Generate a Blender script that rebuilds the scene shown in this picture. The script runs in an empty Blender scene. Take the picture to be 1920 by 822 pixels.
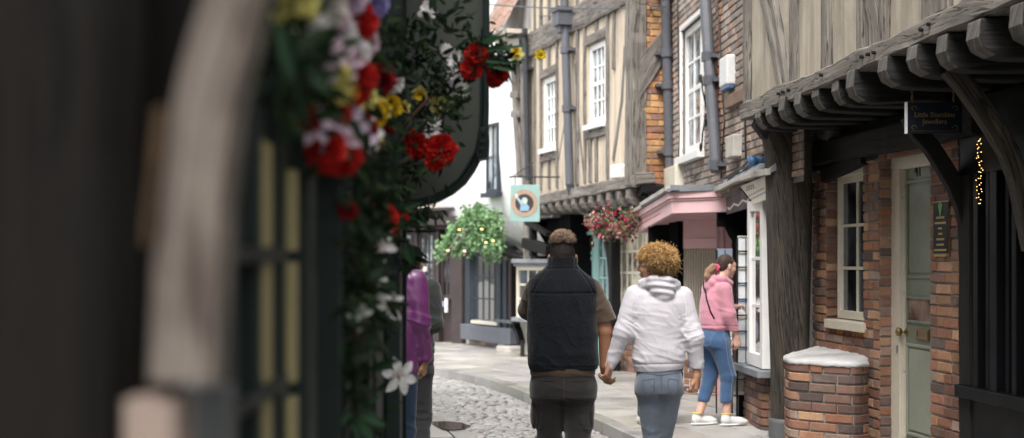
import bpy, math, random
import numpy as np
from mathutils import Vector, Matrix
import openvdb
R = math.radians
random.seed(7)
rng = np.random.default_rng(11)
scene = bpy.context.scene
COL = scene.collection
F_PX = 2667.0
HOR = 487.0
HCAM = 1.65

def PX(px, py, d):
    """photo pixel + distance -> world point (used only to read real positions off the photo)"""
    return Vector(((px - 960) / F_PX * d, d, HCAM - (py - HOR) / F_PX * d))

# ---------------------------------------------------------------- scene graph
ORG = {}
def tag(o, label=None, cat=None, group=None, kind=None):
    if label: o['label'] = label
    if cat: o['category'] = cat
    if group: o['group'] = group
    if kind: o['kind'] = kind
    return o

def thing(name, label, cat, loc, group=None):
    o = bpy.data.objects.new(name, None)
    COL.objects.link(o)
    o.location = loc
    o.empty_display_size = .2
    ORG[o.name] = Vector(loc)
    return tag(o, label, cat, group)

def build_each(mb, name, mats, parent, **k):
    """one object per piece added to mb"""
    fi = 0; base = 0; out = []
    for v, c, u in zip(mb.v, mb.c, mb.uv):
        q = MB(); n = len(v); fs = []
        while fi < len(mb.f) and max(mb.f[fi]) < base+n: fs.append(tuple(i-base for i in mb.f[fi])); fi += 1
        q.add(v, fs, c, uv=u); out.append(q.build(name, mats, parent, **k)); base += n
    return out
class MB:
    def __init__(s):
        s.v = []; s.f = []; s.c = []; s.uv = []; s.mi = []; s.n = 0
    def add(s, verts, faces, col=(1, 1, 1), uv=None, mi=0):
        verts = np.asarray(verts, dtype=np.float32).reshape(-1, 3)
        n = len(verts)
        s.v.append(verts)
        col = np.asarray(col, dtype=np.float32)
        if col.ndim == 1: col = np.tile(col[:3], (n, 1))
        s.c.append(col)
        s.uv.append(np.zeros((n, 2), np.float32) if uv is None else np.asarray(uv, dtype=np.float32))
        k = s.n
        if isinstance(faces, np.ndarray):
            s.f.extend((faces + k).tolist()); nf = len(faces)
        else:
            s.f.extend([tuple(i + k for i in f) for f in faces]); nf = len(faces)
        s.mi.extend([mi] * nf)
        s.n += n
    def box(s, lo, hi, col=(1, 1, 1), mi=0):
        x0, y0, z0 = lo; x1, y1, z1 = hi
        v = [(x0,y0,z0),(x1,y0,z0),(x1,y1,z0),(x0,y1,z0),(x0,y0,z1),(x1,y0,z1),(x1,y1,z1),(x0,y1,z1)]
        s.add(v, BOXF, col, mi=mi)
    def hexa(s, v8, col=(1, 1, 1), mi=0, uv=None):
        s.add(v8, BOXF, col, uv=uv, mi=mi)
    def build(s, name, mats, parent=None, smooth=False, bevel=0, label=None):
        if not isinstance(mats, (list, tuple)): mats = [mats]
        me = bpy.data.meshes.new(name)
        V = np.concatenate(s.v)
        if parent is not None:
            V = V - np.array(ORG[parent.name], dtype=np.float32)
        me.from_pydata(V.tolist(), [], s.f)
        for m in mats: me.materials.append(m)
        nf = len(me.polygons)
        if len(mats) > 1 and nf == len(s.mi):
            me.polygons.foreach_set('material_index', np.array(s.mi, dtype=np.int32))
        C = np.concatenate(s.c)
        a = me.color_attributes.new('col', 'FLOAT_COLOR', 'POINT')
        a.data.foreach_set('color', np.hstack([C, np.ones((len(C), 1), np.float32)]).ravel())
        U = np.concatenate(s.uv)
        uvl = me.uv_layers.new(name='UVMap')
        li = np.empty(len(me.loops), dtype=np.int32); me.loops.foreach_get('vertex_index', li)
        uvl.data.foreach_set('uv', U[li].ravel())
        if smooth: me.polygons.foreach_set('use_smooth', np.ones(nf, dtype=bool))
        me.update()
        o = bpy.data.objects.new(name, me)
        COL.objects.link(o)
        if parent is not None:
            o.parent = parent
            ORG[o.name] = ORG[parent.name]
        else:
            ORG[o.name] = Vector((0, 0, 0))
        if bevel:
            b = o.modifiers.new('b', 'BEVEL'); b.width = bevel; b.segments = 2; b.limit_method = 'ANGLE'; b.angle_limit = R(40)
        if label: o['label'] = label
        return o

BOXF = [(0,3,2,1),(4,5,6,7),(0,1,5,4),(1,2,6,5),(2,3,7,6),(3,0,4,7)]

def place_root(name, mb, mats, label, cat, loc, group=None, **k):
    """single mesh thing with origin at loc"""
    ORG['__t'] = Vector(loc)
    class _P: name = '__t'
    o = mb_build_at(mb, name, mats, Vector(loc), **k)
    return tag(o, label, cat, group)

def mb_build_at(mb, name, mats, loc, **k):
    for i in range(len(mb.v)): mb.v[i] = mb.v[i] - np.array(loc, dtype=np.float32)
    o = mb.build(name, mats, None, **k)
    o.location = loc
    ORG[o.name] = Vector(loc)
    return o

def mesh_copy(o, parent=None, name=None, mirror=False):
    c = o.copy(); COL.objects.link(c)
    if parent is not None: c.parent = parent; ORG[c.name] = ORG[parent.name]
    return c

# ---------------------------------------------------------------- materials
def _m(name):
    m = bpy.data.materials.new(name); m.use_nodes = True
    nt = m.node_tree; nt.nodes.clear()
    out = nt.nodes.new('ShaderNodeOutputMaterial')
    b = nt.nodes.new('ShaderNodeBsdfPrincipled')
    nt.links.new(b.outputs[0], out.inputs[0])
    return m, nt, b, out
def N(nt, t, **k):
    n = nt.nodes.new(t)
    for a, v in k.items(): setattr(n, a, v)
    return n
def ramp(nt, fac, stops):
    r = N(nt, 'ShaderNodeValToRGB')
    e = r.color_ramp.elements
    while len(e) < len(stops): e.new(.5)
    for i, (p, c) in enumerate(stops):
        e[i].position = p; e[i].color = (*c, 1) if len(c) == 3 else c
    nt.links.new(fac, r.inputs[0])
    return r.outputs[0]
def noise(nt, vec, scale, detail=4, rough=.6, dist=0):
    n = N(nt, 'ShaderNodeTexNoise'); n.inputs['Scale'].default_value = scale
    n.inputs['Detail'].default_value = detail; n.inputs['Roughness'].default_value = rough
    n.inputs['Distortion'].default_value = dist
    if vec is not None: nt.links.new(vec, n.inputs['Vector'])
    return n.outputs[0]
def mapping(nt, vec, scale=(1,1,1), loc=(0,0,0)):
    n = N(nt, 'ShaderNodeMapping'); n.inputs['Scale'].default_value = scale; n.inputs['Location'].default_value = loc
    nt.links.new(vec, n.inputs['Vector']); return n.outputs[0]
def coords(nt, k='Object'):
    return N(nt, 'ShaderNodeTexCoord').outputs[k]
def mix(nt, fac, a, b, mode='MIX'):
    n = N(nt, 'ShaderNodeMix', data_type='RGBA', blend_type=mode)
    for s, v in ((0, fac), (6, a), (7, b)):
        if hasattr(v, 'is_linked') or hasattr(v, 'links'): nt.links.new(v, n.inputs[s])
        else: n.inputs[s].default_value = v if s == 0 else ((*v, 1) if len(v) == 3 else v)
    return n.outputs[2]
def bump(nt, b, h, strength=.3, dist=.01, prev=None):
    n = N(nt, 'ShaderNodeBump'); n.inputs['Strength'].default_value = strength; n.inputs['Distance'].default_value = dist
    nt.links.new(h, n.inputs['Height'])
    if prev is not None: nt.links.new(prev, n.inputs['Normal'])
    nt.links.new(n.outputs[0], b.inputs['Normal'])
    return n.outputs[0]
def vcol(nt):
    n = N(nt, 'ShaderNodeVertexColor'); n.layer_name = 'col'; return n.outputs[0]

def mat_timber(name, c1, c2, c3, rough=.8, bs=.6, scale=1.0, cracks=True):
    m, nt, b, o = _m(name)
    uv = coords(nt, 'UV')
    g = noise(nt, mapping(nt, uv, (2.2*scale, 85*scale, 1)), 1.0, 7, .68, .25)
    big = noise(nt, mapping(nt, uv, (1.1, 9, 1)), 1.5, 5, .65, .3)
    c = ramp(nt, g, [(.28, c1), (.5, c2), (.72, c3)])
    c = mix(nt, ramp(nt, big, [(.42, (0,0,0)), (.68, (1,1,1))]), c, tuple(x*.55 for x in c2))
    if cracks:
        cr = noise(nt, mapping(nt, uv, (1.1*scale, 30*scale, 1), (3, 7, 0)), 1.2, 4, .5, .35)
        cm = ramp(nt, cr, [(.47, (0,0,0)), (.49, (1,1,1)), (.497, (1,1,1)), (.515, (0,0,0))])
        c = mix(nt, cm, c, tuple(x*.35 for x in c1))
        h = mix(nt, .6, g, mix(nt, 1.0, (1,1,1), cm, 'SUBTRACT'))
    else: h = g
    nt.links.new(c, b.inputs['Base Color'])
    b.inputs['Roughness'].default_value = rough
    b.inputs['Specular IOR Level'].default_value = .3
    bump(nt, b, h, bs, .012)
    return m

def mat_plaster(name, c1, c2, stain=None, rough=.9, streak=True, bs=.25):
    m, nt, b, o = _m(name)
    ob = coords(nt)
    a = noise(nt, ob, 1.6, 5, .65)
    c = mix(nt, ramp(nt, a, [(.3, (0,0,0)), (.7, (1,1,1))]), c1, c2)
    if stain:
        s = noise(nt, mapping(nt, ob, (6, 6, .55)) if streak else ob, 1.4, 5, .6, .3)
        c = mix(nt, ramp(nt, s, [(.43, (0,0,0)), (.7, (.85,.85,.85))]), c, stain)
        s2 = noise(nt, mapping(nt, ob, (1,1,.6)), .9, 6, .7, .8)
        c = mix(nt, ramp(nt, s2, [(.5, (0,0,0)), (.62, (.35,.35,.35))]), c, tuple(x*.7 for x in stain))
    f = noise(nt, ob, 45, 4, .7)
    c = mix(nt, .12, c, f, 'OVERLAY')
    nt.links.new(c, b.inputs['Base Color'])
    b.inputs['Roughness'].default_value = rough
    b.inputs['Specular IOR Level'].default_value = .2
    bump(nt, b, mix(nt, .5, noise(nt, ob, 14, 5, .6), f), bs, .01)
    return m

def mat_brick(name, rough=.88):
    m, nt, b, o = _m(name)
    ob = coords(nt)
    v = vcol(nt)
    n1 = noise(nt, ob, 34, 5, .7)
    n2 = noise(nt, ob, 9, 4, .6)
    c = mix(nt, ramp(nt, n1, [(.35, (0,0,0)), (.65, (.55,.55,.55))]), v, mix(nt, .5, v, (.05,.04,.035)))
    c = mix(nt, ramp(nt, n2, [(.54, (0,0,0)), (.7, (.4,.4,.4))]), c, (.26,.21,.17))
    n3 = noise(nt, ob, 1.3, 5, .65)
    c = mix(nt, ramp(nt, n3, [(.4, (0,0,0)), (.62, (.6,.6,.6))]), c, mix(nt, .65, c, (.03,.026,.024)))
    nt.links.new(c, b.inputs['Base Color'])
    b.inputs['Roughness'].default_value = rough
    b.inputs['Specular IOR Level'].default_value = .25
    bump(nt, b, n1, .55, .006)
    return m

def mat_paint(name, c, rough=.45, var=.12, wear=None, bs=.08, spec=None):
    if spec is None: spec = .4 if max(c) > .03 else .15
    m, nt, b, o = _m(name)
    ob = coords(nt)
    n = noise(nt, ob, 3.0, 5, .65)
    cc = mix(nt, ramp(nt, n, [(.35, (0,0,0)), (.7, (1,1,1))]), c, tuple(x*(1-var) for x in c))
    if wear:
        w = noise(nt, ob, 28, 5, .75)
        cc = mix(nt, ramp(nt, w, [(.62, (0,0,0)), (.68, (1,1,1))]), cc, wear)
    nt.links.new(cc, b.inputs['Base Color'])
    r = ramp(nt, n, [(.3, (rough*.8,)*3), (.8, (min(1, rough*1.3),)*3)])
    nt.links.new(r, b.inputs['Roughness'])
    b.inputs['Specular IOR Level'].default_value = spec
    bump(nt, b, noise(nt, ob, 25, 4, .6), bs, .004)
    return m

def mat_glass(name, tint=(.03,.035,.04), rough=.04, wav=.1, vs=2.5):
    m, nt, b, o = _m(name)
    n = noise(nt, coords(nt), vs, 3, .5)
    c = mix(nt, ramp(nt, n, [(.4,(0,0,0)),(.6,(1,1,1))]), tuple(x*.4 for x in tint), tuple(x*3 for x in tint))
    nt.links.new(c, b.inputs['Base Color'])
    b.inputs['Roughness'].default_value = rough
    b.inputs['IOR'].default_value = 1.5
    b.inputs['Specular IOR Level'].default_value = .7
    bump(nt, b, noise(nt, coords(nt), 3.0, 2, .5), wav, .02)
    return m

def mat_clear(name, tint=(.8,.85,.85)):
    """window glass one can look through: fresnel mix of transparent and glossy"""
    m = bpy.data.materials.new(name); m.use_nodes = True
    nt = m.node_tree; nt.nodes.clear()
    out = nt.nodes.new('ShaderNodeOutputMaterial')
    t = N(nt, 'ShaderNodeBsdfTransparent'); t.inputs[0].default_value = (*tint, 1)
    g = N(nt, 'ShaderNodeBsdfGlossy'); g.inputs['Roughness'].default_value = .03
    bp = N(nt, 'ShaderNodeBump'); bp.inputs['Strength'].default_value = .12; bp.inputs['Distance'].default_value = .02
    nt.links.new(noise(nt, coords(nt), 2.5, 2, .5), bp.inputs['Height'])
    nt.links.new(bp.outputs[0], g.inputs['Normal'])
    fr = N(nt, 'ShaderNodeFresnel'); fr.inputs[0].default_value = 1.7
    mx = N(nt, 'ShaderNodeMixShader')
    nt.links.new(fr.outputs[0], mx.inputs[0]); nt.links.new(t.outputs[0], mx.inputs[1]); nt.links.new(g.outputs[0], mx.inputs[2])
    nt.links.new(mx.outputs[0], out.inputs[0])
    return m

def mat_vcol(name, rough=.7, spec=.3, sub=0, nz=20, amt=.25, bs=.2, trans=0):
    m, nt, b, o = _m(name)
    v = vcol(nt)
    n = noise(nt, coords(nt), nz, 4, .6)
    c = mix(nt, ramp(nt, n, [(.35, (0,0,0)), (.75, (amt,)*3)]), v, (.02,.02,.02))
    nt.links.new(c, b.inputs['Base Color'])
    b.inputs['Roughness'].default_value = rough
    b.inputs['Specular IOR Level'].default_value = spec
    if trans:
        t = N(nt, 'ShaderNodeBsdfTranslucent'); nt.links.new(v, t.inputs[0])
        mx = N(nt, 'ShaderNodeMixShader'); mx.inputs[0].default_value = trans
        nt.links.new(b.outputs[0], mx.inputs[1]); nt.links.new(t.outputs[0], mx.inputs[2])
        nt.links.new(mx.outputs[0], o.inputs[0])
    if bs: bump(nt, b, n, bs, .004)
    return m

def mat_fabric(name, c, c2=None, scale=350, bs=.35, rough=.9, big=6, bigamt=.25, sheen=.3, dist=.002, stretch=(1,1,1)):
    m, nt, b, o = _m(name)
    ob = coords(nt)
    n = noise(nt, mapping(nt, ob, stretch), scale, 3, .6)
    g = noise(nt, ob, big, 4, .6)
    c2 = c2 or tuple(x*.7 for x in c)
    cc = mix(nt, ramp(nt, n, [(.35, (0,0,0)), (.65, (1,1,1))]), c2, c)
    cc = mix(nt, ramp(nt, g, [(.35, (0,0,0)), (.7, (bigamt,)*3)]), cc, tuple(x*.55 for x in c2))
    nt.links.new(cc, b.inputs['Base Color'])
    b.inputs['Roughness'].default_value = rough
    b.inputs['Specular IOR Level'].default_value = .2
    b.inputs['Sheen Weight'].default_value = sheen
    p = bump(nt, b, n, bs, dist)
    return m

def mat_skin(name, c, c2=None):
    m, nt, b, o = _m(name)
    ob = coords(nt)
    n = noise(nt, ob, 18, 4, .6)
    cc = mix(nt, ramp(nt, n, [(.35, (0,0,0)), (.7, (1,1,1))]), c, c2 or (c[0]*.85, c[1]*.72, c[2]*.68))
    nt.links.new(cc, b.inputs['Base Color'])
    b.inputs['Roughness'].default_value = .5
    b.inputs['Subsurface Weight'].default_value = .08
    b.inputs['Subsurface Radius'].default_value = (.012, .005, .003)
    bump(nt, b, noise(nt, ob, 220, 3, .6), .15, .001)
    return m

def mat_plain(name, c, rough=.5, metal=0, emit=None, es=0, spec=.5):
    m, nt, b, o = _m(name)
    n = noise(nt, coords(nt), 30, 4, .6)
    nt.links.new(mix(nt, n, c, tuple(x*.75 for x in c)), b.inputs['Base Color'])
    b.inputs['Roughness'].default_value = rough; b.inputs['Metallic'].default_value = metal
    b.inputs['Specular IOR Level'].default_value = spec
    if emit:
        b.inputs['Emission Color'].default_value = (*emit, 1); b.inputs['Emission Strength'].default_value = es
    return m

M = {}
M['oak_grey'] = mat_timber('weathered_grey_oak', (.10,.09,.078), (.205,.185,.162), (.33,.305,.268))
M['joist_end'] = mat_timber('lit_joist_ends', (.05,.045,.04), (.13,.12,.108), (.25,.235,.21))  # joist front faces, the light on them put into the colour
M['oak_post'] = mat_timber('weathered_brown_oak', (.02,.017,.014), (.06,.05,.04), (.125,.105,.083), scale=1.6, bs=.9)
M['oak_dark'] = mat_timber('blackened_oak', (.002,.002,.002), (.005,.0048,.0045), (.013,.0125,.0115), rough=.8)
M['oak_joist'] = mat_timber('shaded_joist_oak', (.005,.005,.005), (.016,.0155,.015), (.05,.048,.045), rough=.8)  # joist sides and corner bracket, under-jetty shade put into the colour
M['oak_far'] = mat_timber('pale_grey_oak', (.09,.08,.07), (.2,.18,.16), (.34,.31,.28))
M['oak_silver'] = mat_timber('bleached_oak', (.10,.078,.062), (.235,.20,.172), (.35,.31,.28), scale=.6)
M['plaster_near'] = mat_plaster('grey_beige_limewash', (.40,.355,.285), (.50,.45,.37), (.27,.24,.19))
M['plaster_far'] = mat_plaster('warm_beige_limewash', (.5,.42,.32), (.6,.51,.4), (.3,.26,.21))
M['render_white'] = mat_plaster('white_render', (.8,.8,.79), (.84,.84,.83), (.62,.62,.6), streak=True, bs=.15)
M['brick'] = mat_brick('handmade_brick')
M['mortar'] = mat_plaster('lime_mortar', (.37,.34,.30), (.26,.24,.215), (.13,.12,.108), streak=False, bs=.6)
M['mortar_dark'] = mat_plaster('sooty_mortar', (.2,.18,.16), (.13,.12,.105), None, streak=False, bs=.6)
M['cream'] = mat_paint('cream_gloss_paint', (.62,.58,.48), .4, wear=(.3,.27,.22))
M['cream_old'] = mat_paint('flaking_cream_paint', (.55,.5,.41), .55, wear=(.2,.16,.12), bs=.3)
M['white_paint'] = mat_paint('white_gloss_paint', (.78,.78,.76), .35)
M['sage'] = mat_paint('sage_green_paint', (.165,.185,.135), .5, .18, wear=(.11,.12,.09), bs=.15)
M['sage_pale'] = mat_paint('pale_sage_paint', (.26,.28,.225), .5, .15)
M['pink'] = mat_paint('pale_pink_paint', (.68,.45,.465), .5, .08)
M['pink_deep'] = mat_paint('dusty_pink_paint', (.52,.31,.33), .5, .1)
M['teal'] = mat_paint('duck_egg_paint', (.3,.5,.47), .45, .1)
M['black_paint'] = mat_paint('black_shopfront_paint', (.0045,.005,.006), .45, .3, spec=.08)
M['near_black'] = mat_paint('dark_interior', (.004,.004,.0045), .8, .3, spec=.1)  # near-black colour for interiors and back walls
M['green_black'] = mat_paint('bottle_green_black_paint', (.008,.017,.015), .5, .3)
M['slate_green'] = mat_paint('dark_grey_green_boarding', (.045,.05,.044), .75, .2, spec=.2)
M['navy_grey'] = mat_paint('navy_grey_paint', (.028,.038,.05), .5, .2)
M['brown_paint'] = mat_paint('dark_brown_paint', (.045,.033,.033), .5, .25)
M['lead'] = mat_paint('weathered_lead', (.2,.215,.23), .6, .3, wear=(.32,.33,.33), bs=.4)
M['lead_dark'] = mat_paint('dark_lead', (.1,.105,.11), .6, .3, wear=(.2,.2,.2), bs=.5)
M['pipe'] = mat_paint('grey_cast_iron', (.09,.095,.11), .5, .2, wear=(.2,.2,.21))
M['pipe_dark'] = mat_paint('black_cast_iron', (.03,.033,.038), .5, .2)
M['iron'] = mat_plain('wrought_iron', (.02,.02,.02), .5, .5)
M['brass'] = mat_plain('aged_brass', (.25,.17,.08), .4, .8)
M['gold'] = mat_plain('gold_leaf_lettering', (.45,.32,.1), .5, .3)
M['glass_dark'] = mat_glass('old_dark_glass')
M['glass_pale'] = mat_glass('reflection_tint_glass', (.10,.115,.125), .05, .25, 5)  # mottled tint painted in for reflections and curtains behind
M['clear'] = mat_clear('clear_glass')
M['stone'] = mat_plaster('york_stone', (.42,.4,.36), (.5,.47,.43), (.3,.28,.25), streak=False, bs=.5)
M['cap'] = mat_plaster('white_painted_cap', (.60,.60,.61), (.46,.455,.45), (.24,.23,.22), streak=False, bs=.5)
M['white_plastic'] = mat_plain('white_plastic', (.75,.75,.75), .4)
M['blue_plastic'] = mat_plain('blue_plastic', (.06,.17,.35), .35)
M['leaf'] = mat_vcol('leaf', .45, .4, nz=60, amt=.3, trans=.3)
M['leaf_dark'] = mat_vcol('dark_leaf', .65, .12, nz=60, amt=.3, trans=.2)
M['petal'] = mat_vcol('petal', .7, .15, nz=90, amt=.1, bs=.3, trans=.25)
M['vcol'] = mat_vcol('mixed_goods', .6, .3, nz=25, amt=.2)
M['warm_lamp'] = mat_plain('warm_lamp', (.9,.6,.2), .5, emit=(1,.6,.2), es=1.6)

# ---------------------------------------------------------------- facade frames
class Fac:
    """a vertical plane through plan points A,B; n positive towards the street (camera side)"""
    def __init__(s, A, B):
        s.A = np.array(A, float); s.B = np.array(B, float)
        d = s.B - s.A; s.L = float(np.hypot(*d)); s.u = d / s.L
        n = np.array([s.u[1], -s.u[0]])
        if np.dot(-s.A, n) < 0: n = -n
        s.n = n
        s.flip = (s.u[0]*n[1]-s.u[1]*n[0]) > 0   # orientation of (u, z, n)
    @classmethod
    def px(c, a, b):
        return c(((a[0]-960)/F_PX*a[1], a[1]), ((b[0]-960)/F_PX*b[1], b[1]))
    def W(s, u, z, n=0.0):
        p = s.A + s.u*u + s.n*n
        return (float(p[0]), float(p[1]), float(z))
    def N(s, u=0): return Vector((s.n[0], s.n[1], 0))
    def U(s): return Vector((s.u[0], s.u[1], 0))
    def at(s, px, py, n=0.0):
        dx = (px-960)/F_PX
        a = s.A + s.n*n
        # t*(dx,1) = a + w*u
        det = -dx*s.u[1] + s.u[0]
        w = (dx*a[1] - a[0]) / det
        t = a[1] + w*s.u[1]
        return float(w), HCAM - (py-HOR)/F_PX*t
    def u_of(s, px, n=0.0): return s.at(px, HOR, n)[0]
    def box(s, mb, u0, u1, z0, z1, n0, n1, col=(1,1,1), mi=0):
        v = [s.W(u0,z0,n0), s.W(u1,z0,n0), s.W(u1,z0,n1), s.W(u0,z0,n1), s.W(u0,z1,n0), s.W(u1,z1,n0), s.W(u1,z1,n1), s.W(u0,z1,n1)]
        f = BOXF if not s.flip else [tuple(reversed(q)) for q in BOXF]
        mb.add(v, f, col, mi=mi)

class Curve(Fac):
    """a facade that follows a polyline in plan (u = arc length)"""
    def __init__(s, pts, sm=6):
        P = np.array(pts, float)
        for _ in range(sm and 2):
            Q = [P[0]]
            for a, b in zip(P[:-1], P[1:]): Q += [a*.78+b*.22, a*.22+b*.78]
            Q.append(P[-1]); P = np.array(Q)
        s.P = P; s.cum = np.concatenate([[0], np.cumsum(np.hypot(*np.diff(P, axis=0).T))]); s.L = s.cum[-1]
        c = P.mean(0)
        T = np.gradient(P, axis=0); T /= np.hypot(*T.T)[:, None]
        s.NN = np.stack([T[:,1], -T[:,0]], 1)
        if np.dot(s.NN[len(P)//2], -P[len(P)//2]) < 0: s.NN = -s.NN
        s.flip = (T[len(P)//2][0]*s.NN[len(P)//2][1]-T[len(P)//2][1]*s.NN[len(P)//2][0]) > 0
    def W(s, u, z, n=0.0):
        x = np.interp(u, s.cum, s.P[:,0]); y = np.interp(u, s.cum, s.P[:,1])
        nx = np.interp(u, s.cum, s.NN[:,0]); ny = np.interp(u, s.cum, s.NN[:,1])
        return (float(x+nx*n), float(y+ny*n), float(z))

def rail(mb, pts, nvec, w, t, seg=.12, wob=.006, col=(1,1,1), mi=0, rnd=.18, uoff=None, taper=None):
    """an irregular hewn timber along pts. nvec = direction of its thickness t; w across. w may be a list per point."""
    pts = [Vector(p) for p in pts]; nvec = Vector(nvec).normalized()
    ws = w if isinstance(w, (list, tuple)) else [w]*len(pts)
    ts = t if isinstance(t, (list, tuple)) else [t]*len(pts)
    P = []; WW = []; TT = []
    for i in range(len(pts)-1):
        n = max(1, int((pts[i+1]-pts[i]).length/seg))
        for k in range(n):
            a = k/n
            P.append(pts[i].lerp(pts[i+1], a)); WW.append(ws[i]*(1-a)+ws[i+1]*a); TT.append(ts[i]*(1-a)+ts[i+1]*a)
    P.append(pts[-1]); WW.append(ws[-1]); TT.append(ts[-1])
    off = random.uniform(0, 50) if uoff is None else uoff
    prof = [(-.5,-.5+rnd/2),(-.5+rnd/2,-.5),(.5-rnd/2,-.5),(.5,-.5+rnd/2),(.5,.5-rnd/2),(.5-rnd/2,.5),(-.5+rnd/2,.5),(-.5,.5-rnd/2),(-.5,-.5+rnd/2)]
    V = []; UV = []; s = 0
    wb = [random.uniform(-1,1) for _ in range(4)]
    per = 0
    for i, p in enumerate(P):
        tan = (P[min(i+1, len(P)-1)] - P[max(i-1, 0)]).normalized()
        side = tan.cross(nvec).normalized(); nn = side.cross(tan).normalized()
        if i: s += (p-P[i-1]).length
        wb = [q*.7+random.uniform(-.6,.6) for q in wb]
        for j, (a, b) in enumerate(prof):
            jj = j % 8
            ja = wob*(wb[0] if a > 0 else wb[1]); jb = wob*(wb[2] if b > 0 else wb[3])*.6
            q = p + side*(a*WW[i]+ja) + nn*(b*TT[i]+jb)
            V.append(q); 
            UV.append((s+off, off*1.7 + j*(WW[i]+TT[i])/4))
    F = []; K = len(prof)
    for i in range(len(P)-1):
        for j in range(K-1):
            F.append((i*K+j, i*K+j+1, (i+1)*K+j+1, (i+1)*K+j))
    n0 = len(P)-1
    F.append(tuple(reversed(range(K-1)))[::1]); F.append(tuple(n0*K+j for j in range(K-1)))
    F = [tuple(reversed(f)) for f in F]
    mb.add([tuple(v) for v in V], F, col, uv=UV, mi=mi)

def tube(mb, pts, r, seg=10, col=(1,1,1), mi=0, cap=True):
    pts = [Vector(p) for p in pts]
    rs = r if isinstance(r, (list, tuple)) else [r]*len(pts)
    V = []; prev = None; UV = []; s = 0
    for i, p in enumerate(pts):
        t = (pts[min(i+1, len(pts)-1)] - pts[max(i-1, 0)]).normalized()
        a = Vector((0,0,1)) if abs(t.z) < .9 else Vector((0,1,0))
        if prev is None: x = t.cross(a).normalized()
        else:
            x = (prev - t*prev.dot(t)).normalized()
        prev = x; y = t.cross(x)
        if i: s += (p-pts[i-1]).length
        for k in range(seg):
            an = 2*math.pi*k/seg
            V.append(p + x*math.cos(an)*rs[i] + y*math.sin(an)*rs[i]); UV.append((s, an*rs[i]))
    F = []
    for i in range(len(pts)-1):
        for k in range(seg):
            k2 = (k+1) % seg
            F.append((i*seg+k, i*seg+k2, (i+1)*seg+k2, (i+1)*seg+k))
    if cap:
        F.append(tuple(reversed(range(seg)))); F.append(tuple((len(pts)-1)*seg+k for k in range(seg)))
    mb.add([tuple(v) for v in V], F, col, uv=UV, mi=mi)

def cells(mb, F, u0, u1, z0, z1, holes, n=0.0, depth=.15, mi=0, col=(1,1,1), maxw=99):
    """flat wall with rectangular openings and their reveals"""
    us = {u0, u1}; zs = {z0, z1}
    for h in holes:
        us |= {min(max(h[0], u0), u1), min(max(h[1], u0), u1)}; zs |= {min(max(h[2], z0), z1), min(max(h[3], z0), z1)}
    us = sorted(us); zs = sorted(zs)
    if maxw < 99:
        k = int((u1-u0)/maxw)+1
        us = sorted(set(us) | {u0+(u1-u0)*i/k for i in range(1, k)})
    for a, b in zip(us[:-1], us[1:]):
        for c, d in zip(zs[:-1], zs[1:]):
            mu, mz = (a+b)/2, (c+d)/2
            if any(h[0] < mu < h[1] and h[2] < mz < h[3] for h in holes): continue
            q = [F.W(a,c,n), F.W(b,c,n), F.W(b,d,n), F.W(a,d,n)]
            mb.add(q, [(0,1,2,3)] , col, mi=mi)
    for h in holes:
        a, b, c, d = max(h[0],u0), min(h[1],u1), max(h[2],z0), min(h[3],z1)
        for (p, q2) in (((a,c),(a,d)), ((a,d),(b,d)), ((b,d),(b,c)), ((b,c),(a,c))):
            mb.add([F.W(*p, n), F.W(*q2, n), F.W(*q2, n-depth), F.W(*p, n-depth)], [(0,1,2,3)], col, mi=mi)

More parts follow.
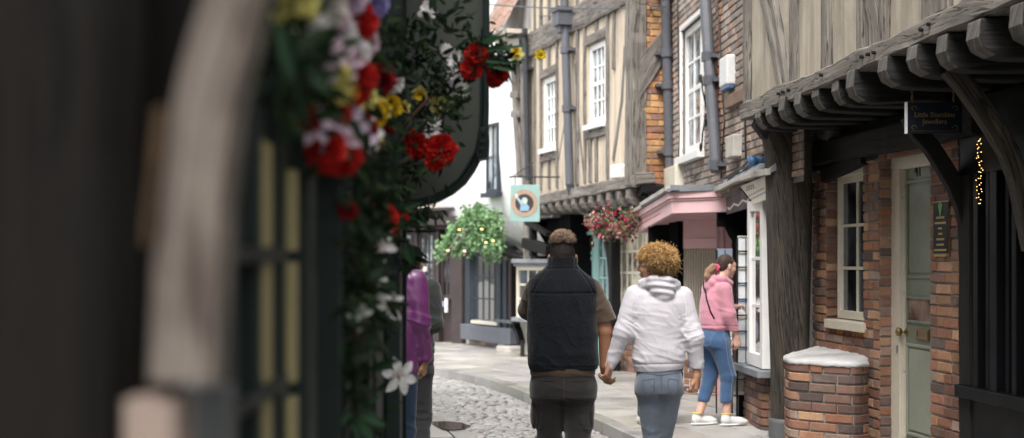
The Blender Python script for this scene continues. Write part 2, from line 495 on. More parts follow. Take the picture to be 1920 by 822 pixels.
def bricks(mb, F, u0, u1, z0, z1, holes=(), pal=None, bl=.222, ch=.076, m=.014, n=0.0, proud=.012, jit=.0052, mi=0, header=.25, phase=0, z_start=None):
    """individually laid, irregular bricks: one closed prism per brick, colour per brick"""
    ins_ = .005
    row = phase
    z = z1
    while z > z0 + .01:
        zb = max(z0, z-ch+m)
        zc = (z+zb)/2
        iv = [(u0, u1)]
        for h in holes:
            if h[2] < zc < h[3]:
                nv = []
                for a, b in iv:
                    if h[1] <= a or h[0] >= b: nv.append((a, b)); continue
                    if h[0] > a: nv.append((a, h[0]))
                    if h[1] < b: nv.append((h[1], b))
                iv = nv
        for a, b in iv:
            p = a
            off = (bl+m)/2 if row % 2 else 0
            first = True
            while p < b - .015:
                L = bl*random.uniform(.93, 1.05)
                if random.random() < header: L = bl*.48
                if first and off: L = bl*.48
                first = False
                e = min(p+L, b)
                if b - e < .04: e = b
                c = random.choice(pal); k = random.uniform(.9, 1.42)
                g_ = (c[0]+c[1]+c[2])/3*random.uniform(.95,1.05); c = tuple(min(.9, (x*.84+g_*.16)*k) for x in c)
                j = lambda s=1: random.uniform(-jit, jit)*s
                i0 = n-.004
                if isinstance(F, Curve):
                    ns = 5; ro = n+proud+j(.8); V = []
                    for q in range(ns+1):
                        f_ = q/ns; x = p+(e-p)*f_; xi = p+ins_+(e-p-2*ins_)*f_
                        V += [F.W(x,zb,i0), F.W(x,zb,ro-.005), F.W(xi,zb+.005,ro), F.W(xi,z-.005,ro), F.W(x,z,ro-.005), F.W(x,z,i0)]
                    Fs = [(6*q+r, 6*q+r+1, 6*q+r+7, 6*q+r+6) for q in range(ns) for r in range(5)]
                    Fs += [(0,1,4,5),(1,2,3,4),(6*ns,6*ns+1,6*ns+4,6*ns+5),(6*ns+1,6*ns+2,6*ns+3,6*ns+4)]
                    mb.add(V, Fs, c, mi=mi); p = e + m*random.uniform(.7, 1.4); continue
                o1 = n+proud+j(.8)
                ins = .005
                v = [F.W(p+j(.5),zb+j(.5),i0), F.W(e+j(.5),zb+j(.5),i0), F.W(e+j(.5),z+j(.5),i0), F.W(p+j(.5),z+j(.5),i0)]
                pp = [(p+ins,zb+ins),(e-ins,zb+ins),(e-ins,z-ins),(p+ins,z-ins)]
                fr = [F.W(x+j(), y+j(), o1+j(.5)) for x, y in pp]
                mid = [F.W(p+j(.4), zb+j(.4), o1-.005), F.W(e+j(.4), zb+j(.4), o1-.005), F.W(e+j(.4), z+j(.4), o1-.005), F.W(p+j(.4), z+j(.4), o1-.005)]
                mb.add(v+mid+fr, [(0,1,5,4),(1,2,6,5),(2,3,7,6),(3,0,4,7),(4,5,9,8),(5,6,10,9),(6,7,11,10),(7,4,8,11),(8,9,10,11)], c, mi=mi)
                p = e + m*random.uniform(.7, 1.4)
        z -= ch
        row += 1

PAL_OLD = [(.26,.105,.058),(.21,.09,.058),(.29,.13,.068),(.17,.08,.058),(.14,.085,.07),(.34,.155,.075),(.23,.12,.085),(.11,.075,.065),(.28,.105,.05),(.24,.15,.11),(.38,.2,.1),(.22,.1,.06),(.42,.23,.12),(.33,.16,.08),(.3,.2,.15)]
PAL_ORANGE = [(.50,.22,.06),(.44,.17,.055),(.56,.28,.08),(.38,.15,.07),(.52,.25,.07),(.3,.14,.08)]
PAL_GREY = [(.33,.27,.23),(.4,.32,.27),(.27,.22,.19),(.43,.33,.27),(.37,.26,.2),(.31,.28,.25),(.42,.3,.22)]

def sash(F, parent, u0, u1, z0, z1, n, cols, rows, fw=.06, bw=.022, fm=None, pane=None, dep=.07, name='window', meet=False, pbars=.03):
    """glazed window: frame + glazing bars, pane behind as sub-part"""
    mb = MB()
    F.box(mb, u0, u0+fw, z0, z1, n-dep, n); F.box(mb, u1-fw, u1, z0, z1, n-dep, n)
    F.box(mb, u0+fw, u1-fw, z0, z0+fw*1.2, n-dep, n-.002); F.box(mb, u0+fw, u1-fw, z1-fw, z1, n-dep, n-.002)
    a, b, c, d = u0+fw, u1-fw, z0+fw*1.2, z1-fw
    for i in range(1, cols):
        x = a+(b-a)*i/cols; F.box(mb, x-bw/2, x+bw/2, c, d, n-dep*.75, n-.02)
    for i in range(1, rows):
        y = c+(d-c)*i/rows
        w = bw*1.9 if (meet and i == rows//2) else bw
        for k in range(cols):
            x0 = a+(b-a)*k/cols+(bw/2 if k else 0); x1 = a+(b-a)*(k+1)/cols-(bw/2 if k < cols-1 else 0)
            F.box(mb, x0, x1, y-w/2, y+w/2, n-dep*.75, n-.022)
    w = mb.build(name, fm or M['white_paint'], parent, bevel=.003)
    g = MB(); F.box(g, a-.005, b+.005, c-.005, d+.005, n-dep*.62, n-dep*.5)
    g.build('pane', pane or M['glass_dark'], w)
    return w

def text_obj(body, size, M4, mat, parent, name='lettering', depth=.002, align='CENTER', font=None, xs=1.0):
    c = bpy.data.curves.new(name, 'FONT'); c.body = body; c.size = size; c.extrude = depth; c.align_x = align; c.align_y = 'CENTER'
    c.resolution_u = 3
    ob = bpy.data.objects.new(name, c)
    dg = bpy.context.evaluated_depsgraph_get()
    COL.objects.link(ob)
    dg.update()
    me = bpy.data.meshes.new_from_object(ob.evaluated_get(dg))
    bpy.data.objects.remove(ob)
    me.materials.clear(); me.materials.append(mat)
    loc = ORG[parent.name]
    T = Matrix.Translation(-Vector(loc)) @ M4 @ Matrix.Scale(xs, 4, (1,0,0))
    me.transform(T)
    o = bpy.data.objects.new(name, me); COL.objects.link(o); o.parent = parent
    ORG[o.name] = ORG[parent.name]
    return o

def frame_m(origin, x, y):
    x = Vector(x).normalized(); y = Vector(y).normalized(); z = x.cross(y)
    m = Matrix((x, y, z)).transposed().to_4x4(); m.translation = Vector(origin); return m
# ================================================================ GROUND
KERB = [(3.6,-3),(3.25,0),(2.8,3),(2.33,6),(1.87,8.9),(1.06,12.3),(.79,14.0),(.24,16.2),(-.2,18.1),(-.62,19.3),(-1.2,20.5),(-2.5,22.3),(-4.6,24.3),(-8,26.5)]
LEFT = [(.0,-3),(-.02,0),(-.03,4),(-.06,8),(-.14,11),(-.29,12.7),(-.5,13.8),(-1.04,15.6),(-1.8,17.3),(-3.0,19.2),(-5,21.2),(-8,23)]
def resample(P, step):
    P = np.array(P, float)
    for _ in range(3):
        Q = [P[0]]
        for a, b in zip(P[:-1], P[1:]): Q += [a*.75+b*.25, a*.25+b*.75]
        Q.append(P[-1]); P = np.array(Q)
    c = np.concatenate([[0], np.cumsum(np.hypot(*np.diff(P, axis=0).T))])
    return P, c
KP, KC = resample(KERB, .1); LP, LC = resample(LEFT, .1)
def onc(P, C, s, t):
    x = np.interp(s, C, P[:,0]); y = np.interp(s, C, P[:,1])
    x2 = np.interp(s+.15, C, P[:,0]); y2 = np.interp(s+.15, C, P[:,1])
    x1 = np.interp(s-.15, C, P[:,0]); y1 = np.interp(s-.15, C, P[:,1])
    dx, dy = x2-x1, y2-y1; L = math.hypot(dx, dy) or 1
    return x + dy/L*t, y - dx/L*t      # t>0 to the right

def mat_wetstone(name, c1, c2, wet=.25, sc=3, rough=.55, bs=.35):
    m, nt, b, o = _m(name)
    ob = coords(nt); v = vcol(nt)
    n = noise(nt, ob, 2.2, 5, .6); f = noise(nt, ob, 40, 4, .7)
    c = mix(nt, ramp(nt, n, [(.35, (0,0,0)), (.65, (1,1,1))]), c1, c2)
    c = mix(nt, 1.0, c, v, 'MULTIPLY')
    c = mix(nt, ramp(nt, f, [(.45, (0,0,0)), (.75, (.5,.5,.5))]), c, tuple(x*.5 for x in c1))
    nt.links.new(c, b.inputs['Base Color'])
    w = noise(nt, ob, 1.1, 4, .6)
    r = ramp(nt, w, [(.38, (wet,)*3), (.62, (rough,)*3)])
    nt.links.new(r, b.inputs['Roughness'])
    b.inputs['Specular IOR Level'].default_value = .5
    bump(nt, b, f, bs, .005)
    return m
M['sett'] = mat_wetstone('wet_setts', (.23,.228,.222), (.34,.335,.325), .16, rough=.45)
M['flag'] = mat_wetstone('york_flagstones', (.27,.263,.252), (.36,.35,.333), .28, rough=.58)
M['kerbstone'] = mat_wetstone('kerb_stone', (.22,.215,.205), (.32,.31,.295), .28, rough=.55)
M['joint'] = mat_plaster('joint_earth', (.12,.115,.105), (.08,.076,.07), None, streak=False)

g = MB(); g.add([(-60,-40,-.02),(60,-40,-.02),(60,90,-.02),(-60,90,-.02)], [(0,1,2,3)])
tag(g.build('ground', M['joint']), kind='structure')

# setts, one stone after another in rows across the street
mb = MB()
s = 0.0; rowi = 0
tm = np.linspace(-1, 1, 4)
while s < KC[-1]-1:
    sw = random.uniform(.07, .1)
    yy = onc(KP, KC, s, 0)[1]
    if yy < 3.0: s += sw; continue
    t = -.012
    while t > -3.6:
        L = random.uniform(.085, .155)
        if rowi % 2 and t > -.05: L *= .5
        a, b2 = t, t-L+.012
        c = random.uniform(.82, 1.15); col = (c, c*random.uniform(.96,1.0), c*random.uniform(.92,1.0))
        h = random.uniform(-.006, .006) - .004
        # gutter dip + camber
        V = []; tilt = random.uniform(-.004,.004); tilt2 = random.uniform(-.004,.004)
        for i, p in enumerate(tm):
            for j, q in enumerate(tm):
                ps = s + sw*(.5+.46*p); pt = (a+b2)/2 + (b2-a)/2*q
                x, y = onc(KP, KC, ps, pt)
                e = max(abs(p), abs(q))
                z = h + (.005 if e < .5 else -.010) + tilt*p + tilt2*q
                V.append((x+random.uniform(-.003,.003), y+random.uniform(-.003,.003), z))
        F = [(i*4+j, (i+1)*4+j, (i+1)*4+j+1, i*4+j+1) for i in range(3) for j in range(3)]
        mb.add(V, [tuple(reversed(f)) for f in F], col)
        t -= L
    s += sw; rowi += 1
tag(mb.build('cobbled_road', M['sett'], smooth=True), kind='structure')

def slabs(P, C, s0, s1, rows, side, z, depth=.14):
    mb = MB()
    t = rows[0]
    for ri in range(len(rows)-1):
        t0, t1 = rows[ri], rows[ri+1]
        s = s0 + random.uniform(-.5, 0)
        while s < s1:
            L = random.uniform(.55, 1.05)
            c = random.uniform(.8, 1.12); col = (c, c*random.uniform(.95,1.0), c*random.uniform(.88,1.0))
            dz = random.uniform(-.004, .004)
            g = .005
            V = []
            k = 3
            for i in range(k+1):
                for tt in (t0+g, t0+g+.008, t1-g-.008, t1-g):
                    ss = s+g + (L-2*g)*i/k
                    x, y = onc(P, C, ss, side*tt)
                    edge = tt in (t0+g, t1-g) or i in (0, k)
                    V.append((x, y, z+dz-(.006 if edge else 0)))
            n = len(V)
            V2 = [(x, y, z-depth) for x, y, _ in V]
            Fs = []
            for i in range(k):
                for j in range(3): 
                    q = (i*4+j, i*4+j+1, (i+1)*4+j+1, (i+1)*4+j); Fs.append(q if side < 0 else tuple(reversed(q)))
            rim = [i*4 for i in range(k+1)] + [k*4+1, k*4+2] + [i*4+3 for i in range(k, -1, -1)] + [2, 1]
            for a, b2 in zip(rim, rim[1:]+rim[:1]):
                Fs.append((a, b2, b2+n, a+n))
            mb.add(V+V2, Fs, col)
            s += L
    return mb
rows = [.17]
while rows[-1] < 5.2: rows.append(rows[-1]+random.uniform(.42,.66))
tag(slabs(KP, KC, 1, KC[-1]-2, rows, 1, .10).build('pavement', M['flag']), kind='structure')
tag(slabs(KP, KC, 1, KC[-1]-2, [0,.165], 1, .105, .2).build('kerb', M['kerbstone']), kind='structure')
rows = [.2]
while rows[-1] < 2.6: rows.append(rows[-1]+random.uniform(.45,.7))
tag(slabs(LP, LC, 1, LC[-1]-1, rows, -1, .055).build('pavement.001', M['flag']), kind='structure')
tag(slabs(LP, LC, 1, LC[-1]-1, [0,.195], -1, .06, .2).build('kerb.001', M['kerbstone']), kind='structure')
# sunken gully puddle beside the left kerb
m, nt, b, o = _m('puddle_water')
b.inputs['Base Color'].default_value = (.07,.058,.045,1); b.inputs['Roughness'].default_value = .02; b.inputs['Specular IOR Level'].default_value = 1
bump(nt, b, noise(nt, coords(nt), 6, 2, .5), .02, .01); M['water'] = m
pts = [(808,800),(835,799),(862,801),(884,808),(878,813),(850,816),(830,815),(818,808)]
pts = [((x-960)/F_PX*(HCAM-.018)*F_PX/(y-HOR), (HCAM-.018)*F_PX/(y-HOR)) for x, y in pts]
V = [(x, y, .066) for x, y in pts]; 
mb = MB(); mb.add(V, [tuple(range(len(V)))])
tag(mb.build('puddle', M['water']), kind='structure')

# ================================================================ BUILDING A (near right, jettied jeweller)
def xa(d): return 4.0685-.115*d
def xj(d): return 3.31-.0975*d
FA = Fac((xa(-4),-4),(xa(12.45),12.45))  # near end run on unseen behind the camera to block light
FJ = Fac((xj(-4),-4),(xj(12.62),12.62))
A = thing('timber_framed_shop', 'jettied timber-framed shop with beige limewashed panels, brick ground floor and sage green door', 'building', (2.8,10.2,.1))
ua = lambda px, n=0.0: FA.u_of(px, n)
door_u = (ua(1747), ua(1650)); win_u = (ua(1621), ua(1549))
u_left = ua(1527)
holes = [(door_u[0], door_u[1], 0, 2.42), (win_u[0], win_u[1], 1.02, 2.45)]
mb = MB()
cells(mb, FA, ua(1800), u_left, .05, 2.62, holes, n=0, depth=.22, mi=1)
bricks(mb, FA, ua(1800), u_left+.02, .06, 2.62, holes, PAL_OLD)
# returns of the door and window recess facing the viewer
class Ret(Fac): pass
def retfac(u, n0, n1):
    a = FA.W(u, 0, n0); b = FA.W(u, 0, n1); return Fac(a[:2], b[:2])
for u, z0, z1 in ((door_u[1], .1, 2.42), (win_u[1], 1.0, 2.45)):
    r = retfac(u-.002, -.22, .0)
    bricks(mb, r, .0, .222, z0, z1, (), PAL_OLD, header=0, bl=.215)
r = retfac(ua(1800), -.3, .01)
wall = mb.build('brick_wall', [M['brick'], M['mortar']], A)
# wall end beyond the window (runs behind the post)
mb = MB(); r = Fac(FA.W(u_left,0,0)[:2], FA.W(u_left,0,-1.2)[:2])
cells(mb, FA, u_left+.01, FA.L, .05, 2.62, [], n=-.12, mi=1); bricks(mb, FA, u_left+.02, FA.L, .06, 2.62, (), PAL_OLD, n=-.12)
mb.build('brick_return', [M['brick'], M['mortar']], A)
# dark timber lintel zone above brick
mb = MB()
def along(u0, u1, z, n, w, t, **k): rail(mb, [FA.W(u0, z, n), FA.W(u1, z, n)], FA.N(), w, t, **k)
along(ua(1850), ua(1545), 2.55, .03, .2, .14, wob=.012)
along(ua(1650), FA.L, 2.52, -.04, .2, .12, wob=.01)
rail(mb, [FA.W(ua(1627), 2.45, .02), FA.W(ua(1552), 2.36, .02)], FA.N(), .1, .08, wob=.01)
FA.box(mb, 0, FA.L, 2.6, 2.98, -.3, -.02)
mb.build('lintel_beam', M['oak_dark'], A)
# door
Dn = -.085
j0 = FA.u_of(1668, Dn); j1 = FA.u_of(1686, Dn)
zt = FA.at(1700, 293, Dn)[1]
mb = MB()
FA.box(mb, j1, j0, .12, zt-.09, Dn-.1, Dn); FA.box(mb, door_u[0]-.02, j0, zt-.09, zt, Dn-.1, Dn+.002)
FA.box(mb, door_u[0]-.03, door_u[0]+.03, .12, zt-.09, Dn-.1, Dn)
FA.box(mb, j1-.012, j1, .12, zt-.09, Dn-.1, Dn-.03)
dfr = mb.build('door_frame', M['cream_old'], A, bevel=.004)
mb = MB()
dn = Dn-.05
zz = lambda y, px=1715: FA.at(px, y, dn)[1]
L0, L1 = door_u[0]+.03, j1-.012
FA.box(mb, L0, L1, .14, zt-.09, dn-.045, dn)
door = mb.build('door', M['sage'], A)
def framed(F, u0, u1, z0, z1, n, w=.02, h=.012, mb=None):
    F.box(mb, u0, u1, z0, z0+w, n, n+h); F.box(mb, u0, u1, z1-w, z1, n, n+h)
    F.box(mb, u0, u0+w, z0+w, z1-w, n, n+h); F.box(mb, u1-w, u1, z0+w, z1-w, n, n+h)
pu0, pu1 = L0+.06, FA.u_of(1702, dn)
for y0, y1, nm in ((522,338,'panel'),(818,645,'panel')):
    mb = MB(); z0, z1 = zz(y0), zz(y1)
    framed(FA, pu0, pu1, z0, z1, dn, .022, .014, mb)
    FA.box(mb, pu0+.04, pu1-.04, z0+.04, z1-.04, dn, dn+.006)
    mb.build(nm, M['sage_pale'] if y0 > 600 else M['sage'], door, bevel=.004)
mb = MB(); z0, z1 = zz(606), zz(556); framed(FA, pu0, pu1, z0, z1, dn, .02, .014, mb); mb.build('light_frame', M['sage'], door, bevel=.004)
mb = MB(); FA.box(mb, pu0+.02, pu1-.02, z0+.02, z1-.02, dn-.01, dn+.003); mb.build('pane', mat_glass('brown_glass', (.12,.08,.06), .12), door)
mb = MB(); FA.box(mb, FA.u_of(1744,dn), FA.u_of(1720,dn), zz(636), zz(614), dn, dn+.012, mi=0)
framed(FA, FA.u_of(1743,dn), FA.u_of(1722,dn), zz(634), zz(617), dn+.012, .014, .006, mb); mb.build('letter_box', M['brass'], door, bevel=.002)
mb = MB(); u, z = FA.at(1694, 622, dn+.03)
tube(mb, [FA.W(u,z,dn), FA.W(u,z,dn+.05)], .012); 
tube(mb, [FA.W(u,z,dn+.045), FA.W(u,z,dn+.06), FA.W(u,z,dn+.08), FA.W(u,z,dn+.09)], [.018,.032,.032,.015], 14)
tube(mb, [FA.W(u,z,dn), FA.W(u,z,dn+.006)], .03, 14)
mb.build('door_knob', M['brass'], door, smooth=True)
mb = MB(); u, z = FA.at(1683, 655, Dn); FA.box(mb, u-.012, u+.012, z-.03, z+.03, Dn, Dn+.01); mb.build('latch', M['lead'], dfr, bevel=.003)
u, z = FA.at(1722, 321, dn)
u0_, z0_ = FA.at(1718, 331, dn); z1_ = FA.at(1718, 310, dn)[1]
text_obj('41', .13, frame_m(FA.W(u, z, dn+.004), -FA.U(), (0,0,1)), M['black_paint'], door, 'door_number', xs=1)
mb = MB(); FA.box(mb, door_u[0]-.02, door_u[1], .05, .135, -.35, .06); mb.build('doorstep', M['stone'], A, bevel=.01)
# window
wn = -.055
wu0, wu1 = win_u[0]-.03, FA.u_of(1570, wn)
w = sash(FA, A, wu0, wu1, 1.16, 2.34, wn, 2, 3, .055, .026, M['cream'], mat_glass('old_glass', (.02,.022,.028), .03, .3))
mb = MB(); FA.box(mb, wu0+.02, wu1+.04, 2.34, 2.43, wn-.08, wn+.03); mb.build('window_head', M['cream_old'], w, bevel=.006); mb = MB()
FA.box(mb, win_u[0]-.05, wu1+.05, 1.075, 1.15, wn-.1, wn+.1); 
mb.build('window_sill', M['cream_old'], w, bevel=.006)
mb = MB(); FA.box(mb, win_u[0]-.02, win_u[1], .9, 1.1, -.22, -.02, mi=1)
# soldier course under the sill
uu = win_u[0]
while uu < win_u[1]-.02:
    c = random.choice(PAL_OLD[:3]+PAL_ORANGE[:2]); FA.box(mb, uu, uu+.062, .9, 1.07, -.03, -.008+random.uniform(0,.006), c); uu += .074
mb.build('sill_brickwork', [M['brick'], M['mortar']], A, bevel=.004)
# brick bay seat
BC = Curve([(2.80,11.12),(2.66,10.98),(2.60,10.99),(2.27,11.3),(2.225,11.4),(2.25,11.75),(2.42,12.22)])
mb = MB()
cells(mb, BC, 0, BC.L, .02, .82, [], n=-.002, mi=1, maxw=.07)
bricks(mb, BC, 0, BC.L, .03, .825, (), PAL_OLD, header=.12, phase=1)
# cap
bay = mb.build('brick_bay', [M['brick'], M['mortar']], A)
mb = MB(); V = []; K = 40
anchor = [(2.82,11.2),(2.68,12.3)]
rings = [(0.0,.818,.016),(0.0,.822,.022),(.0,.848,.02),(.02,.856,0),(.12,.864,0),(.3,.875,0),(.5,.887,0),(.8,.9,0),(1,.905,0)]
for a, z, ex in rings:
    for k in range(K+1):
        u = BC.L*k/K; x, y, _ = BC.W(u, 0, ex)
        ax = anchor[0][0]+(anchor[1][0]-anchor[0][0])*k/K; ay = anchor[0][1]+(anchor[1][1]-anchor[0][1])*k/K
        V.append((x*(1-a)+ax*a, y*(1-a)+ay*a, z+random.uniform(-.005,.005)))
Fs = [(r*(K+1)+k, (r+1)*(K+1)+k, (r+1)*(K+1)+k+1, r*(K+1)+k+1) for r in range(len(rings)-1) for k in range(K)]
mb.add(V, Fs); mb.build('cap_stone', M['cap'], bay, smooth=True)
# great oak post
def col_mesh(mb, cx, cy, zs, rx, ry, seg=28, amp=.012, sq=3.0, shift=None):
    V = []; UV = []
    ph = [random.uniform(0, 6.28) for _ in range(8)]; off = random.uniform(0, 40)
    zz_ = np.arange(zs[0], zs[-1]+.001, .04)
    for z in zz_:
        a = np.interp(z, zs, rx); b = np.interp(z, zs, ry); sx = np.interp(z, zs, shift) if shift else 0
        for k in range(seg+1):
            an = 2*math.pi*(k % seg)/seg
            c, s_ = math.cos(an), math.sin(an)
            r = (abs(c)**sq+abs(s_)**sq)**(-1/sq)
            wv = amp*(math.sin(5*an+ph[0]+z*.7)+.7*math.sin(9*an+ph[1]-z*.9)+.6*math.sin(14*an+ph[2]+z*.5)+.8*math.sin(z*3+ph[3]+2*an)*.8)
            V.append((cx+sx+c*(r*a+wv), cy+s_*(r*b+wv), z)); UV.append((z+off, an/6.283*2*(a+b)*2))
    n = len(zz_)
    F = [(i*(seg+1)+k, i*(seg+1)+k+1, (i+1)*(seg+1)+k+1, (i+1)*(seg+1)+k) for i in range(n-1) for k in range(seg)]
    F.append(tuple((n-1)*(seg+1)+k for k in range(seg)))
    mb.add(V, F, uv=UV)
mb = MB()
col_mesh(mb, 2.40, 12.32, [.1,.7,1.1,1.8,2.3,2.6,2.78], [.15,.155,.165,.18,.19,.205,.24], [.15,.16,.17,.18,.19,.2,.2], amp=.006)
post = mb.build('oak_post', M['oak_post'], A, smooth=True)
mb = MB(); col_mesh(mb, 2.40, 12.32, [.08,.28], [.17,.165], [.17,.165], amp=.003); mb.build('iron_shoe', M['lead_dark'], post, smooth=True)
mb = MB()  # corner cushion bracket
dirn = Vector((-.6,-.05,0))
rail(mb, [(2.62,12.3,2.78),(2.35,12.3,2.79),(2.2,12.3,2.81),(2.11,12.3,2.86)], (0,1,0), [.26,.27,.24,.12], .3, wob=.008, rnd=.5)
mb.build('corner_bracket', M['oak_joist'], A, smooth=False)
# jetty: fascia, joists, boards
mb = MB()
uj = lambda px: FJ.u_of(px)
pts = []
for px, yt, yb in ((1402,197,226),(1471,160,200),(1540,137,172),(1617,98,138),(1690,68,106),(1741,40,84),(1818,4,55),(1905,-55,15)):
    u, a = FJ.at(px, yt); b_ = FJ.at(px, yb)[1]; pts.append((u, (a+b_)/2, a-b_))
u, z, w_ = pts[-1]; pts.append((0.0, z, w_))
rail(mb, [FJ.W(u, z, .0) for u, z, w_ in pts], FJ.N(), [w_ for *_, w_ in pts], .15, wob=.012, seg=.1)
for px, y in ((1461,176),(1469,173),(1480,169),(1541,141),(1617,107),(1629,102),(1640,99),(1729,56),(1744,46)):
    u, z = FJ.at(px, y, .08); tube(mb, [FJ.W(u,z,.05), FJ.W(u,z,.1)], .012, 8, mi=1)
mb.build('bressummer', [M['oak_grey'], M['oak_dark']], A)
zj = 2.9
jl = [1431,1452,1482,1508,1538,1576,1611,1673,1727,1779,1845]
ujs = [uj(p) for p in jl]
u = ujs[-1]
while u > 7.6: u -= .52; ujs.append(u)
for k, u in enumerate(ujs):
    mb = MB(); jw = random.uniform(.15,.19); dz = random.uniform(-.02,.02); dn_ = random.uniform(-.02,.03)
    prof = [(.075+dn_,zj+.03),(.085+dn_,2.83+dz),(.06+dn_,2.77+dz),(.01,2.735+dz),(-.07,2.72+dz),(-.4,2.72),(-1.0,2.71),(-1.0,zj+.03)]
    a = [FJ.W(u-jw, z, n) for n, z in prof]; b_ = [FJ.W(u, z, n) for n, z in prof]
    n_ = len(prof); off = random.uniform(0,30)
    uv = [(off+n, z) for n, z in prof]*1 + [(off+n, z+.3) for n, z in prof]
    Fs = [tuple(range(n_)), tuple(reversed(range(n_, 2*n_)))] + [(i, i+n_, (i+1)%n_+n_, (i+1)%n_) for i in range(n_)]
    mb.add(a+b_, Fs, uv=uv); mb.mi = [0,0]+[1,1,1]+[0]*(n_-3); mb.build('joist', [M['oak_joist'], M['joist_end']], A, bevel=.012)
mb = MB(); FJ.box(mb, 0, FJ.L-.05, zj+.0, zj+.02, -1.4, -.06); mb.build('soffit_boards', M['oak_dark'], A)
# upper wall
mb = MB()
FJ.box(mb, 0, FJ.L, 2.98, 7.2, -.3, -.05)
up = mb.build('plaster_wall', M['plaster_near'], A)
def stud(x0, y0, x1, y1, w, t=.07, F=FJ, mat='oak_grey', parent=None, name='stud', ext=True, n=-.03, mids=(), wob=.006):
    """timber between two seen points of the facade, continued upwards out of the picture"""
    P0 = F.at(x0, y0); P1 = F.at(x1, y1)
    pts = [P1] + [F.at(*m_) for m_ in mids] + [P0]
    if ext:
        du, dz = P0[0]-P1[0], P0[1]-P1[1]; k = (3.3)/max(dz, .3) if ext is True else ext
        k = min(k, 6) if abs(du) > .12 else k
        pts.append((P0[0]+du*k*(.25 if abs(du) > .12 else 1), P0[1]+dz*k*(.25 if abs(du) > .12 else 1)))
    mb = MB(); rail(mb, [F.W(u, z, n) for u, z in pts], F.N(), w, t, wob=wob)
    return mb.build(name, M[mat], parent)
stud(1430,0,1463,172,.11, parent=A, mids=((1450,100),)); stud(1446,0,1472,160,.07, parent=A, mids=((1462,90),))
stud(1484,0,1484,160,.12, parent=A); stud(1544,0,1544,134,.12, parent=A)
stud(1611,0,1611,104,.11, parent=A); stud(1630,0,1643,96,.17, parent=A, mids=((1640,50),)); stud(1652,0,1650,86,.1, parent=A)
stud(1736,0,1736,40,.14, parent=A)
stud(1398,0,1398,200,.07, t=.1, parent=A)
for d in (8.3, 7.4, 6.4, 5.4): 
    px = 960+F_PX*xj(d)/d; mb = MB(); u = uj(px); rail(mb, [FJ.W(u,3.1,-.03), FJ.W(u,7.1,-.03)], FJ.N(), .15, .07); mb.build('stud', M['oak_grey'], A)
mb = MB(); rail(mb, [FJ.W(0,5.3,-.02), FJ.W(FJ.L,5.3,-.02)], FJ.N(), .25, .1); mb.build('wall_plate', M['oak_grey'], A)
mb = MB()
rv = [FJ.W(-.2,7.1,.35),FJ.W(FJ.L+.1,7.1,.35),FJ.W(FJ.L+.1,9.6,-3),FJ.W(-.2,9.6,-3),FJ.W(-.2,7.22,.35),FJ.W(FJ.L+.1,7.22,.35),FJ.W(FJ.L+.1,9.72,-3),FJ.W(-.2,9.72,-3)]
mb.add(rv, BOXF, (.3,.15,.09)); mb.build('roof', M['brick'], A)
# black shopfront to the near side
mb = MB()
u0 = ua(1836)
FA.box(mb, 0, u0+.25, .05, .75, -.3, .02); FA.box(mb, 0, u0+.2, 2.2, 2.7, -.3, .04)
for px, w_, n_ in ((1838,.07,.05),(1856,.05,.03),(1872,.1,.06),(1893,.05,.03),(1911,.06,.05),(1950,.12,.06),(2010,.06,.03),(2100,.12,.06)):
    u = ua(px); FA.box(mb, u-w_, u, .75, 2.2, -.1, n_)
FA.box(mb, 0, u0+.2, .75, .83, -.1, .08)
sf = mb.build('shopfront', M['black_paint'], A, bevel=.005)
mb = MB(); FA.box(mb, 0, u0, .8, 2.2, -.12, -.1); mb.build('pane', M['glass_dark'], sf)
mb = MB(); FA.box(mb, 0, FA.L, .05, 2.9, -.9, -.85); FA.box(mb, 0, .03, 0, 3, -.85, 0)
mb.build('interior_wall', M['near_black'], A)
mb = MB()
ub = ua(1800)
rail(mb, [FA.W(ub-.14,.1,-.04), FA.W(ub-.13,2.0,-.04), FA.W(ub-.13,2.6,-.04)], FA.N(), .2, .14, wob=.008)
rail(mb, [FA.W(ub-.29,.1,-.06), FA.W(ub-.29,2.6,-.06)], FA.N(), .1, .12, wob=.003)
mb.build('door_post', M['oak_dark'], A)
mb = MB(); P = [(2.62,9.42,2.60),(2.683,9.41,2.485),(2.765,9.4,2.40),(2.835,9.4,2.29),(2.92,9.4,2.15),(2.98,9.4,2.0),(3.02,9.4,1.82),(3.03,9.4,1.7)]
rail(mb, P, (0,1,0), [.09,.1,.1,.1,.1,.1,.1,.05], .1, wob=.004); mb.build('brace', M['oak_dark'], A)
mb = MB(); P = [(2.58,8.4,2.78),(2.66,8.4,2.69),(2.756,8.4,2.56),(2.85,8.4,2.42),(2.93,8.4,2.28),(2.99,8.4,2.12),(3.03,8.4,1.92),(3.05,8.4,1.7)]
rail(mb, P, (0,1,0), [.09,.1,.105,.11,.105,.1,.1,.05], .12, wob=.005); mb.build('brace', M['oak_post'], A)

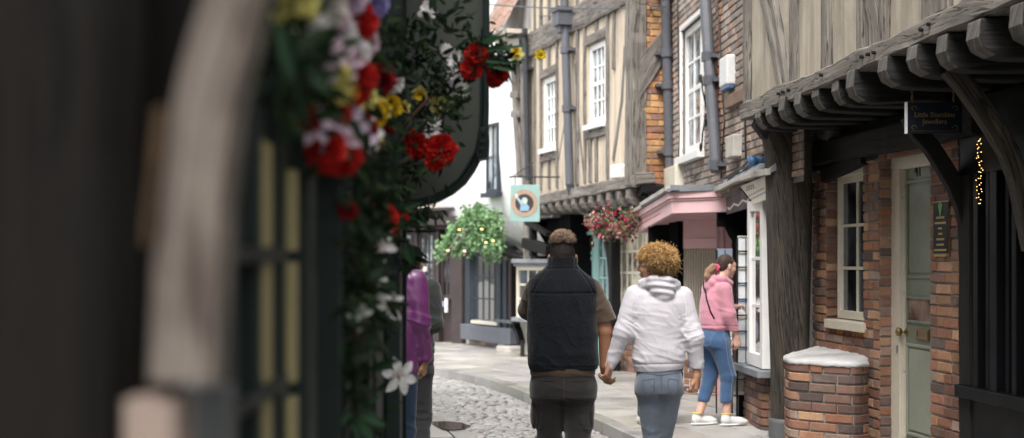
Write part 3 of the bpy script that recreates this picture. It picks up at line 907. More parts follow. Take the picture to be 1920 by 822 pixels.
# plaque on the pier
pu0, pz0 = FA.at(1779, 482, .025); pu1, pz1 = FA.at(1750, 376, .025)
pz0 = FA.at(1765, 481, .03)[1]; pz1 = FA.at(1765, 377, .03)[1]
PL = thing('shop_plaque', 'tall narrow black plaque with gold edge on the brick pier beside the green door', 'sign', FA.W((pu0+pu1)/2, pz0, .02))
mb = MB(); FA.box(mb, pu0, pu1, pz0, pz1, .012, .026); mb.build('board', M['brass'], PL)
mb = MB(); FA.box(mb, pu0+.008, pu1-.008, pz0+.02, pz1-.008, .026, .029); mb.build('panel', M['black_paint'], PL)
mb = MB()
for k in range(9):
    a = (k-4)*.13; uc = (pu0+pu1)/2; z = pz1-.11
    v = [FA.W(uc-.006, z, .031), FA.W(uc+.006, z, .031), FA.W(uc+math.sin(a)*.06+.006, z+math.cos(a)*.1, .0315), FA.W(uc+math.sin(a)*.06-.006, z+math.cos(a)*.1, .0315)]
    mb.add(v, [(0,1,2,3)], (.16+.05*random.random(),.42,.06))
mb.build('leaf_motif', M['leaf'], PL)
mb = MB(); z = pz1-.12
for wd in (.5,.7,.2,.25,.5,.45,.8,.7):
    uc = (pu0+pu1)/2; hw = (pu1-pu0)*.5*wd
    x = uc-hw
    while x < uc+hw:
        l = random.uniform(.004,.012); FA.box(mb, x, x+l, z, z+.014, .029, .031); x += l+.004
    z -= .037
mb.build('lettering', M['gold'], PL)

# hanging jeweller's sign
HS = thing('hanging_sign', 'dark navy hanging sign lettered Little Shambles Jewellers on a chain under the jetty', 'sign', (2.66,9.0,2.95))
sy = 9.02
x0, z1 = PX(1697,193,sy).x, PX(1697,193,sy).z; x1 = PX(1803,193,sy).x; z0 = PX(1697,250,sy).z
mb = MB(); mb.box((x0+.012,sy-.012,z0),(x1,sy+.012,z1)); mb.build('board', mat_paint('navy_sign_paint', (.008,.011,.018), .4), HS, bevel=.002)
mb = MB(); mb.box((x0,sy-.014,z0-.003),(x0+.012,sy+.014,z1+.003)); mb.build('edge_strip', M['white_plastic'], HS)
cx = (x0+x1)/2+.005
gm = mat_plain('dull_gold_lettering', (.2,.135,.05), .5, .2)
text_obj('Little Shambles', .046, frame_m((cx, sy-.0135, PX(0,216,sy).z), (1,0,0), (0,0,1)), gm, HS, xs=.92)
text_obj('Jewellers', .046, frame_m((cx, sy-.0135, PX(0,229,sy).z), (1,0,0), (0,0,1)), gm, HS, xs=.92)
mb = MB()
def scroll(mb, c, s_, flip, y):
    pts = []
    for k in range(16):
        a = k*.35; r = s_*(1-k/18)
        pts.append((c[0]+flip*r*math.cos(a), y, c[1]+r*math.sin(a)))
    tube(mb, pts, .0014, 5)
for zz_, fl in ((z1-.04,1),(z0+.03,-1)):
    scroll(mb, (x0+.05, zz_), .022, 1, sy-.0135); scroll(mb, (x1-.04, zz_), .022, -1, sy-.0135)
mb.box((x0+.035,sy-.0135,z0+.012),(x1-.02,sy-.0125,z0+.0135))
mb.build('scroll_ornament', gm, HS)
for xx in (x0+.045, x1-.05):
    mb = MB(); k = 0; z = z1
    while z < 2.92:
        c = []
        for q in range(9):
            a = 2*math.pi*q/8; lx = .007*math.cos(a); lz = .014*math.sin(a)
            c.append((xx+(lx if k%2 else 0), sy+(0 if k%2 else lx), z+.012+lz))
        tube(mb, c, .0028, 5, cap=False); z += .021; k += 1
    mb.build('chain', M['brass'], HS)

FLi = MB()
u = ua(1840, .06)
for k in range(36):
    z = 2.42 - .43*k/36; c = FA.W(u+random.uniform(-.045,.045), z+random.uniform(-.01,.01), .06+random.uniform(0,.02))
    tube(FLi, [(c[0]-.003,c[1],c[2]),(c[0],c[1],c[2]+.002),(c[0]+.003,c[1],c[2])], [.001,.0022,.001], 5)
place_root('fairy_lights', FLi, M['warm_lamp'], 'thin string of warm fairy lights hanging down the black shopfront window', 'lights', FA.W(u,2.42,.06))
# ================================================================ BUILDING B (brick house with white bay shop and pink shop)
FB = Fac((2.42,11.8),(2.03,18.2))
B = thing('brick_house', 'grey-brown brick house with white sash window, white bay shop and pale pink canopy shop below', 'building', (2.2,15.5,.1))
ub = lambda px, n=0.0: FB.u_of(px, n)
wz0 = FB.at(1300,287)[1]; wz1 = FB.at(1290,50)[1]
wu = (ub(1320), ub(1280))
mb = MB()
holes = [(wu[0], wu[1], wz0, wz1)]
cells(mb, FB, 0, FB.L, 2.3, 7.6, holes, depth=.16, mi=1)
bricks(mb, FB, 0, FB.L, 2.35, 6.2, holes, PAL_GREY, jit=.005, n=0)
rB = Fac(FB.W(FB.L,0,0)[:2], (FB.W(FB.L,0,0)[0]+3, FB.W(FB.L,0,0)[1]+.2))
FB.box(mb, 0, FB.L, 2.5, 7.6, -3, -.2, mi=1)
mb.build('brick_wall', [M['brick'], M['mortar_dark']], B)
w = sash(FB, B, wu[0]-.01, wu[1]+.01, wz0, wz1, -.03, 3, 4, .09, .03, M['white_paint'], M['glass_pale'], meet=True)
mb = MB(); FB.box(mb, wu[0]-.08, wu[1]+.08, wz0-.1, wz0-.01, -.1, .09)
mb.build('window_sill', M['white_paint'], w, bevel=.006); mb = MB()
FB.box(mb, wu[0]-.06, wu[0]+.0, wz0-.01, wz1+.06, -.03, .03); FB.box(mb, wu[1], wu[1]+.06, wz0-.01, wz1+.06, -.03, .03); FB.box(mb, wu[0], wu[1], wz1, wz1+.06, -.03, .028)
build_each(mb, 'architrave', M['white_paint'], w, bevel=.006)
# second window high and near, only its brick ledge in the picture
u1, z1 = FB.at(1360, 208, .05); u0, z0 = FB.at(1398, 165, .05)
mb = MB(); zc = (z0+z1)/2
FB.box(mb, u0-.1, u1, zc-.05, zc+.08, -.01, .06, (.3,.2,.15))
mb.build('string_course', M['brick'], B, bevel=.01)
mb = MB(); u, _ = FB.at(1350, 200); 
bricks(mb, FB, u-.12, u+.1, 2.6, 6.2, (), PAL_OLD, n=.012, header=1); mb.build('brick_quoins', M['brick'], B)
def pipe(F, px0, py0, px1, py1, n, r, mat, parent, joints=(), name='drainpipe', up=2.0, hopper=None, extra=None):
    u0, z0 = F.at(px0, py0, n); u1, z1 = F.at(px1, py1, n)
    k = up/max(z0-z1, .1)
    top = (u0+(u0-u1)*k, z0+(z0-z1)*k)
    mb = MB(); pts = [F.W(u1,z1,n), F.W(u0,z0,n), F.W(top[0],top[1],n)]
    if extra: pts = [F.W(*e) for e in extra] + pts
    tube(mb, pts, r, 14)
    for jp in joints:
        a = (jp-py0)/(py1-py0); u = u0+(u1-u0)*a; z = z0+(z1-z0)*a
        tube(mb, [F.W(u,z-.05,n), F.W(u,z+.05,n)], r*1.3, 14)
        F.box(mb, u-r*2.2, u+r*2.2, z-.02, z+.02, -.01, n)
    if hopper:
        u, z = F.at(*hopper, n)
        for (a, b_, rr) in ((0,.1,1.5),(.1,.3,2.2),(.3,.36,2.6)):
            F.box(mb, u-r*rr, u+r*rr, z+a, z+b_, n-r*1.8, n+r*rr)
    return mb.build(name, M[mat], parent, smooth=False, bevel=0)
pipe(FB, 1322,0,1343,322,.1,.062,'pipe',B, joints=(110,155,310))
# box of second pipe, by the corner of the timber house
# wrought iron scroll brackets on the pipe
for yc, fl in ((170,1),(240,-1)):
    mb = MB(); u, z = FB.at(1331, yc+18*fl, .1)
    P = []
    for k in range(22):   # big curl
        a = k*.42; r = .085*(1-k/26); P.append((u+.13+r*math.cos(a+1.57), z+fl*(-r*math.sin(a+1.57)*1.0+.02)))
    P = P[::-1]
    P += [(u+.22, z+fl*.06), (u+.3, z+fl*.14), (u+.34, z+fl*.24)]
    for k in range(18):
        a = k*.42; r = .06*(1-k/22); P.append((u+.40-r*math.cos(a), z+fl*(.27+r*math.sin(a))))
    tube(mb, [FB.W(u_, z_, .12) for u_, z_ in P], .009, 6)
    tube(mb, [FB.W(u,z,.1), FB.W(u+.13,z,.12)], .012, 6)
    mb.build('scroll_bracket', M['iron'], B, smooth=True)
# alarm boxes
def wallbox(F, px0, py0, px1, py1, n0, dep, mat, parent, name, bev=.012):
    u0, za = F.at(px1, (py0+py1)/2, n0); u1, _ = F.at(px0, (py0+py1)/2, n0)
    um = (px0+px1)/2; zt = F.at(um, py0, n0+dep)[1]; zb = F.at(um, py1, n0+dep)[1]
    mb = MB(); F.box(mb, min(u0,u1), max(u0,u1), zb, zt, n0-.02, n0+dep); return mb.build(name, M[mat], parent, bevel=bev), (min(u0,u1), max(u0,u1), zb, zt)
ab, q = wallbox(FB, 1366, 94, 1380, 152, 0, .1, 'white_plastic', B, 'alarm_box', .02)
mb = MB(); FB.box(mb, q[0]+.01, q[1]-.01, q[2]-.035, q[2], .01, .09); mb.build('beacon', M['blue_plastic'], ab, bevel=.01)
wallbox(FB, 1378, 247, 1393, 290, 0, .1, 'stone', B, 'vent_box')
wallbox(FB, 1262, 306, 1284, 350, 0, .12, 'cream', B, 'meter_box')
mb = MB(); u, z = FB.at(1421, 300, .18); tube(mb, [FB.W(u,z,.05), FB.W(u,z,.2)], .03, 12); tube(mb, [FB.W(u,z,.2), FB.W(u,z-.02,.26)], [.045,.05], 12)
mb.build('wall_lamp', M['blue_plastic'], B, smooth=True)
# cables sagging along the wall
mb = MB()
def cab(F, pts, r=.008, n=.03): tube(mb, [F.W(*F.at(x, y, n), n) for x, y in pts], r, 5, cap=False)
cab(FB, [(1270,0),(1272,120),(1275,250),(1272,300),(1250,345)]); cab(FB, [(1345,0),(1352,120),(1358,230),(1352,335)]); cab(FB, [(1360,335),(1385,318),(1402,312),(1430,292)], .014, .06)
cab(FB, [(1362,331),(1380,325),(1405,300),(1436,288)], .01, .05); cab(FB, [(1290,330),(1300,335),(1312,325)], .006); cab(FB, [(1404,60),(1396,180),(1398,300)], .01)
build_each(mb, 'wall_cable', M['iron'], B)
# --- white shop roof (lead with a stone edge)
RX = lambda d: 2.225-.004*(d-12)
mb = MB()
for k in range(9):
    d0 = 12.15+k*.375; d1 = d0+.375
    j = random.uniform(-.008,.008)
    wx = lambda d: FB.W((d-11.8)/math.cos(math.atan(.0609)),0,0)[0]
    v = [(RX(d0)-.02,d0,2.385+j),(wx(d0)+.05,d0,2.50),(wx(d1)+.05,d1,2.50),(RX(d1)-.02,d1,2.385+j),(RX(d0)-.02,d0,2.425+j),(wx(d0)+.05,d0,2.66),(wx(d1)+.05,d1,2.66),(RX(d1)-.02,d1,2.425+j)]
    mb.add(v, BOXF)
mb.build('lead_roof', M['lead'], B)
mb = MB(); rail(mb, [(RX(12.15)-.035,12.15,2.405),(RX(13.6)-.035,13.6,2.415),(RX(15.5)-.035,15.5,2.40)], (1,0,0), .05, .05, wob=.01, seg=.15); mb.build('roof_edge', M['stone'], B)
FS = Fac((2.235,11.9),(2.215,15.6))
def quadp(F, P, n, t, mb, col=(1,1,1), mi=0, uv=None):
    a = [F.at(x, y, n) for x, y in P]
    V = [F.W(u,z,n) for u,z in a] + [F.W(u,z,n-t) for u,z in a]; k = len(P)
    mb.add(V, [tuple(range(k)), tuple(reversed(range(k,2*k)))] + [(i,(i+1)%k,(i+1)%k+k,i+k) for i in range(k)], col, mi=mi, uv=uv)
mb = MB(); quadp(FS, [(1388,350),(1414,383),(1446,370),(1446,325)], 0, .03, mb); sb = mb.build('signboard', M['cream'], B)
mb = MB()
for (x0,y0,x1,y1,k) in ((1400,352,1414,347,4),(1399,357,1416,351,4),(1404,368,1434,352,7),(1408,374,1436,360,7)):
    for i in range(k):
        a = i/k; x = x0+(x1-x0)*a; y = y0+(y1-y0)*a; dx = (x1-x0)/k*.5; dy = (y1-y0)/k*.5
        quadp(FS, [(x,y-1.6),(x,y+1.6),(x+dx,y+dy+1.6),(x+dx,y+dy-1.6)], .003, .003, mb, (.25,.2,.2))
mb.build('faded_lettering', M['vcol'], sb)
# dark valance with zigzag
mb = MB(); quadp(FS, [(1362,372),(1362,402),(1402,390),(1412,384),(1386,352)], -.04, .03, mb); va = mb.build('valance', mat_paint('plum_paint', (.07,.045,.055), .7), B)
mb = MB(); Z = [(1364,388),(1368,391),(1376,381),(1384,384),(1392,374),(1400,377),(1404,371)]
for a, b_ in zip(Z[:-1], Z[1:]): quadp(FS, [a, (a[0],a[1]+3.6), (b_[0],b_[1]+3.6), b_], -.034, .004, mb)
mb.build('zigzag_trim', M['cream'], va)
# white bay window
FW = Fac((2.262,12.86),(2.235,13.52)); FW2 = Fac((2.262,12.86),(2.75,12.86))
mb = MB(); W1 = sash(FW, B, 0, FW.L, .66, 2.2, 0, 1, 3, .1, .03, M['white_paint'], M['clear'], dep=.06)
W2 = sash(FW2, B, .002, FW2.L, .66, 2.2, 0, 2, 3, .075, .03, M['white_paint'], M['clear'], dep=.06)
mb = MB(); 
v = [(2.2,12.76,.585),(2.8,12.76,.585),(2.8,13.9,.585),(2.13,13.9,.585),(2.2,12.76,.65),(2.8,12.76,.65),(2.8,13.9,.65),(2.13,13.9,.65)]
mb.add(v, BOXF); mb.build('window_ledge', M['lead'], B, bevel=.006)
FBB = Curve([(2.8,12.9),(2.32,12.9),(2.28,12.92),(2.27,13.0),(2.25,13.75),(2.26,13.8),(2.6,13.8)])
mb = MB(); cells(mb, FBB, 0, FBB.L, .05, .585, [], n=-.002, mi=1, maxw=.1); bricks(mb, FBB, 0, FBB.L, .07, .585, (), PAL_OLD); mb.build('brick_plinth', [M['brick'], M['mortar']], B)
mb = MB(); mb.box((2.6,13.9,.1),(3.2,13.95,2.4)); mb.box((2.34,13.3,.66),(2.9,13.34,2.2), (1,1,1)); mb.build('shop_interior', M['near_black'], B)
mb = MB()
for k in range(16):
    x = random.uniform(2.34,2.6); z = random.choice((.72,1.02,1.32,1.62,1.9)); y = random.uniform(12.95,13.2); s_ = random.uniform(.03,.07)
    mb.box((x,y,z),(x+s_,y+s_*.4,z+random.uniform(.06,.2)), random.choice([(.5,.25,.1),(.6,.55,.45),(.15,.25,.4),(.55,.5,.4),(.45,.1,.08)]))
build_each(mb, 'shop_item', M['vcol'], B)
# dark ground-floor back wall
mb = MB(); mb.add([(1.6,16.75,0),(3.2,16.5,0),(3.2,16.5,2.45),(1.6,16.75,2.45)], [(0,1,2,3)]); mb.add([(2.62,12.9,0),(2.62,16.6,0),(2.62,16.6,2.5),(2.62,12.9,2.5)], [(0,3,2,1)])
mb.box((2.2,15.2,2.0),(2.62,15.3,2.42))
mb.build('recess_wall', M['near_black'], B)
# --- pink canopy shop
C0 = (1.742,15.5); T0 = (1.50,17.55)
FC1 = Fac(C0, T0); FC2 = Fac((2.30,15.05), C0)
Z = [(0.0,2.382,2.152),(FC1.L,2.195,1.96)]
mb = MB()
def slab(F, P, n0, n1, mb=mb, col=(1,1,1)):
    """P: (u, ztop, zbot) stations"""
    for (ua_, zt_, zb_), (ub_, zt2, zb2) in zip(P[:-1], P[1:]):
        v = [F.W(ua_,zb_,n0),F.W(ub_,zb2,n0),F.W(ub_,zb2,n1),F.W(ua_,zb_,n1),F.W(ua_,zt_,n0),F.W(ub_,zt2,n0),F.W(ub_,zt2,n1),F.W(ua_,zt_,n1)]
        mb.add(v, BOXF if not F.flip else [tuple(reversed(q)) for q in BOXF], col)
slab(FC1, Z, -.05, 0)
slab(FC1, [(u, zt_+.0, zt_-.07) for u, zt_, zb_ in Z], 0, .035)
slab(FC1, [(u, zt_-.075, zt_-.095) for u, zt_, zb_ in Z], 0, .018)
slab(FC2, [(0,2.385,2.155),(FC2.L,2.382,2.152)], -.05, 0)
slab(FC2, [(-.0,2.385,2.315),(FC2.L+.03,2.382,2.312)], 0, .03)
slab(FC2, [(-.0,2.31,2.29),(FC2.L+.015,2.307,2.287)], 0, .015)
can = mb.build('shop_canopy', M['pink'], B, bevel=.004)
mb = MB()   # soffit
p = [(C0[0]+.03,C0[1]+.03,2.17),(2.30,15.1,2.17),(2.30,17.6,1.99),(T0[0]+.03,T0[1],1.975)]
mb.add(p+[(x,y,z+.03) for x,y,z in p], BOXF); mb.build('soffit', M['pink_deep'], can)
mb = MB()   # lead top
p = [(C0[0]-.05,C0[1]-.05,2.385),(2.32,15.0,2.385),(2.3,17.6,2.36),(T0[0]-.06,T0[1],2.2)]
q = [(C0[0]-.05,C0[1]-.05,2.42),(2.32,15.0,2.47),(2.3,17.6,2.55),(T0[0]-.06,T0[1],2.235)]
mb.add(p+q, BOXF); mb.box((1.72,15.36,2.4),(2.32,15.44,2.455)); mb.build('lead_roof', M['lead'], can)
for seg_ in ((0,1.35,0),(1.3,FC1.L+.05,-.025)):
    mb = MB(); zf = lambda u: 2.425-.19*u/FC1.L+seg_[2]
    rail(mb, [FC1.W(seg_[0],zf(seg_[0]),.035), FC1.W(seg_[1],zf(seg_[1]),.035)], (0,0,1), .07, .05, wob=.006); mb.build('stone_edge', M['stone'], can)
mb = MB()
u = .55
while u < FC1.L-.35:
    L = random.uniform(.04,.09)
    zb = 2.215-.185*u/FC1.L
    v = [FC1.W(u,zb,.001), FC1.W(u+L,zb-.16*L/FC1.L,.001), FC1.W(u+L,zb+.014,.004), FC1.W(u,zb+.014,.004)]
    mb.add(v, [(0,1,2,3)], (.55,.12,.12)); 
    if random.random() < .8:
        v = [FC1.W(u+.01,zb+.03,.003), FC1.W(u+.02,zb+.03,.003), FC1.W(u+.02,zb+.085,.003), FC1.W(u+.01,zb+.085,.003)]
        mb.add(v, [(0,1,2,3)], (.6,.33,.35))
        v = [FC1.W(u+.02,zb+.05,.003), FC1.W(u+.05,zb+.05,.003), FC1.W(u+.05,zb+.06,.003), FC1.W(u+.02,zb+.06,.003)]
        mb.add(v, [(0,1,2,3)], (.6,.33,.35))
    u += L+.02
mb.build('faded_lettering', M['vcol'], can)
FR = Fac.px((1378,16.0),(1254,16.5))
mb = MB()
def fq(px0, py0, px1, py1, n0, n1, m_=None, F=FR, mb_=None):
    u0, z0 = F.at(px1, py1, n1); u1, z1 = F.at(px0, py0, n1); F.box(mb_ or mb, min(u0,u1), max(u0,u1), min(z0,z1), max(z0,z1), n0, n1)
fq(1281,398,1343,466,-.04,.0); fq(1281,448,1343,453,0,.015)
mb.build('pink_panel', M['pink'], B)
mb = MB(); fq(1343,395,1372,760,-.1,.04); fq(1343,395,1347,760,.04,.05); fq(1355,395,1357,760,.04,.05)
mb.build('pink_pilaster', M['pink_deep'], B, bevel=.003)
mb = MB(); fq(1281,466,1343,690,-.06,-.03); mb.build('lace_screen', mat_fabric('lace', (.5,.44,.36), (.36,.31,.25), 60, .5, big=9, bigamt=.4, dist=.005), B)
mb = MB()
for k in range(13): fq(1283+k*4.7,468,1284.2+k*4.7,690,-.03,-.018)
for k in range(0): fq(1282,470+k*6.4,1343,471.2+k*6.4,-.018,-.01)
mb.build('trellis', mat_paint('trellis_paint', (.5,.45,.38), .7), B)
mb = MB(); fq(1254,400,1281,735,-.08,-.02); fq(1266,400,1272,735,-.02,.03); mb.build('black_pilaster', M['black_paint'], B)
mb = MB(); fq(1281,690,1343,740,-.06,-.02); z_ = 0
bricks(mb, FR, FR.u_of(1378), FR.u_of(1281), .1, .5, (), PAL_OLD, n=-.02); mb.build('brick_plinth', M['brick'], B)
mb = MB(); P = [(1352,400),(1356,420),(1366,442),(1383,466),(1388,466),(1388,398)]
quadp(Fac((2.5,15.2),(2.0,15.24)), P, 0, .05, mb); mb.build('shaped_bracket', M['black_paint'], B)

# postcard racks
def rack(x, y, rot, z0, z1, label, w=.19, cols=1):
    t = thing('postcard_rack', label, 'rack', (x, y, .1), 'postcard racks outside the shop')
    mb = MB(); u = Vector((math.cos(rot), math.sin(rot), 0)); n = Vector((u.y, -u.x, 0)); c = Vector((x, y, 0))
    for a in (-w/2, w/2, 0):
        tube(mb, [c+u*a+n*.012+Vector((0,0,z0)), c+u*a+n*.012+Vector((0,0,z1))], .004, 5)
    z = z0+.03
    while z < z1: tube(mb, [c-u*w/2+n*.014+Vector((0,0,z)), c+u*w/2+n*.014+Vector((0,0,z))], .0035, 5); z += .155
    for a in (-w/2, w/2): tube(mb, [c+u*a-n*.03+Vector((0,0,.1)), c+u*a-n*.03+Vector((0,0,z1))], .008, 6)
    mb.build('wire_frame', M['iron'], t)
    z = z0+.03; k = 0
    while z < z1-.05:
        mb = MB(); a0, a1 = -w/2+.004, w/2-.004
        q = [c+u*a0+Vector((0,0,z)), c+u*a1+Vector((0,0,z)), c+u*a1-n*.01+Vector((0,0,z+.145)), c+u*a0-n*.01+Vector((0,0,z+.145))]
        q2 = [p-n*.01 for p in q]
        mb.add([tuple(p) for p in q+q2], [(0,1,2,3),(4,7,6,5),(0,3,7,4),(1,5,6,2),(3,2,6,7),(0,4,5,1)], (.72,.74,.76))
        cc = random.choice([(.14,.24,.42),(.3,.4,.5),(.35,.38,.3),(.5,.44,.38),(.2,.24,.3)])
        h = random.uniform(.008,.03) if cols == 1 else .11
        q = [c+u*a0+n*.002+Vector((0,0,z+.145-h)), c+u*a1+n*.002+Vector((0,0,z+.145-h)), c+u*a1-n*.006+Vector((0,0,z+.145)), c+u*a0-n*.006+Vector((0,0,z+.145))]
        mb.add([tuple(p) for p in q], [(0,1,2,3)], cc)
        mb.build('postcard', M['vcol'], t); z += .155
    return t
rack(2.262, 13.78, .05, .62, 1.86, 'white postcard rack with black wires beside the white bay window', .155)
rack(2.14, 14.3, .05, .5, 1.75, 'postcard rack half hidden behind the woman in the pink hoodie', .16, cols=2)
rack(2.2, 13.86, -.1, .3, .62, 'low rack of small coloured cards below the white bay ledge', .24, cols=2)
mb = MB(); mb.box((2.215,13.9,.11),(2.33,14.05,.44)); place_root('rack_stand', mb, M['black_paint'], 'black stand of the low card rack by the brick plinth', 'stand', (2.27,13.95,.1))

# ================================================================ BUILDING C (timber house with orange brick return)
FC = Fac.px((1201,18.0),(997,22.5))
Cb = thing('timber_house', 'tall timber-framed house with pale beige panels, two white windows and an orange brick side', 'building', (.9,20,.1))
uc = lambda px, n=0.0: FC.u_of(px, n)
def hole(px0, py0, px1, py1): 
    a, z0 = FC.at((px0+px1)/2, py1); return (uc(px1), uc(px0), z0, FC.at((px0+px1)/2, py0)[1])
w1 = hole(1020,145,1043,278); w2 = hole(1105,81,1135,232)
mb = MB()
zb = 2.62
cells(mb, FC, 0, FC.L, zb, 8, [w1, w2], depth=.12); FC.box(mb, .3, FC.L, zb, 8, -4, -.3)
mb.build('plaster_wall', M['plaster_far'], Cb)
for wdw, c_, r_ in ((w1,2,4),(w2,2,4)):
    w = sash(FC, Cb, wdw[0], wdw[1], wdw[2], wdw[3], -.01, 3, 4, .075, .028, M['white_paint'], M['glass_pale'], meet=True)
    mb = MB(); FC.box(mb, wdw[0]-.07, wdw[1]+.07, wdw[2]-.07, wdw[2], -.05, .08); mb.build('window_sill', M['white_paint'], w, bevel=.005)
S = lambda *a, **k: stud(*a, F=FC, mat='oak_far', parent=Cb, **k)
def vst(px, y0=-50, y1=None, w=.08, t=.06):
    u = uc(px); z0 = FC.at(px, y1)[1] if y1 else zb+.1; z1 = 7.8 if y0 < 0 else FC.at(px, y0)[1]
    mb = MB(); rail(mb, [FC.W(u, z0, 0), FC.W(u, z1, 0)], FC.N(), w, t, wob=.008); mb.build('stud', M['oak_far'], Cb)
for px, y0, y1 in ((1004,-50,None),(1016,-50,None),(1031,-50,135),(1046,-50,None),(1084,-50,None),(1098,-50,None),(1120,-50,75),(1141,-50,None),(1153,-50,130),(1031,290,None),(1120,245,None),(1108,245,None)):
    vst(px, y0, y1, random.uniform(.06,.1))
S(1172,88,1150,302,.1, ext=.01, mids=((1166,190),)); S(1078,120,1096,340,.07, ext=.01, mids=((1086,240),)); S(1062,205,1048,300,.06, ext=.01)
S(1128,240,1110,262,.05, ext=.01); S(1056,-10,1062,240,.06, ext=.3)
mb = MB(); rail(mb, [FC.W(0,5.15,0), FC.W(FC.L,5.05,0)], FC.N(), .36, .1, wob=.02); mb.build('rail', M['oak_far'], Cb)
for wdw in (w1, w2):
    mb = MB(); rail(mb, [FC.W(wdw[0]-.08,wdw[3]+.09,.0), FC.W(wdw[1]+.08,wdw[3]+.07,.0)], FC.N(), .13, .08, wob=.008); 
    rail(mb, [FC.W(wdw[0]-.08,wdw[2]-.14,.0), FC.W(wdw[1]+.08,wdw[2]-.15,.0)], FC.N(), .1, .08, wob=.008); build_each(mb, 'window_rail', M['oak_far'], Cb)
mb = MB(); rail(mb, [FC.W(.12,zb-.02,.01), FC.W(.11,5,.02), FC.W(.13,8,.01)], FC.N(), .24, .22, wob=.018); mb.build('corner_post', M['oak_grey'], Cb)
mb = MB(); rail(mb, [FC.W(-.05,zb+.02,.02), FC.W(2,zb-.02,.03), FC.W(FC.L,zb-.07,.02)], FC.N(), .16, .18, wob=.012); mb.build('bressummer', M['oak_grey'], Cb)
for k in range(14):
    u = .1+k*.36; mb = MB(); z = zb-.1
    prof = [(.1,z+.02),(.11,z-.08),(.07,z-.15),(0,z-.18),(-.5,z-.18),(-.5,z+.02)]
    a = [FC.W(u, z_, n_) for n_, z_ in prof]; b_ = [FC.W(u+.13, z_, n_) for n_, z_ in prof]; n_ = len(prof)
    mb.add(a+b_, [tuple(range(n_)), tuple(reversed(range(n_,2*n_)))]+[(i,(i+1)%n_,(i+1)%n_+n_,i+n_) for i in range(n_)], uv=[(p_[0],p_[1]) for p_ in prof]*2)
    mb.build('joist', M['oak_far'], Cb, bevel=.01)
mb = MB(); FC.box(mb, 0, FC.L, zb-.12, zb-.08, -1.2, -.02); mb.build('soffit_boards', M['oak_dark'], Cb)
pipe(FC, 1058,0,1068,345,.12,.062,'pipe',Cb, joints=(95,205), hopper=(1058,62), extra=[(uc(1088),2.25,-.25),(uc(1078),2.42,.0)])
wallbox(FC, 1159, 306, 1172, 333, .0, .12, 'white_plastic', Cb, 'alarm_box', .02)
# orange brick return
xr = FC.W(0,0,0)
FO = Fac((xr[0]+.02, xr[1]+.03), (2.14, 18.16))
uo = lambda px: FO.u_of(px)
mb = MB(); zo = 2.55
cells(mb, FO, 0, FO.L, zo, 8, [], n=0, mi=1); bricks(mb, FO, 0, FO.L, zo, 6.2, (), PAL_ORANGE, ch=.082, m=.014, proud=.014)
mb.build('orange_brick_wall', [M['brick'], M['mortar']], Cb)
mb = MB(); a = FO.at(1252,70); b_ = FO.at(1196,180)
P_ = [(1201,108),(1256,40),(1260,90),(1201,184)]; quadp(FO, P_, .045, .05, mb, uv=[(0,0),(.6,0),(.6,.27),(0,.27)]*2); mb.build('diagonal_brace', M['oak_far'], Cb)
mb = MB(); rail(mb, [FO.W(-.05,2.55,.05), FO.W(.3,2.5,.05), FO.W(.75,2.5,.03)], FO.N(), .18, .2, wob=.01, rnd=.4); mb.build('jetty_bracket', M['oak_dark'], Cb)
mb = MB(); rail(mb, [FO.W(-.12,2.66,.06), FO.W(.12,2.68,.08)], FO.N(), .16, .16, wob=.01); mb.build('beam_end', M['oak_grey'], Cb)
pipe(FO, 1248,20,1256,325,.12,.06,'pipe',Cb, joints=(100,160,285), hopper=(1247,-10))
mb = MB(); u,z = FO.at(1262,232,.1); rail(mb, [FO.W(u-.06,z+.08,.14), FO.W(u+.06,z-.08,.14)], FO.N(), .07, .07, wob=0); mb.build('flood_light', M['pipe_dark'], Cb)
# ground floor of C
zb2 = 2.45
G0 = -.55
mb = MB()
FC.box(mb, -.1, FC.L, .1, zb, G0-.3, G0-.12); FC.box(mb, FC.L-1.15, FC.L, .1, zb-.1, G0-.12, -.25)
mb.build('ground_floor_wall', M['near_black'], Cb)
gu = lambda px: FC.u_of(px, G0)
gz = lambda px, py: FC.at(px, py, G0)[1]
tu0, tu1 = gu(1146), gu(1088)
mb = MB()
FC.box(mb, tu0, tu1, gz(1117,440), gz(1117,434), G0-.1, G0+.03)
FC.box(mb, tu0, tu1, gz(1117,408), gz(1117,402), G0-.1, G0+.02)
for px, w_ in ((1090,.06),(1117,.07),(1144,.06)): u = gu(px); FC.box(mb, u-w_/2, u+w_/2, .1, gz(px,404), G0-.1, G0+.01)
tf = mb.build('door_frame', M['teal'], Cb, bevel=.004)
mb = MB(); FC.box(mb, gu(1115), gu(1092), .12, gz(1103,441), G0-.09, G0-.05)
dd = mb.build('door', mat_paint('door_duck_egg', (.36,.58,.55), .4), Cb)
mb = MB(); a_, b_ = gu(1113.5), gu(1093.5)
for y0, y1 in ((447,478),(482,560),(566,690)): framed(FC, a_, b_, gz(1103,y1), gz(1103,y0), G0-.05, .05, .02, mb)
mb.build('panel', M['teal'], dd)
mb = MB(); FC.box(mb, gu(1108.5), gu(1103.5), gz(1106,463), gz(1106,446), G0-.05, G0-.02); mb.build('brass_plate', M['brass'], dd)
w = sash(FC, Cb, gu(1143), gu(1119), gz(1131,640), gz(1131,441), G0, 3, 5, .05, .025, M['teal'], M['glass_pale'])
w = sash(FC, Cb, gu(1143), gu(1092), gz(1117,434), gz(1117,408), G0, 3, 1, .05, .04, M['teal'], M['teal'])
mb = MB(); FC.box(mb, gu(1143), gu(1119), .1, gz(1131,640), G0-.1, G0-.01); mb.build('stall_riser', M['teal'], Cb)
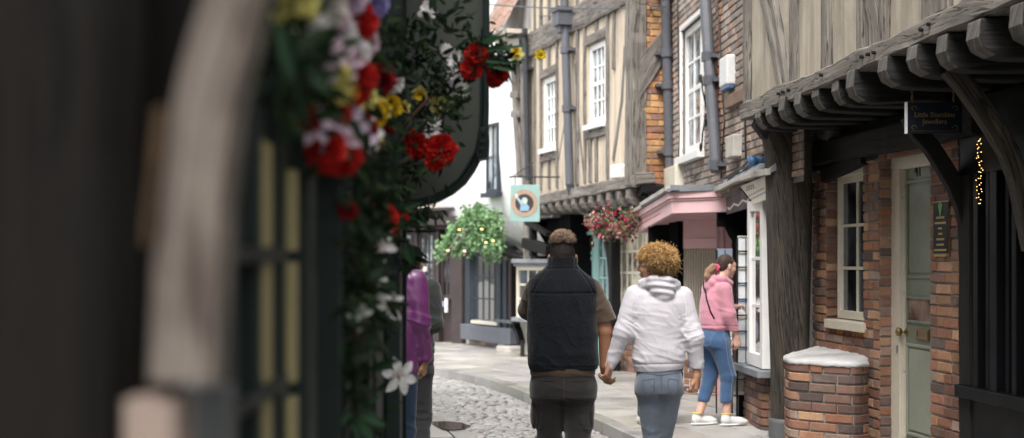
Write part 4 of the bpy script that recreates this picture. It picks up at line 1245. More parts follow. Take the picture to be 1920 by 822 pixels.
# black curved brace and post
mb = MB(); P = [(1130,412),(1138,438),(1146,470),(1150,505),(1153,560)]
Gb = -.3
pts = [FC.at(x, y, Gb) for x, y in P]
rail(mb, [FC.W(u,z,Gb) for u,z in pts], FC.N(), .1, .14, wob=.006)
u,_ = FC.at(1152,500,Gb); rail(mb, [FC.W(u,.1,Gb), FC.W(u,zb-.1,Gb)], FC.N(), .13, .14, wob=.006)
mb.build('brace', M['oak_dark'], Cb)
# cream shop window
w = sash(FC, Cb, gu(1232), gu(1157), gz(1190,600), gz(1190,425), G0+.12, 7, 4, .05, .035, M['cream'], mat_glass('curtained_glass', (.22,.2,.15), .15))
mb = MB(); FC.box(mb, gu(1240), gu(1155), gz(1190,606), gz(1190,598), G0-.1, G0+.2); mb.build('window_ledge', M['cream'], w)
mb = MB(); cells(mb, FC, -.1, gu(1153), .06, gz(1190,606), [], n=G0+.1, mi=1); bricks(mb, FC, -.1, gu(1153), .08, gz(1190,606), (), PAL_ORANGE+PAL_OLD, n=G0+.1)
mb.build('brick_plinth', [M['brick'], M['mortar']], Cb)
mb = MB()
rv = [FC.W(-.3,8,.4),FC.W(FC.L,8,.4),FC.W(FC.L,10,-3.5),FC.W(-.3,10,-3.5),FC.W(-.3,8.12,.4),FC.W(FC.L,8.12,.4),FC.W(FC.L,10.12,-3.5),FC.W(-.3,10.12,-3.5)]
mb.add(rv, BOXF, (.3,.15,.09)); mb.build('roof', M['brick'], Cb)
# left end: dark timber bay + stone base
mb = MB()

# ================================================================ BUILDING D (white rendered)
FD = Fac.px((1003,22.4),(888,24.5))
D = thing('white_rendered_house', 'white rendered house with a bulging coved front, tiled eaves and dark leaning timbers', 'building', (-.3,24.4,.1))
ud = lambda px: FD.u_of(px)
prof = [(-260,885,985),(0,885,976),(120,887,972),(200,889,972),(290,893,975),(370,899,976),(410,905,977),(435,917,978),(452,930,979),(466,950,980),(474,965,981),(480,978,982)]
mb = MB(); V = []; K = 10
for y, xl, xr_ in prof:
    a, z = FD.at(xl, y); 
    zc = FD.at(940, y)[1]; b_ = FD.at(xr_, y)[0]
    for k in range(K+1):
        u = a+(b_-a)*k/K
        n = 0 if y < 300 else -.55*((y-300)/180)**2.2
        n -= .0
        V.append(FD.W(u, zc, n))
nr = len(prof)
Fs = [(r*(K+1)+k, r*(K+1)+k+1, (r+1)*(K+1)+k+1, (r+1)*(K+1)+k) for r in range(nr-1) for k in range(K)]
mb.add(V, Fs)
# left return going back
L = [V[r*(K+1)] for r in range(nr)]; Bk = [(x-.9, y+2.6, z) for x, y, z in L]
mb.add(L+Bk, [(r, r+1, nr+r+1, nr+r) for r in range(nr-1)])
mb.build('render_wall', M['render_white'], D, smooth=True)
mb = MB(); FD.box(mb, -.1, FD.L-.2, 2.4, 8, -2.5, -.62); mb.build('back_wall', M['render_white'], D)
# casement window of two narrow lights
for x0, x1, xx in ((917,931,0),):
    za = FD.at(924,232)[1]; zb_ = FD.at(924,362)[1]
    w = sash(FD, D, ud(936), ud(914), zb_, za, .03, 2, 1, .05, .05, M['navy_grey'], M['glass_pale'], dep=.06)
    mb = MB(); FD.box(mb, ud(940), ud(911), zb_-.07, zb_, -.02, .1); mb.build('window_sill', M['navy_grey'], w)
# coved timber fringe
mb = MB(); P = [(903,418),(918,446),(938,464),(960,476),(985,484),(1004,486)]
pts = [FD.at(x, y, -.3) for x, y in P]; rail(mb, [FD.W(u,z,-.28) for u,z in pts], FD.N(), .05, .3, wob=.015); mb.build('cove_board', M['oak_dark'], D)
for k in range(9):
    a = k/8; i = a*(len(P)-1); i0 = min(int(i), len(P)-2); f = i-i0; x = P[i0][0]*(1-f)+P[i0+1][0]*f; y = P[i0][1]*(1-f)+P[i0+1][1]*f
    u, z = FD.at(x, y+4, -.3); mb = MB(); rail(mb, [FD.W(u,z,-.15), FD.W(u,z-.08,-.7)], (0,0,1), .1, .12, wob=.01); mb.build('joist', M['oak_grey'], D)
# dark timbers on the near end
mb = MB()
for P, w_ in (([(986,85),(988,240),(991,350),(993,490)],.24),([(966,120),(971,230),(978,330)],.13),([(962,178),(976,178)],.1),([(964,215),(980,215)],.1)):
    pts = [FD.at(x, y, .03) for x, y in P]; rail(mb, [FD.W(u,z,.03) for u,z in pts], FD.N(), w_, .12, wob=.01)
build_each(mb, 'timber', M['oak_far'], D)
mb = MB()
for P, w_ in (([(985,455),(1030,470)],.16),([(990,418),(1030,440)],.07),([(1000,395),(1000,480)],.08)):
    pts = [FD.at(x, y, .1) for x, y in P]; rail(mb, [FD.W(u,z,.1) for u,z in pts], FD.N(), w_, .12, wob=.01)
build_each(mb, 'dark_beam', M['oak_dark'], D)
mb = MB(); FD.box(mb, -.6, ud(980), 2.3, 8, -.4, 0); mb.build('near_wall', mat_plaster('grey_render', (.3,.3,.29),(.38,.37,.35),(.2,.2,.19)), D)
pipe(FD, 984,60,990,338,.16,.045,'pipe_dark',D, joints=(130,), up=.05)
mb = MB(); P=[(985,62),(972,68),(955,70)]; tube(mb, [FD.W(*FD.at(x,y,.2),.2) for x,y in P], .035, 8); mb.build('gutter', M['pipe_dark'], D)
# tiled eaves: rows of pantiles
mb = MB()
er = ud(992); el = ud(944)
zt0 = FD.at(968,46,.35)[1]
for r_ in range(7):
    z = zt0 + r_*.235; n = .42 - r_*.13
    cols_ = 3; cw = (el-er)/cols_
    for c_ in range(cols_):
        V = []
        k_ = 8; colr = random.choice([(.33,.2,.15),(.38,.23,.17),(.3,.2,.16),(.34,.24,.2)])
        for j in range(k_+1):
            f = j/k_; wv = .035*math.sin(f*2*math.pi)
            u = er+cw*(c_+f)
            for (zz_, nn, tk) in ((z,n+.03,0),(z+.26,n-.13,0),(z,n+.03,.03)):
                V.append(FD.W(u, zz_+wv-tk, nn))
        mb.add(V, [(3*j, 3*(j+1), 3*(j+1)+1, 3*j+1) for j in range(k_)]+[(3*j+2, 3*(j+1)+2, 3*(j+1), 3*j) for j in range(k_)], colr)
mb.build('tiled_roof', M['brick'], D)
mb = MB(); FD.box(mb, er-.05, el+.03, zt0-.1, zt0-.03, .0, .4); mb.build('eaves_board', M['cream_old'], D)
# ground floor of D
mb = MB(); FD.box(mb, -.3, FD.L-.3, .1, 2.6, -1.4, -1.0); mb.build('ground_floor_wall', M['near_black'], D)
gd = -.35
def dq(mb, px0, py0, px1, py1, n0, n1, F=FD, nn=None):
    nn = n1 if nn is None else nn
    u0, z0 = F.at(px1, (py1), nn); u1, z1 = F.at(px0, py0, nn)
    zb_ = F.at((px0+px1)/2, py1, nn)[1]; zt_ = F.at((px0+px1)/2, py0, nn)[1]
    F.box(mb, min(u0,u1), max(u0,u1), zb_, zt_, n0, n1)
mb = MB(); dq(mb, 958,486,1030,494,-.6,.12); dq(mb, 962,494,1030,500,-.6,.06); dq(mb, 958,598,1030,606,-.6,.12); bayw = mb.build('bay_cornice', M['lead'], D, bevel=.01)
u0_, z1_ = FD.at(1025, 500, .0); u1_, _ = FD.at(968, 500, .0); z0_ = FD.at(990,598,0)[1]
w = sash(FD, D, u0_, u1_, z0_, FD.at(990,500,0)[1], 0, 3, 3, .06, .03, M['cream'], M['glass_dark'])
mb = MB(); dq(mb, 976,606,1030,668,-.6,-.1); mb.build('stone_plinth', M['stone'], D)
mb = MB(); P=[(966,606),(972,622),(978,645)]; rail(mb, [FD.W(*FD.at(x,y,-.0),-.0) for x,y in P], FD.U(), .12, .06, wob=.003); mb.build('bracket', M['black_paint'], D)
mb = MB(); dq(mb, 946,490,958,668,-.9,-.5); mb.build('door_jamb', M['brown_paint'], D)
mb = MB(); u, z = FD.at(969,660,.1); tube(mb, [FD.W(u,.1,.0),FD.W(u,.35,.0)], .035, 8); mb.build('boot_scraper', M['iron'], D)

# teal hanging sign
TS = thing('hanging_sign', 'square duck-egg hanging sign with pink ring and blue waving figure by the white house', 'sign', (.19,20.9,2.8))
yS = 20.9
a = PX(957,347,yS); b_ = PX(1012,416,yS)
mb = MB(); mb.box((a.x,yS-.02,b_.z),(b_.x,yS+.02,a.z)); mb.build('board', mat_paint('sign_duck_egg', (.26,.40,.37), .5), TS, bevel=.004)
cx, cz = (a.x+b_.x)/2-.01, (a.z+b_.z)/2
def disc(mb, r0, r1, y, col, k=40):
    V = []; 
    for i in range(k):
        an = 2*math.pi*i/k; V += [(cx+r0*math.cos(an), y, cz+r0*math.sin(an)), (cx+r1*math.cos(an), y, cz+r1*math.sin(an))]
    mb.add(V, [(2*i, 2*i+1, (2*i+3)%(2*k), (2*i+2)%(2*k)) for i in range(k)], col)
mb = MB(); disc(mb, 0.001, .135, yS-.022, (.045,.035,.035)); disc(mb, .135, .2, yS-.025, (.36,.26,.2)); mb.build('ring_panel', M['vcol'], TS)
def poly(mb, P, y, col): mb.add([(cx+x, y, cz+z) for x, z in P], [tuple(range(len(P)))], col)
mb = MB()
poly(mb, [(-.07,-.115),(.06,-.115),(.075,-.06),(.03,.0),(-.03,.0),(-.055,-.03)], yS-.027, (.22,.36,.46))
poly(mb, [(-.045,-.04),(-.02,.0),(-.10,.1),(-.125,.09)], yS-.028, (.3,.45,.52))
poly(mb, [(-.135,.08),(-.095,.1),(-.105,.14),(-.14,.135)], yS-.029, (.6,.62,.58))
poly(mb, [(-.035,.0),(.035,.0),(.05,.05),(.02,.085),(-.025,.08),(-.045,.04)], yS-.028, (.4,.5,.5))
poly(mb, [(-.012,-.005),(.022,-.005),(.025,.035),(-.012,.035)], yS-.03, (.7,.6,.45))
mb.build('figure_motif', M['vcol'], TS)
mb = MB(); tube(mb, [(a.x-.02,yS,a.z+.12),(b_.x+.3,yS+.1,a.z+.12)], .012, 6); tube(mb, [(a.x+.0,yS,a.z+.1),(PX(1000,300,yS).x,yS,PX(1000,305,yS).z)], .008, 6)
for x in (a.x+.07, b_.x-.07): tube(mb, [(x,yS,a.z-.01),(x,yS,a.z+.12)], .006, 5)
mb.build('bracket', M['iron'], TS)

# ================================================================ BUILDINGS E, F
FE = Fac.px((958,24.6),(864,26.5))
E_ = thing('stone_shop', 'pale stone-fronted shop with dark navy window bay, far down the street below the green climber', 'building', (-.5,25.5,.1))
mb = MB(); cells(mb, FE, -.3, FE.L+.3, 2.2, 8.5, [], mi=1); bricks(mb, FE, -.3, FE.L+.3, 2.2, 5.0, (), [(.42,.32,.24),(.5,.38,.28),(.36,.28,.22),(.46,.36,.28)], bl=.42, ch=.15, m=.018)
mb.build('stone_wall', [M['brick'], M['mortar']], E_)
def eq(mb, *a, **k): dq(mb, *a, F=FE, **k)
mb = MB(); eq(mb, 864,472,880,648,-.3,.0); 
eq(mb, 864,392,958,480,-.3,-.01); mb.build('shop_wall', M['stone'], E_)
mb = MB(); eq(mb, 929,478,956,645,-.2,.12); eq(mb, 872,474,880,612,-.2,.1); eq(mb, 864,462,958,474,-.2,.22); eq(mb, 935,478,938,640,.12,.15); eq(mb, 946,478,949,640,.12,.15)
pl = mb.build('shopfront', M['navy_grey'], E_, bevel=.006)
mb = MB(); eq(mb, 863,612,956,641,-.2,.22); eq(mb, 928,600,958,606,-.2,.2); mb.build('stall_riser', mat_paint('slate_blue_paint', (.11,.12,.14), .5), pl, bevel=.01)
mb = MB(); eq(mb, 920,470,956,478,-.2,.26); eq(mb, 882,603,930,609,-.1,.2); build_each(mb, 'cornice', M['cream'], pl, bevel=.01)
u0_ = FE.u_of(929,.05); u1_ = FE.u_of(880,.05)
w = sash(FE, pl, u0_, u1_, FE.at(905,606,.05)[1], FE.at(905,476,.05)[1], .06, 4, 3, .05, .025, M['navy_grey'], M['clear'], name='shop_window')
mb = MB(); FE.box(mb, u0_, u1_, .6, 2.3, -1.2, -1.15); mb.build('interior_wall', mat_paint('dim_interior', (.09,.1,.11), .8), E_)
mb = MB()
for k in range(42):
    u = random.uniform(u0_+.05, u1_-.1); z = random.uniform(.55, 2.0); n_ = random.uniform(-.6,-.1); s_ = random.uniform(.04,.13)
    FE.box(mb, u, u+s_, z, z+random.uniform(.05,.22), n_, n_+.04, random.choice([(.6,.62,.62),(.12,.2,.35),(.5,.45,.38),(.3,.12,.08),(.2,.3,.3),(.7,.7,.68),(.05,.05,.06)]))
build_each(mb, 'shop_item', M['vcol'], E_)
mb = MB(); cells(mb, FE, FE.u_of(935), FE.u_of(882), .05, FE.at(905,641)[1], [], mi=1, n=.02); bricks(mb, FE, FE.u_of(935), FE.u_of(882), .06, FE.at(905,641)[1], (), PAL_GREY, n=.02); mb.build('brick_plinth', [M['brick'],M['mortar']], E_)
mb = MB(); eq(mb, 930,650,957,669,-.1,.4); mb.build('doorstep', M['stone'], E_, bevel=.02)

FF = Fac.px((868,26.3),(600,28.6))
Fb = thing('brown_shop', 'dark brown timber shopfront with fascia at the far end of the street', 'building', (-2.2,27.2,.1))
def fqf(mb, *a, **k): dq(mb, *a, F=FF, **k)
mb = MB(); FF.box(mb, 0, FF.L, .1, 8.5, -.6, -.25); mb.build('render_wall', mat_plaster('pale_stone_wall', (.5,.46,.4),(.58,.53,.47),(.4,.36,.3)), Fb)
mb = MB(); fqf(mb, 600,408,868,424,-.3,.25); fqf(mb, 600,424,868,432,-.3,.1); fqf(mb, 846,430,866,652,-.3,.1); fqf(mb, 816,430,822,640,-.3,-.0); fqf(mb, 775,430,782,640,-.3,-.0); fqf(mb, 600,600,816,642,-.3,-.1)
fqf(mb, 600,392,868,398,-.3,.3); sh = mb.build('shopfront', M['brown_paint'], Fb, bevel=.006)
for a_ in (.8,2.4,4.6,6.2):
    for z_ in (3.4,5.6):
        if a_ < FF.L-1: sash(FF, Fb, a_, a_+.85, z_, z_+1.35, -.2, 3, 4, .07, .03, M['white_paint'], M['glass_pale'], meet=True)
mb = MB(); fqf(mb, 600,430,868,650,-.3,-.24); mb.build('backing', M['near_black'], Fb)
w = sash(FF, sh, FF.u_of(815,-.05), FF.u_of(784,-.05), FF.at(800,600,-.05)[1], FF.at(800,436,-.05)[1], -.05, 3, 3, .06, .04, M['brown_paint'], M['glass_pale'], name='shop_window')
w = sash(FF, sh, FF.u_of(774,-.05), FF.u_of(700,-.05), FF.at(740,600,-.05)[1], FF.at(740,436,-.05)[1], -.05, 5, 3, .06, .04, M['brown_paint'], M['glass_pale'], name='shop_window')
w = sash(FF, sh, FF.u_of(846,-.05), FF.u_of(823,-.05), .9, FF.at(834,440,-.05)[1], -.08, 2, 3, .07, .04, M['brown_paint'], M['glass_dark'], name='door')
mb = MB(); fqf(mb, 824,430,846,642,-.3,-.15); mb.build('door_panel', M['brown_paint'], sh)
mb = MB()
for x, y, w_, h_, c_ in ((834,560,5,26,(.7,.7,.68)),(800,530,6,10,(.6,.55,.5)),(806,555,5,12,(.5,.5,.55)),(795,500,5,9,(.55,.5,.42)),(829,565,3,10,(.3,.3,.5))):
    u0_, z0_ = FF.at(x+w_, y+h_, -.02); u1_, z1_ = FF.at(x, y, -.02); FF.box(mb, u0_, u1_, z0_, z1_, -.04, -.015, c_)
build_each(mb, 'notice', M['vcol'], Fb)

# ================================================================ CLIMBER, FLOWERS, CABLES
def leaf_geo(c, d, up, L, W, fold=.25, bend=.2):
    d = d/np.linalg.norm(d); s = np.cross(d, up); s /= (np.linalg.norm(s)+1e-9); n = np.cross(s, d)
    P = [(0,0,0),(.3,.42,.1),(.65,.36,.02),(1,0,-bend),(.65,-.36,.02),(.3,-.42,.1),(.33,0,-.02),(.66,0,-.06)]
    V = [c + d*(p[0]*L) + s*(p[1]*W) + n*((p[2]+ (fold*abs(p[1])))*W) for p in P]
    return V, [(0,5,6),(0,6,1),(6,5,4,7),(1,6,7,2),(7,4,3),(2,7,3)]
LEAFC = [(.045,.1,.03),(.06,.13,.035),(.035,.08,.03),(.08,.16,.05),(.05,.09,.04)]
def leaves(mb, centers, L=(.04,.09), W=.5, pal=LEAFC, down=.3, spread=.03):
    for c in centers:
        c = np.array(c) + rng.normal(0, spread, 3)
        d = rng.normal(0, 1, 3); d[2] -= down*2
        l = random.uniform(*L); col = random.choice(pal); k = random.uniform(.7,1.35)
        V, Fs = leaf_geo(c, d, rng.normal(0,1,3), l, l*W)
        mb.add(V, Fs, tuple(x*k for x in col))
CL = thing('climbing_plant', 'bright green leafy climber with small warm lights above the dark shop window', 'plant', (-1.3,25.4,3))
mb = MB(); pal = [(.13,.24,.10),(.18,.32,.14),(.22,.38,.18),(.1,.19,.08),(.28,.42,.22)]
cs = []
for k in range(3300):
    px = random.uniform(826,938); t = (px-826)/112
    top = 470-80*math.sin(min(1,t*1.6)*1.57) + 8*math.sin(px*.25); bot = 484-22*abs(math.sin(px*.11))-10*t
    if 868 < px < 900: top += 0
    py = random.uniform(top, bot)
    if random.random() < .25 and px > 905: py += random.uniform(0,22)
    if px > 915: py += 12
    d = 23.1+random.uniform(-.35,.3) + (938-px)*.012
    cs.append(PX(px, py, d))
leaves(mb, cs, (.05,.11), .75, pal, spread=.04); mb.build('foliage', M['leaf'], CL)
mb = MB()
for P in ([(835,480),(860,440),(900,415),(935,440)],[(850,470),(880,430),(930,430)],[(870,480),(890,420),(925,400)]):
    tube(mb, [PX(x,y,23.5) for x,y in P], .015, 6)
mb.build('stem', M['oak_grey'], CL)
Ls = MB()
for x, y in ((911,455),(871,471),(903,430),(861,431),(925,452),(840,470)):
    c = PX(x,y,22.9); tube(Ls, [c-Vector((.02,0,0)), c, c+Vector((.02,0,0))], [.005,.014,.005], 8)
place_root('fairy_lights', Ls, M['warm_lamp'], 'warm fairy lights scattered through the green climber', 'lights', PX(880,450,24.6))

HB = thing('hanging_basket', 'hanging basket of pink and red blooms under the beige timber house', 'flowers', PX(1155,420,17.4))
mb = MB(); cs = []
CLS = [(random.uniform(1112,1200), 0) for _ in range(16)]
CLS = [(x, random.uniform(398, 404+34*math.sin(min(1,.3+(x-1108)/96*.75)*2.1))) for x, _ in CLS]
def blob():
    c_ = random.choice(CLS); return random.gauss(c_[0], 6.5), max(392, random.gauss(c_[1], 6)), 17.35+random.uniform(-.3,.3)
leaves(mb, [PX(*blob()) for _ in range(650)], (.04,.08), .5, [(.08,.12,.04),(.13,.17,.06),(.06,.08,.04)]); mb.build('foliage', M['leaf'], HB)
mb = MB()
leaves(mb, [PX(*blob()) for _ in range(800)], (.028,.065), .7, [(.34,.03,.07),(.42,.09,.13),(.48,.22,.22),(.5,.3,.27),(.25,.02,.05),(.55,.36,.34)], down=.8); mb.build('blossom', M['petal'], HB)
mb = MB(); tube(mb, [PX(1155,405,17.5), PX(1155,360,17.6)], .01, 6); tube(mb, [PX(1125,405,17.4),PX(1155,412,17.3),PX(1190,405,17.4)], .015, 6); mb.build('hanger', M['iron'], HB)

mb = MB()
a = Vector(FO.W(*FO.at(1250,12,.25), .25))
for (p, q, sag) in ((a, PX(860,3,20.5), .06), (a, PX(1195,6,17.6), .01), (PX(1250,14,17.6), PX(1010,30,22), .03)):
    tube(mb, [p.lerp(q, t)-Vector((0,0,sag*4*t*(1-t))) for t in [i/12 for i in range(13)]], .009, 5)
place_root('overhead_cable', mb, M['pipe'], 'thin pale cables strung across the street from the drainpipe top', 'cable', a)
# ================================================================ LEFT FOREGROUND SHOP (G) AND DOORWAY (H)
OPP = None
FG = Fac((-.35-.02*1.75,1.75),(-.35-.02*6.45,6.45))
G = thing('bottle_green_shop', 'very dark bottle-green shopfront with curved jetty close by, garlanded with flowers', 'building', (-.6,4.5,.05))
gu_ = lambda px, n=0.0: FG.u_of(px, n)
mb = MB(); FG.box(mb, 0, FG.L, .05, 4.6, -.5, -.06)
mb.add([FG.W(FG.L,.05,-.06),FG.W(FG.L,.05,-2.2),FG.W(FG.L,4.6,-2.2),FG.W(FG.L,4.6,-.06)], [(0,1,2,3)])
FG.box(mb, FG.L-.001, FG.L+.02, .05, 4.6, -2.0, -.0)
mb.build('wall', M['green_black'], G)
mb = MB()   # unseen masses of the left row, added to block sky light
mb.box((-2.4,6.6,0),(-2.1,16,7.5)); mb.box((-3,-6,0),(-1.9,1.4,7.5)); mb.box((-3,1.4,4.4),(-1.0,6.4,7.5))
mb.build('unseen_left_row', M['plaster_near'], G)
mb = MB()
for px, w_, n_ in ((440,.06,.0),(492,.08,.0),(545,.10,-.01),(572,.04,.01),(600,.16,-.015),(628,.05,.015),(662,.2,-.01),(690,.08,.01),(722,.3,-.02),(752,.2,0)):
    u = gu_(px); FG.box(mb, u-w_/2, min(u+w_/2, FG.L), .1, 4.4, -.06, n_)
FG.box(mb, 0, FG.L, .1, .6, -.06, .02)
mb.build('pilaster', mat_timber('painted_green_boards', (.005,.011,.01), (.009,.019,.017), (.018,.03,.027), rough=.55, cracks=False), G, bevel=.006)
def glim(px0, px1, ys, nm):  # ochre strips painted in for wall reflections between the bars
    mb = MB(); u0, u1 = gu_(px0,-.03), gu_(px1,-.03); um = (px0+px1)/2
    for y0, y1 in ys: 
        z0 = FG.at(um, y1, -.03)[1]; z1 = FG.at(um, y0, -.03)[1]; FG.box(mb, u0, u1, z0, z1, -.05, .004)
    return mb.build(nm, mat_paint('ochre_reflection', (.3,.26,.12), .6), G)
glim(455,472,((268,466),(492,716),(748,1100)),'reflection_strip'); glim(516,525,((320,470),(492,715),(745,1100)),'reflection_strip')
mb = MB()
for y in (479, 732):
    z = FG.at(463,y,-.03)[1]; FG.box(mb, 0, gu_(530), z-.012, z+.012, -.05, .01)
mb.build('glazing_bar', M['green_black'], G)
# jetty: thick shaped end board + body
def px_poly(P, d0, d1, mb, col=(1,1,1)):
    a = [PX(x, y, d0) for x, y in P]; b_ = [Vector((p.x, d1, p.z)) for p in a]; k = len(P)
    mb.add([tuple(v) for v in a+b_], [tuple(range(k)), tuple(reversed(range(k,2*k)))]+[(i,i+k,(i+1)%k+k,(i+1)%k) for i in range(k)], col)
P = [(660,-700),(908,-700),(908,-100),(910,60),(909,200),(908,240),(900,285),(884,315),(868,338),(845,356),(822,369),(790,378),(755,382),(700,384),(660,385)]
mb = MB(); px_poly(P, 6.62, 6.95, mb); mb.build('jetty', mat_timber('grey_green_boards', (.04,.046,.038), (.06,.066,.057), (.085,.09,.078), rough=.8, cracks=False, bs=.3), G)
mb = MB()
Q = [(911,-300),(912,60),(912,200),(910,245),(902,288),(886,318),(869,342),(846,360),(822,373),(790,382),(755,386),(690,388)]
rail(mb, [PX(x,y,6.6) for x,y in Q], (0,1,0), .03, .1, wob=.003, seg=.06)
rail(mb, [PX(x-9,y-5,6.61) for x,y in Q[1:]], (0,1,0), .012, .04, wob=.002, seg=.06)
mb.build('edge_moulding', M['green_black'], G)
mb = MB(); a = PX(895,300,6.5); b_ = PX(916,236,6.5)
px_poly([(898,240),(914,238),(917,262),(914,296),(896,300),(892,290)], 6.42, 6.56, mb)
px_poly([(902,244),(911,243),(911,252),(902,253)], 6.41, 6.43, mb)
px_poly([(900,262),(911,262),(908,270),(899,270)], 6.41, 6.43, mb); px_poly([(898,276),(909,276),(906,284),(897,284)], 6.41, 6.43, mb)
mb.build('lantern_bracket', M['green_black'], G, bevel=.004)

H = thing('timber_doorway', 'pale bleached curved oak bracket and dark doorway very close to the viewer', 'doorway', (-.45,1.5,.05))
dark = mat_timber('dark_brown_boards', (.001,.0008,.0006), (.0045,.0032,.0022), (.02,.0125,.008), rough=.9)
mb = MB()
for k in range(9):
    x = -.335-.16*k; mb.add(*(lambda m_: (np.concatenate(m_.v), m_.f))((lambda m_: (rail(m_, [(x-.08,1.66,0),(x-.08,1.66,4)], (0,1,0), .157, .05, wob=.004, seg=.2), m_)[1])(MB())))
mb.build('boarded_wall', dark, H)
mb = MB(); rail(mb, [(-.455,1.42,.05),(-.452,1.42,1.4),(-.46,1.42,3.8)], (0,1,0), .15, .14, wob=.01); 
rail(mb, [(-.62,1.5,.05),(-.62,1.5,3.8)], (0,1,0), .16, .1, wob=.01)
mb.build('door_post', dark, H)
mb = MB(); P = [(500,-260),(465,-60),(440,20),(408,140),(388,260),(375,380),(362,500),(355,600),(352,712)]
rail(mb, [PX(x,y,1.36) for x,y in P], (0,1,0), [.06,.058,.054,.057,.058,.06,.062,.063,.064], .07, wob=.004, seg=.03)
m_ = M['oak_silver']; nt_ = m_.node_tree; b_n = nt_.nodes['Principled BSDF']; src = b_n.inputs['Base Color'].links[0].from_socket
kn = noise(nt_, mapping(nt_, coords(nt_), (22,22,9)), 1.0, 3, .55)
nt_.links.new(mix(nt_, ramp(nt_, kn, [(.42,(0,0,0)),(.68,(.85,.85,.85))]), src, (.07,.05,.042)), b_n.inputs['Base Color'])
mb.build('curved_bracket', M['oak_silver'], H)
mb = MB(); P = [(312,205),(306,260),(300,330),(292,400),(288,462)]  # added strip: the bracket's brown-lit edge put in as colour
rail(mb, [PX(x,y,1.38) for x,y in P], (0,1,0), .012, .05, wob=.001, seg=.04)
mb.build('lit_edge_strip', mat_timber('brown_lit_edge', (.03,.018,.009), (.07,.042,.02), (.11,.07,.03)), H)
mb = MB(); rail(mb, [PX(300,745,1.36), PX(300,1400,1.36)], (0,1,0), .052, .07, wob=.002, seg=.05); mb.build('lower_post', mat_timber('pinkish_worn_wood', (.22,.16,.13),(.34,.26,.22),(.45,.38,.33)), H)
mb = MB(); rail(mb, [PX(390,722,1.5), PX(390,1400,1.5)], (0,1,0), .05, .05, wob=.001, seg=.05); mb.build('grey_board', M['lead_dark'], H)

# ---------------- garland
GA = thing('flower_garland', 'garland of red, white, yellow and lilac flowers trailing down the dark green shopfront', 'flower garland', (-.5,5,2))
def dG(px):
    t = (960-px)/F_PX-.02
    return min(6.15, .35/t*.93) if t > .05 else 6.15
def ruffle(c, r, col, n=90, face=Vector((.2,-1,.1)), flat=.6):
    V = []; F = []; C = []
    face = face.normalized(); ax = face.orthogonal().normalized(); ay = face.cross(ax)
    for i in range(n):
        t = math.sqrt((i+.5)/n); th = i*2.39996 + random.uniform(-.2,.2); el = t*1.75
        d = face*math.cos(el) + (ax*math.cos(th)+ay*math.sin(th))*math.sin(el)
        tang = (ax*-math.sin(th)+ay*math.cos(th)); rad = d.cross(tang)
        p0 = c + d*r*.25; w_ = r*random.uniform(.2,.34); L = r*random.uniform(.8,1.08)
        k = len(V); tl = random.uniform(-.25,.25)*r
        V += [p0, p0+tang*w_*.5+d*L*.5, p0+tang*w_*.9+d*L+rad*(tl), p0+d*L*1.03+rad*(tl*-.6), p0-tang*w_*.9+d*L+rad*(tl*.7), p0-tang*w_*.5+d*L*.5]
        F += [(k,k+1,k+3,k+5),(k+1,k+2,k+3),(k+3,k+4,k+5)]
        q = random.uniform(.7,1.2)*(.62+.38*t); C += [tuple(min(.95,x*q) for x in col)]*6
    return V, F, C
def petals(c, face, n, L, W, col, cup=.35, tip=None, tilt=0, roll=.15):
    V = []; F = []; C = []; face = face.normalized(); ax = face.orthogonal().normalized(); ay = face.cross(ax); th0 = random.uniform(0,6)
    for i in range(n):
        th = th0 + 6.283*i/n + random.uniform(-.08,.08); r = ax*math.cos(th)+ay*math.sin(th); t = face.cross(r)
        k = len(V)
        for (s, w_) in ((0,.14),(.3,.8),(.6,1.0),(.85,.6),(1.0,.08)):
            h = cup*L*math.sin(s*1.7)*(1-roll*s*3)
            p = c + r*(s*L) + face*h
            V += [p - t*w_*W/2 + face*.12*W, p, p + t*w_*W/2 + face*.12*W]
            q = random.uniform(.85,1.05); cc = col if (tip is None or s > .35) else tip
            C += [tuple(x*q for x in cc)]*3
        for j in range(4):
            a = k+3*j; F += [(a,a+1,a+4,a+3),(a+1,a+2,a+5,a+4)]
    return V, F, C
def addf(mb, vfc): mb.add([tuple(v) for v in vfc[0]], vfc[1], np.array(vfc[2], dtype=np.float32))
RED=(.55,.02,.015); DRED=(.28,.008,.012); WHT=(.86,.83,.83); LIL=(.74,.58,.72); YEL=(.75,.5,.02); PYL=(.72,.66,.22); BLU=(.34,.3,.6); PNK=(.7,.5,.58)
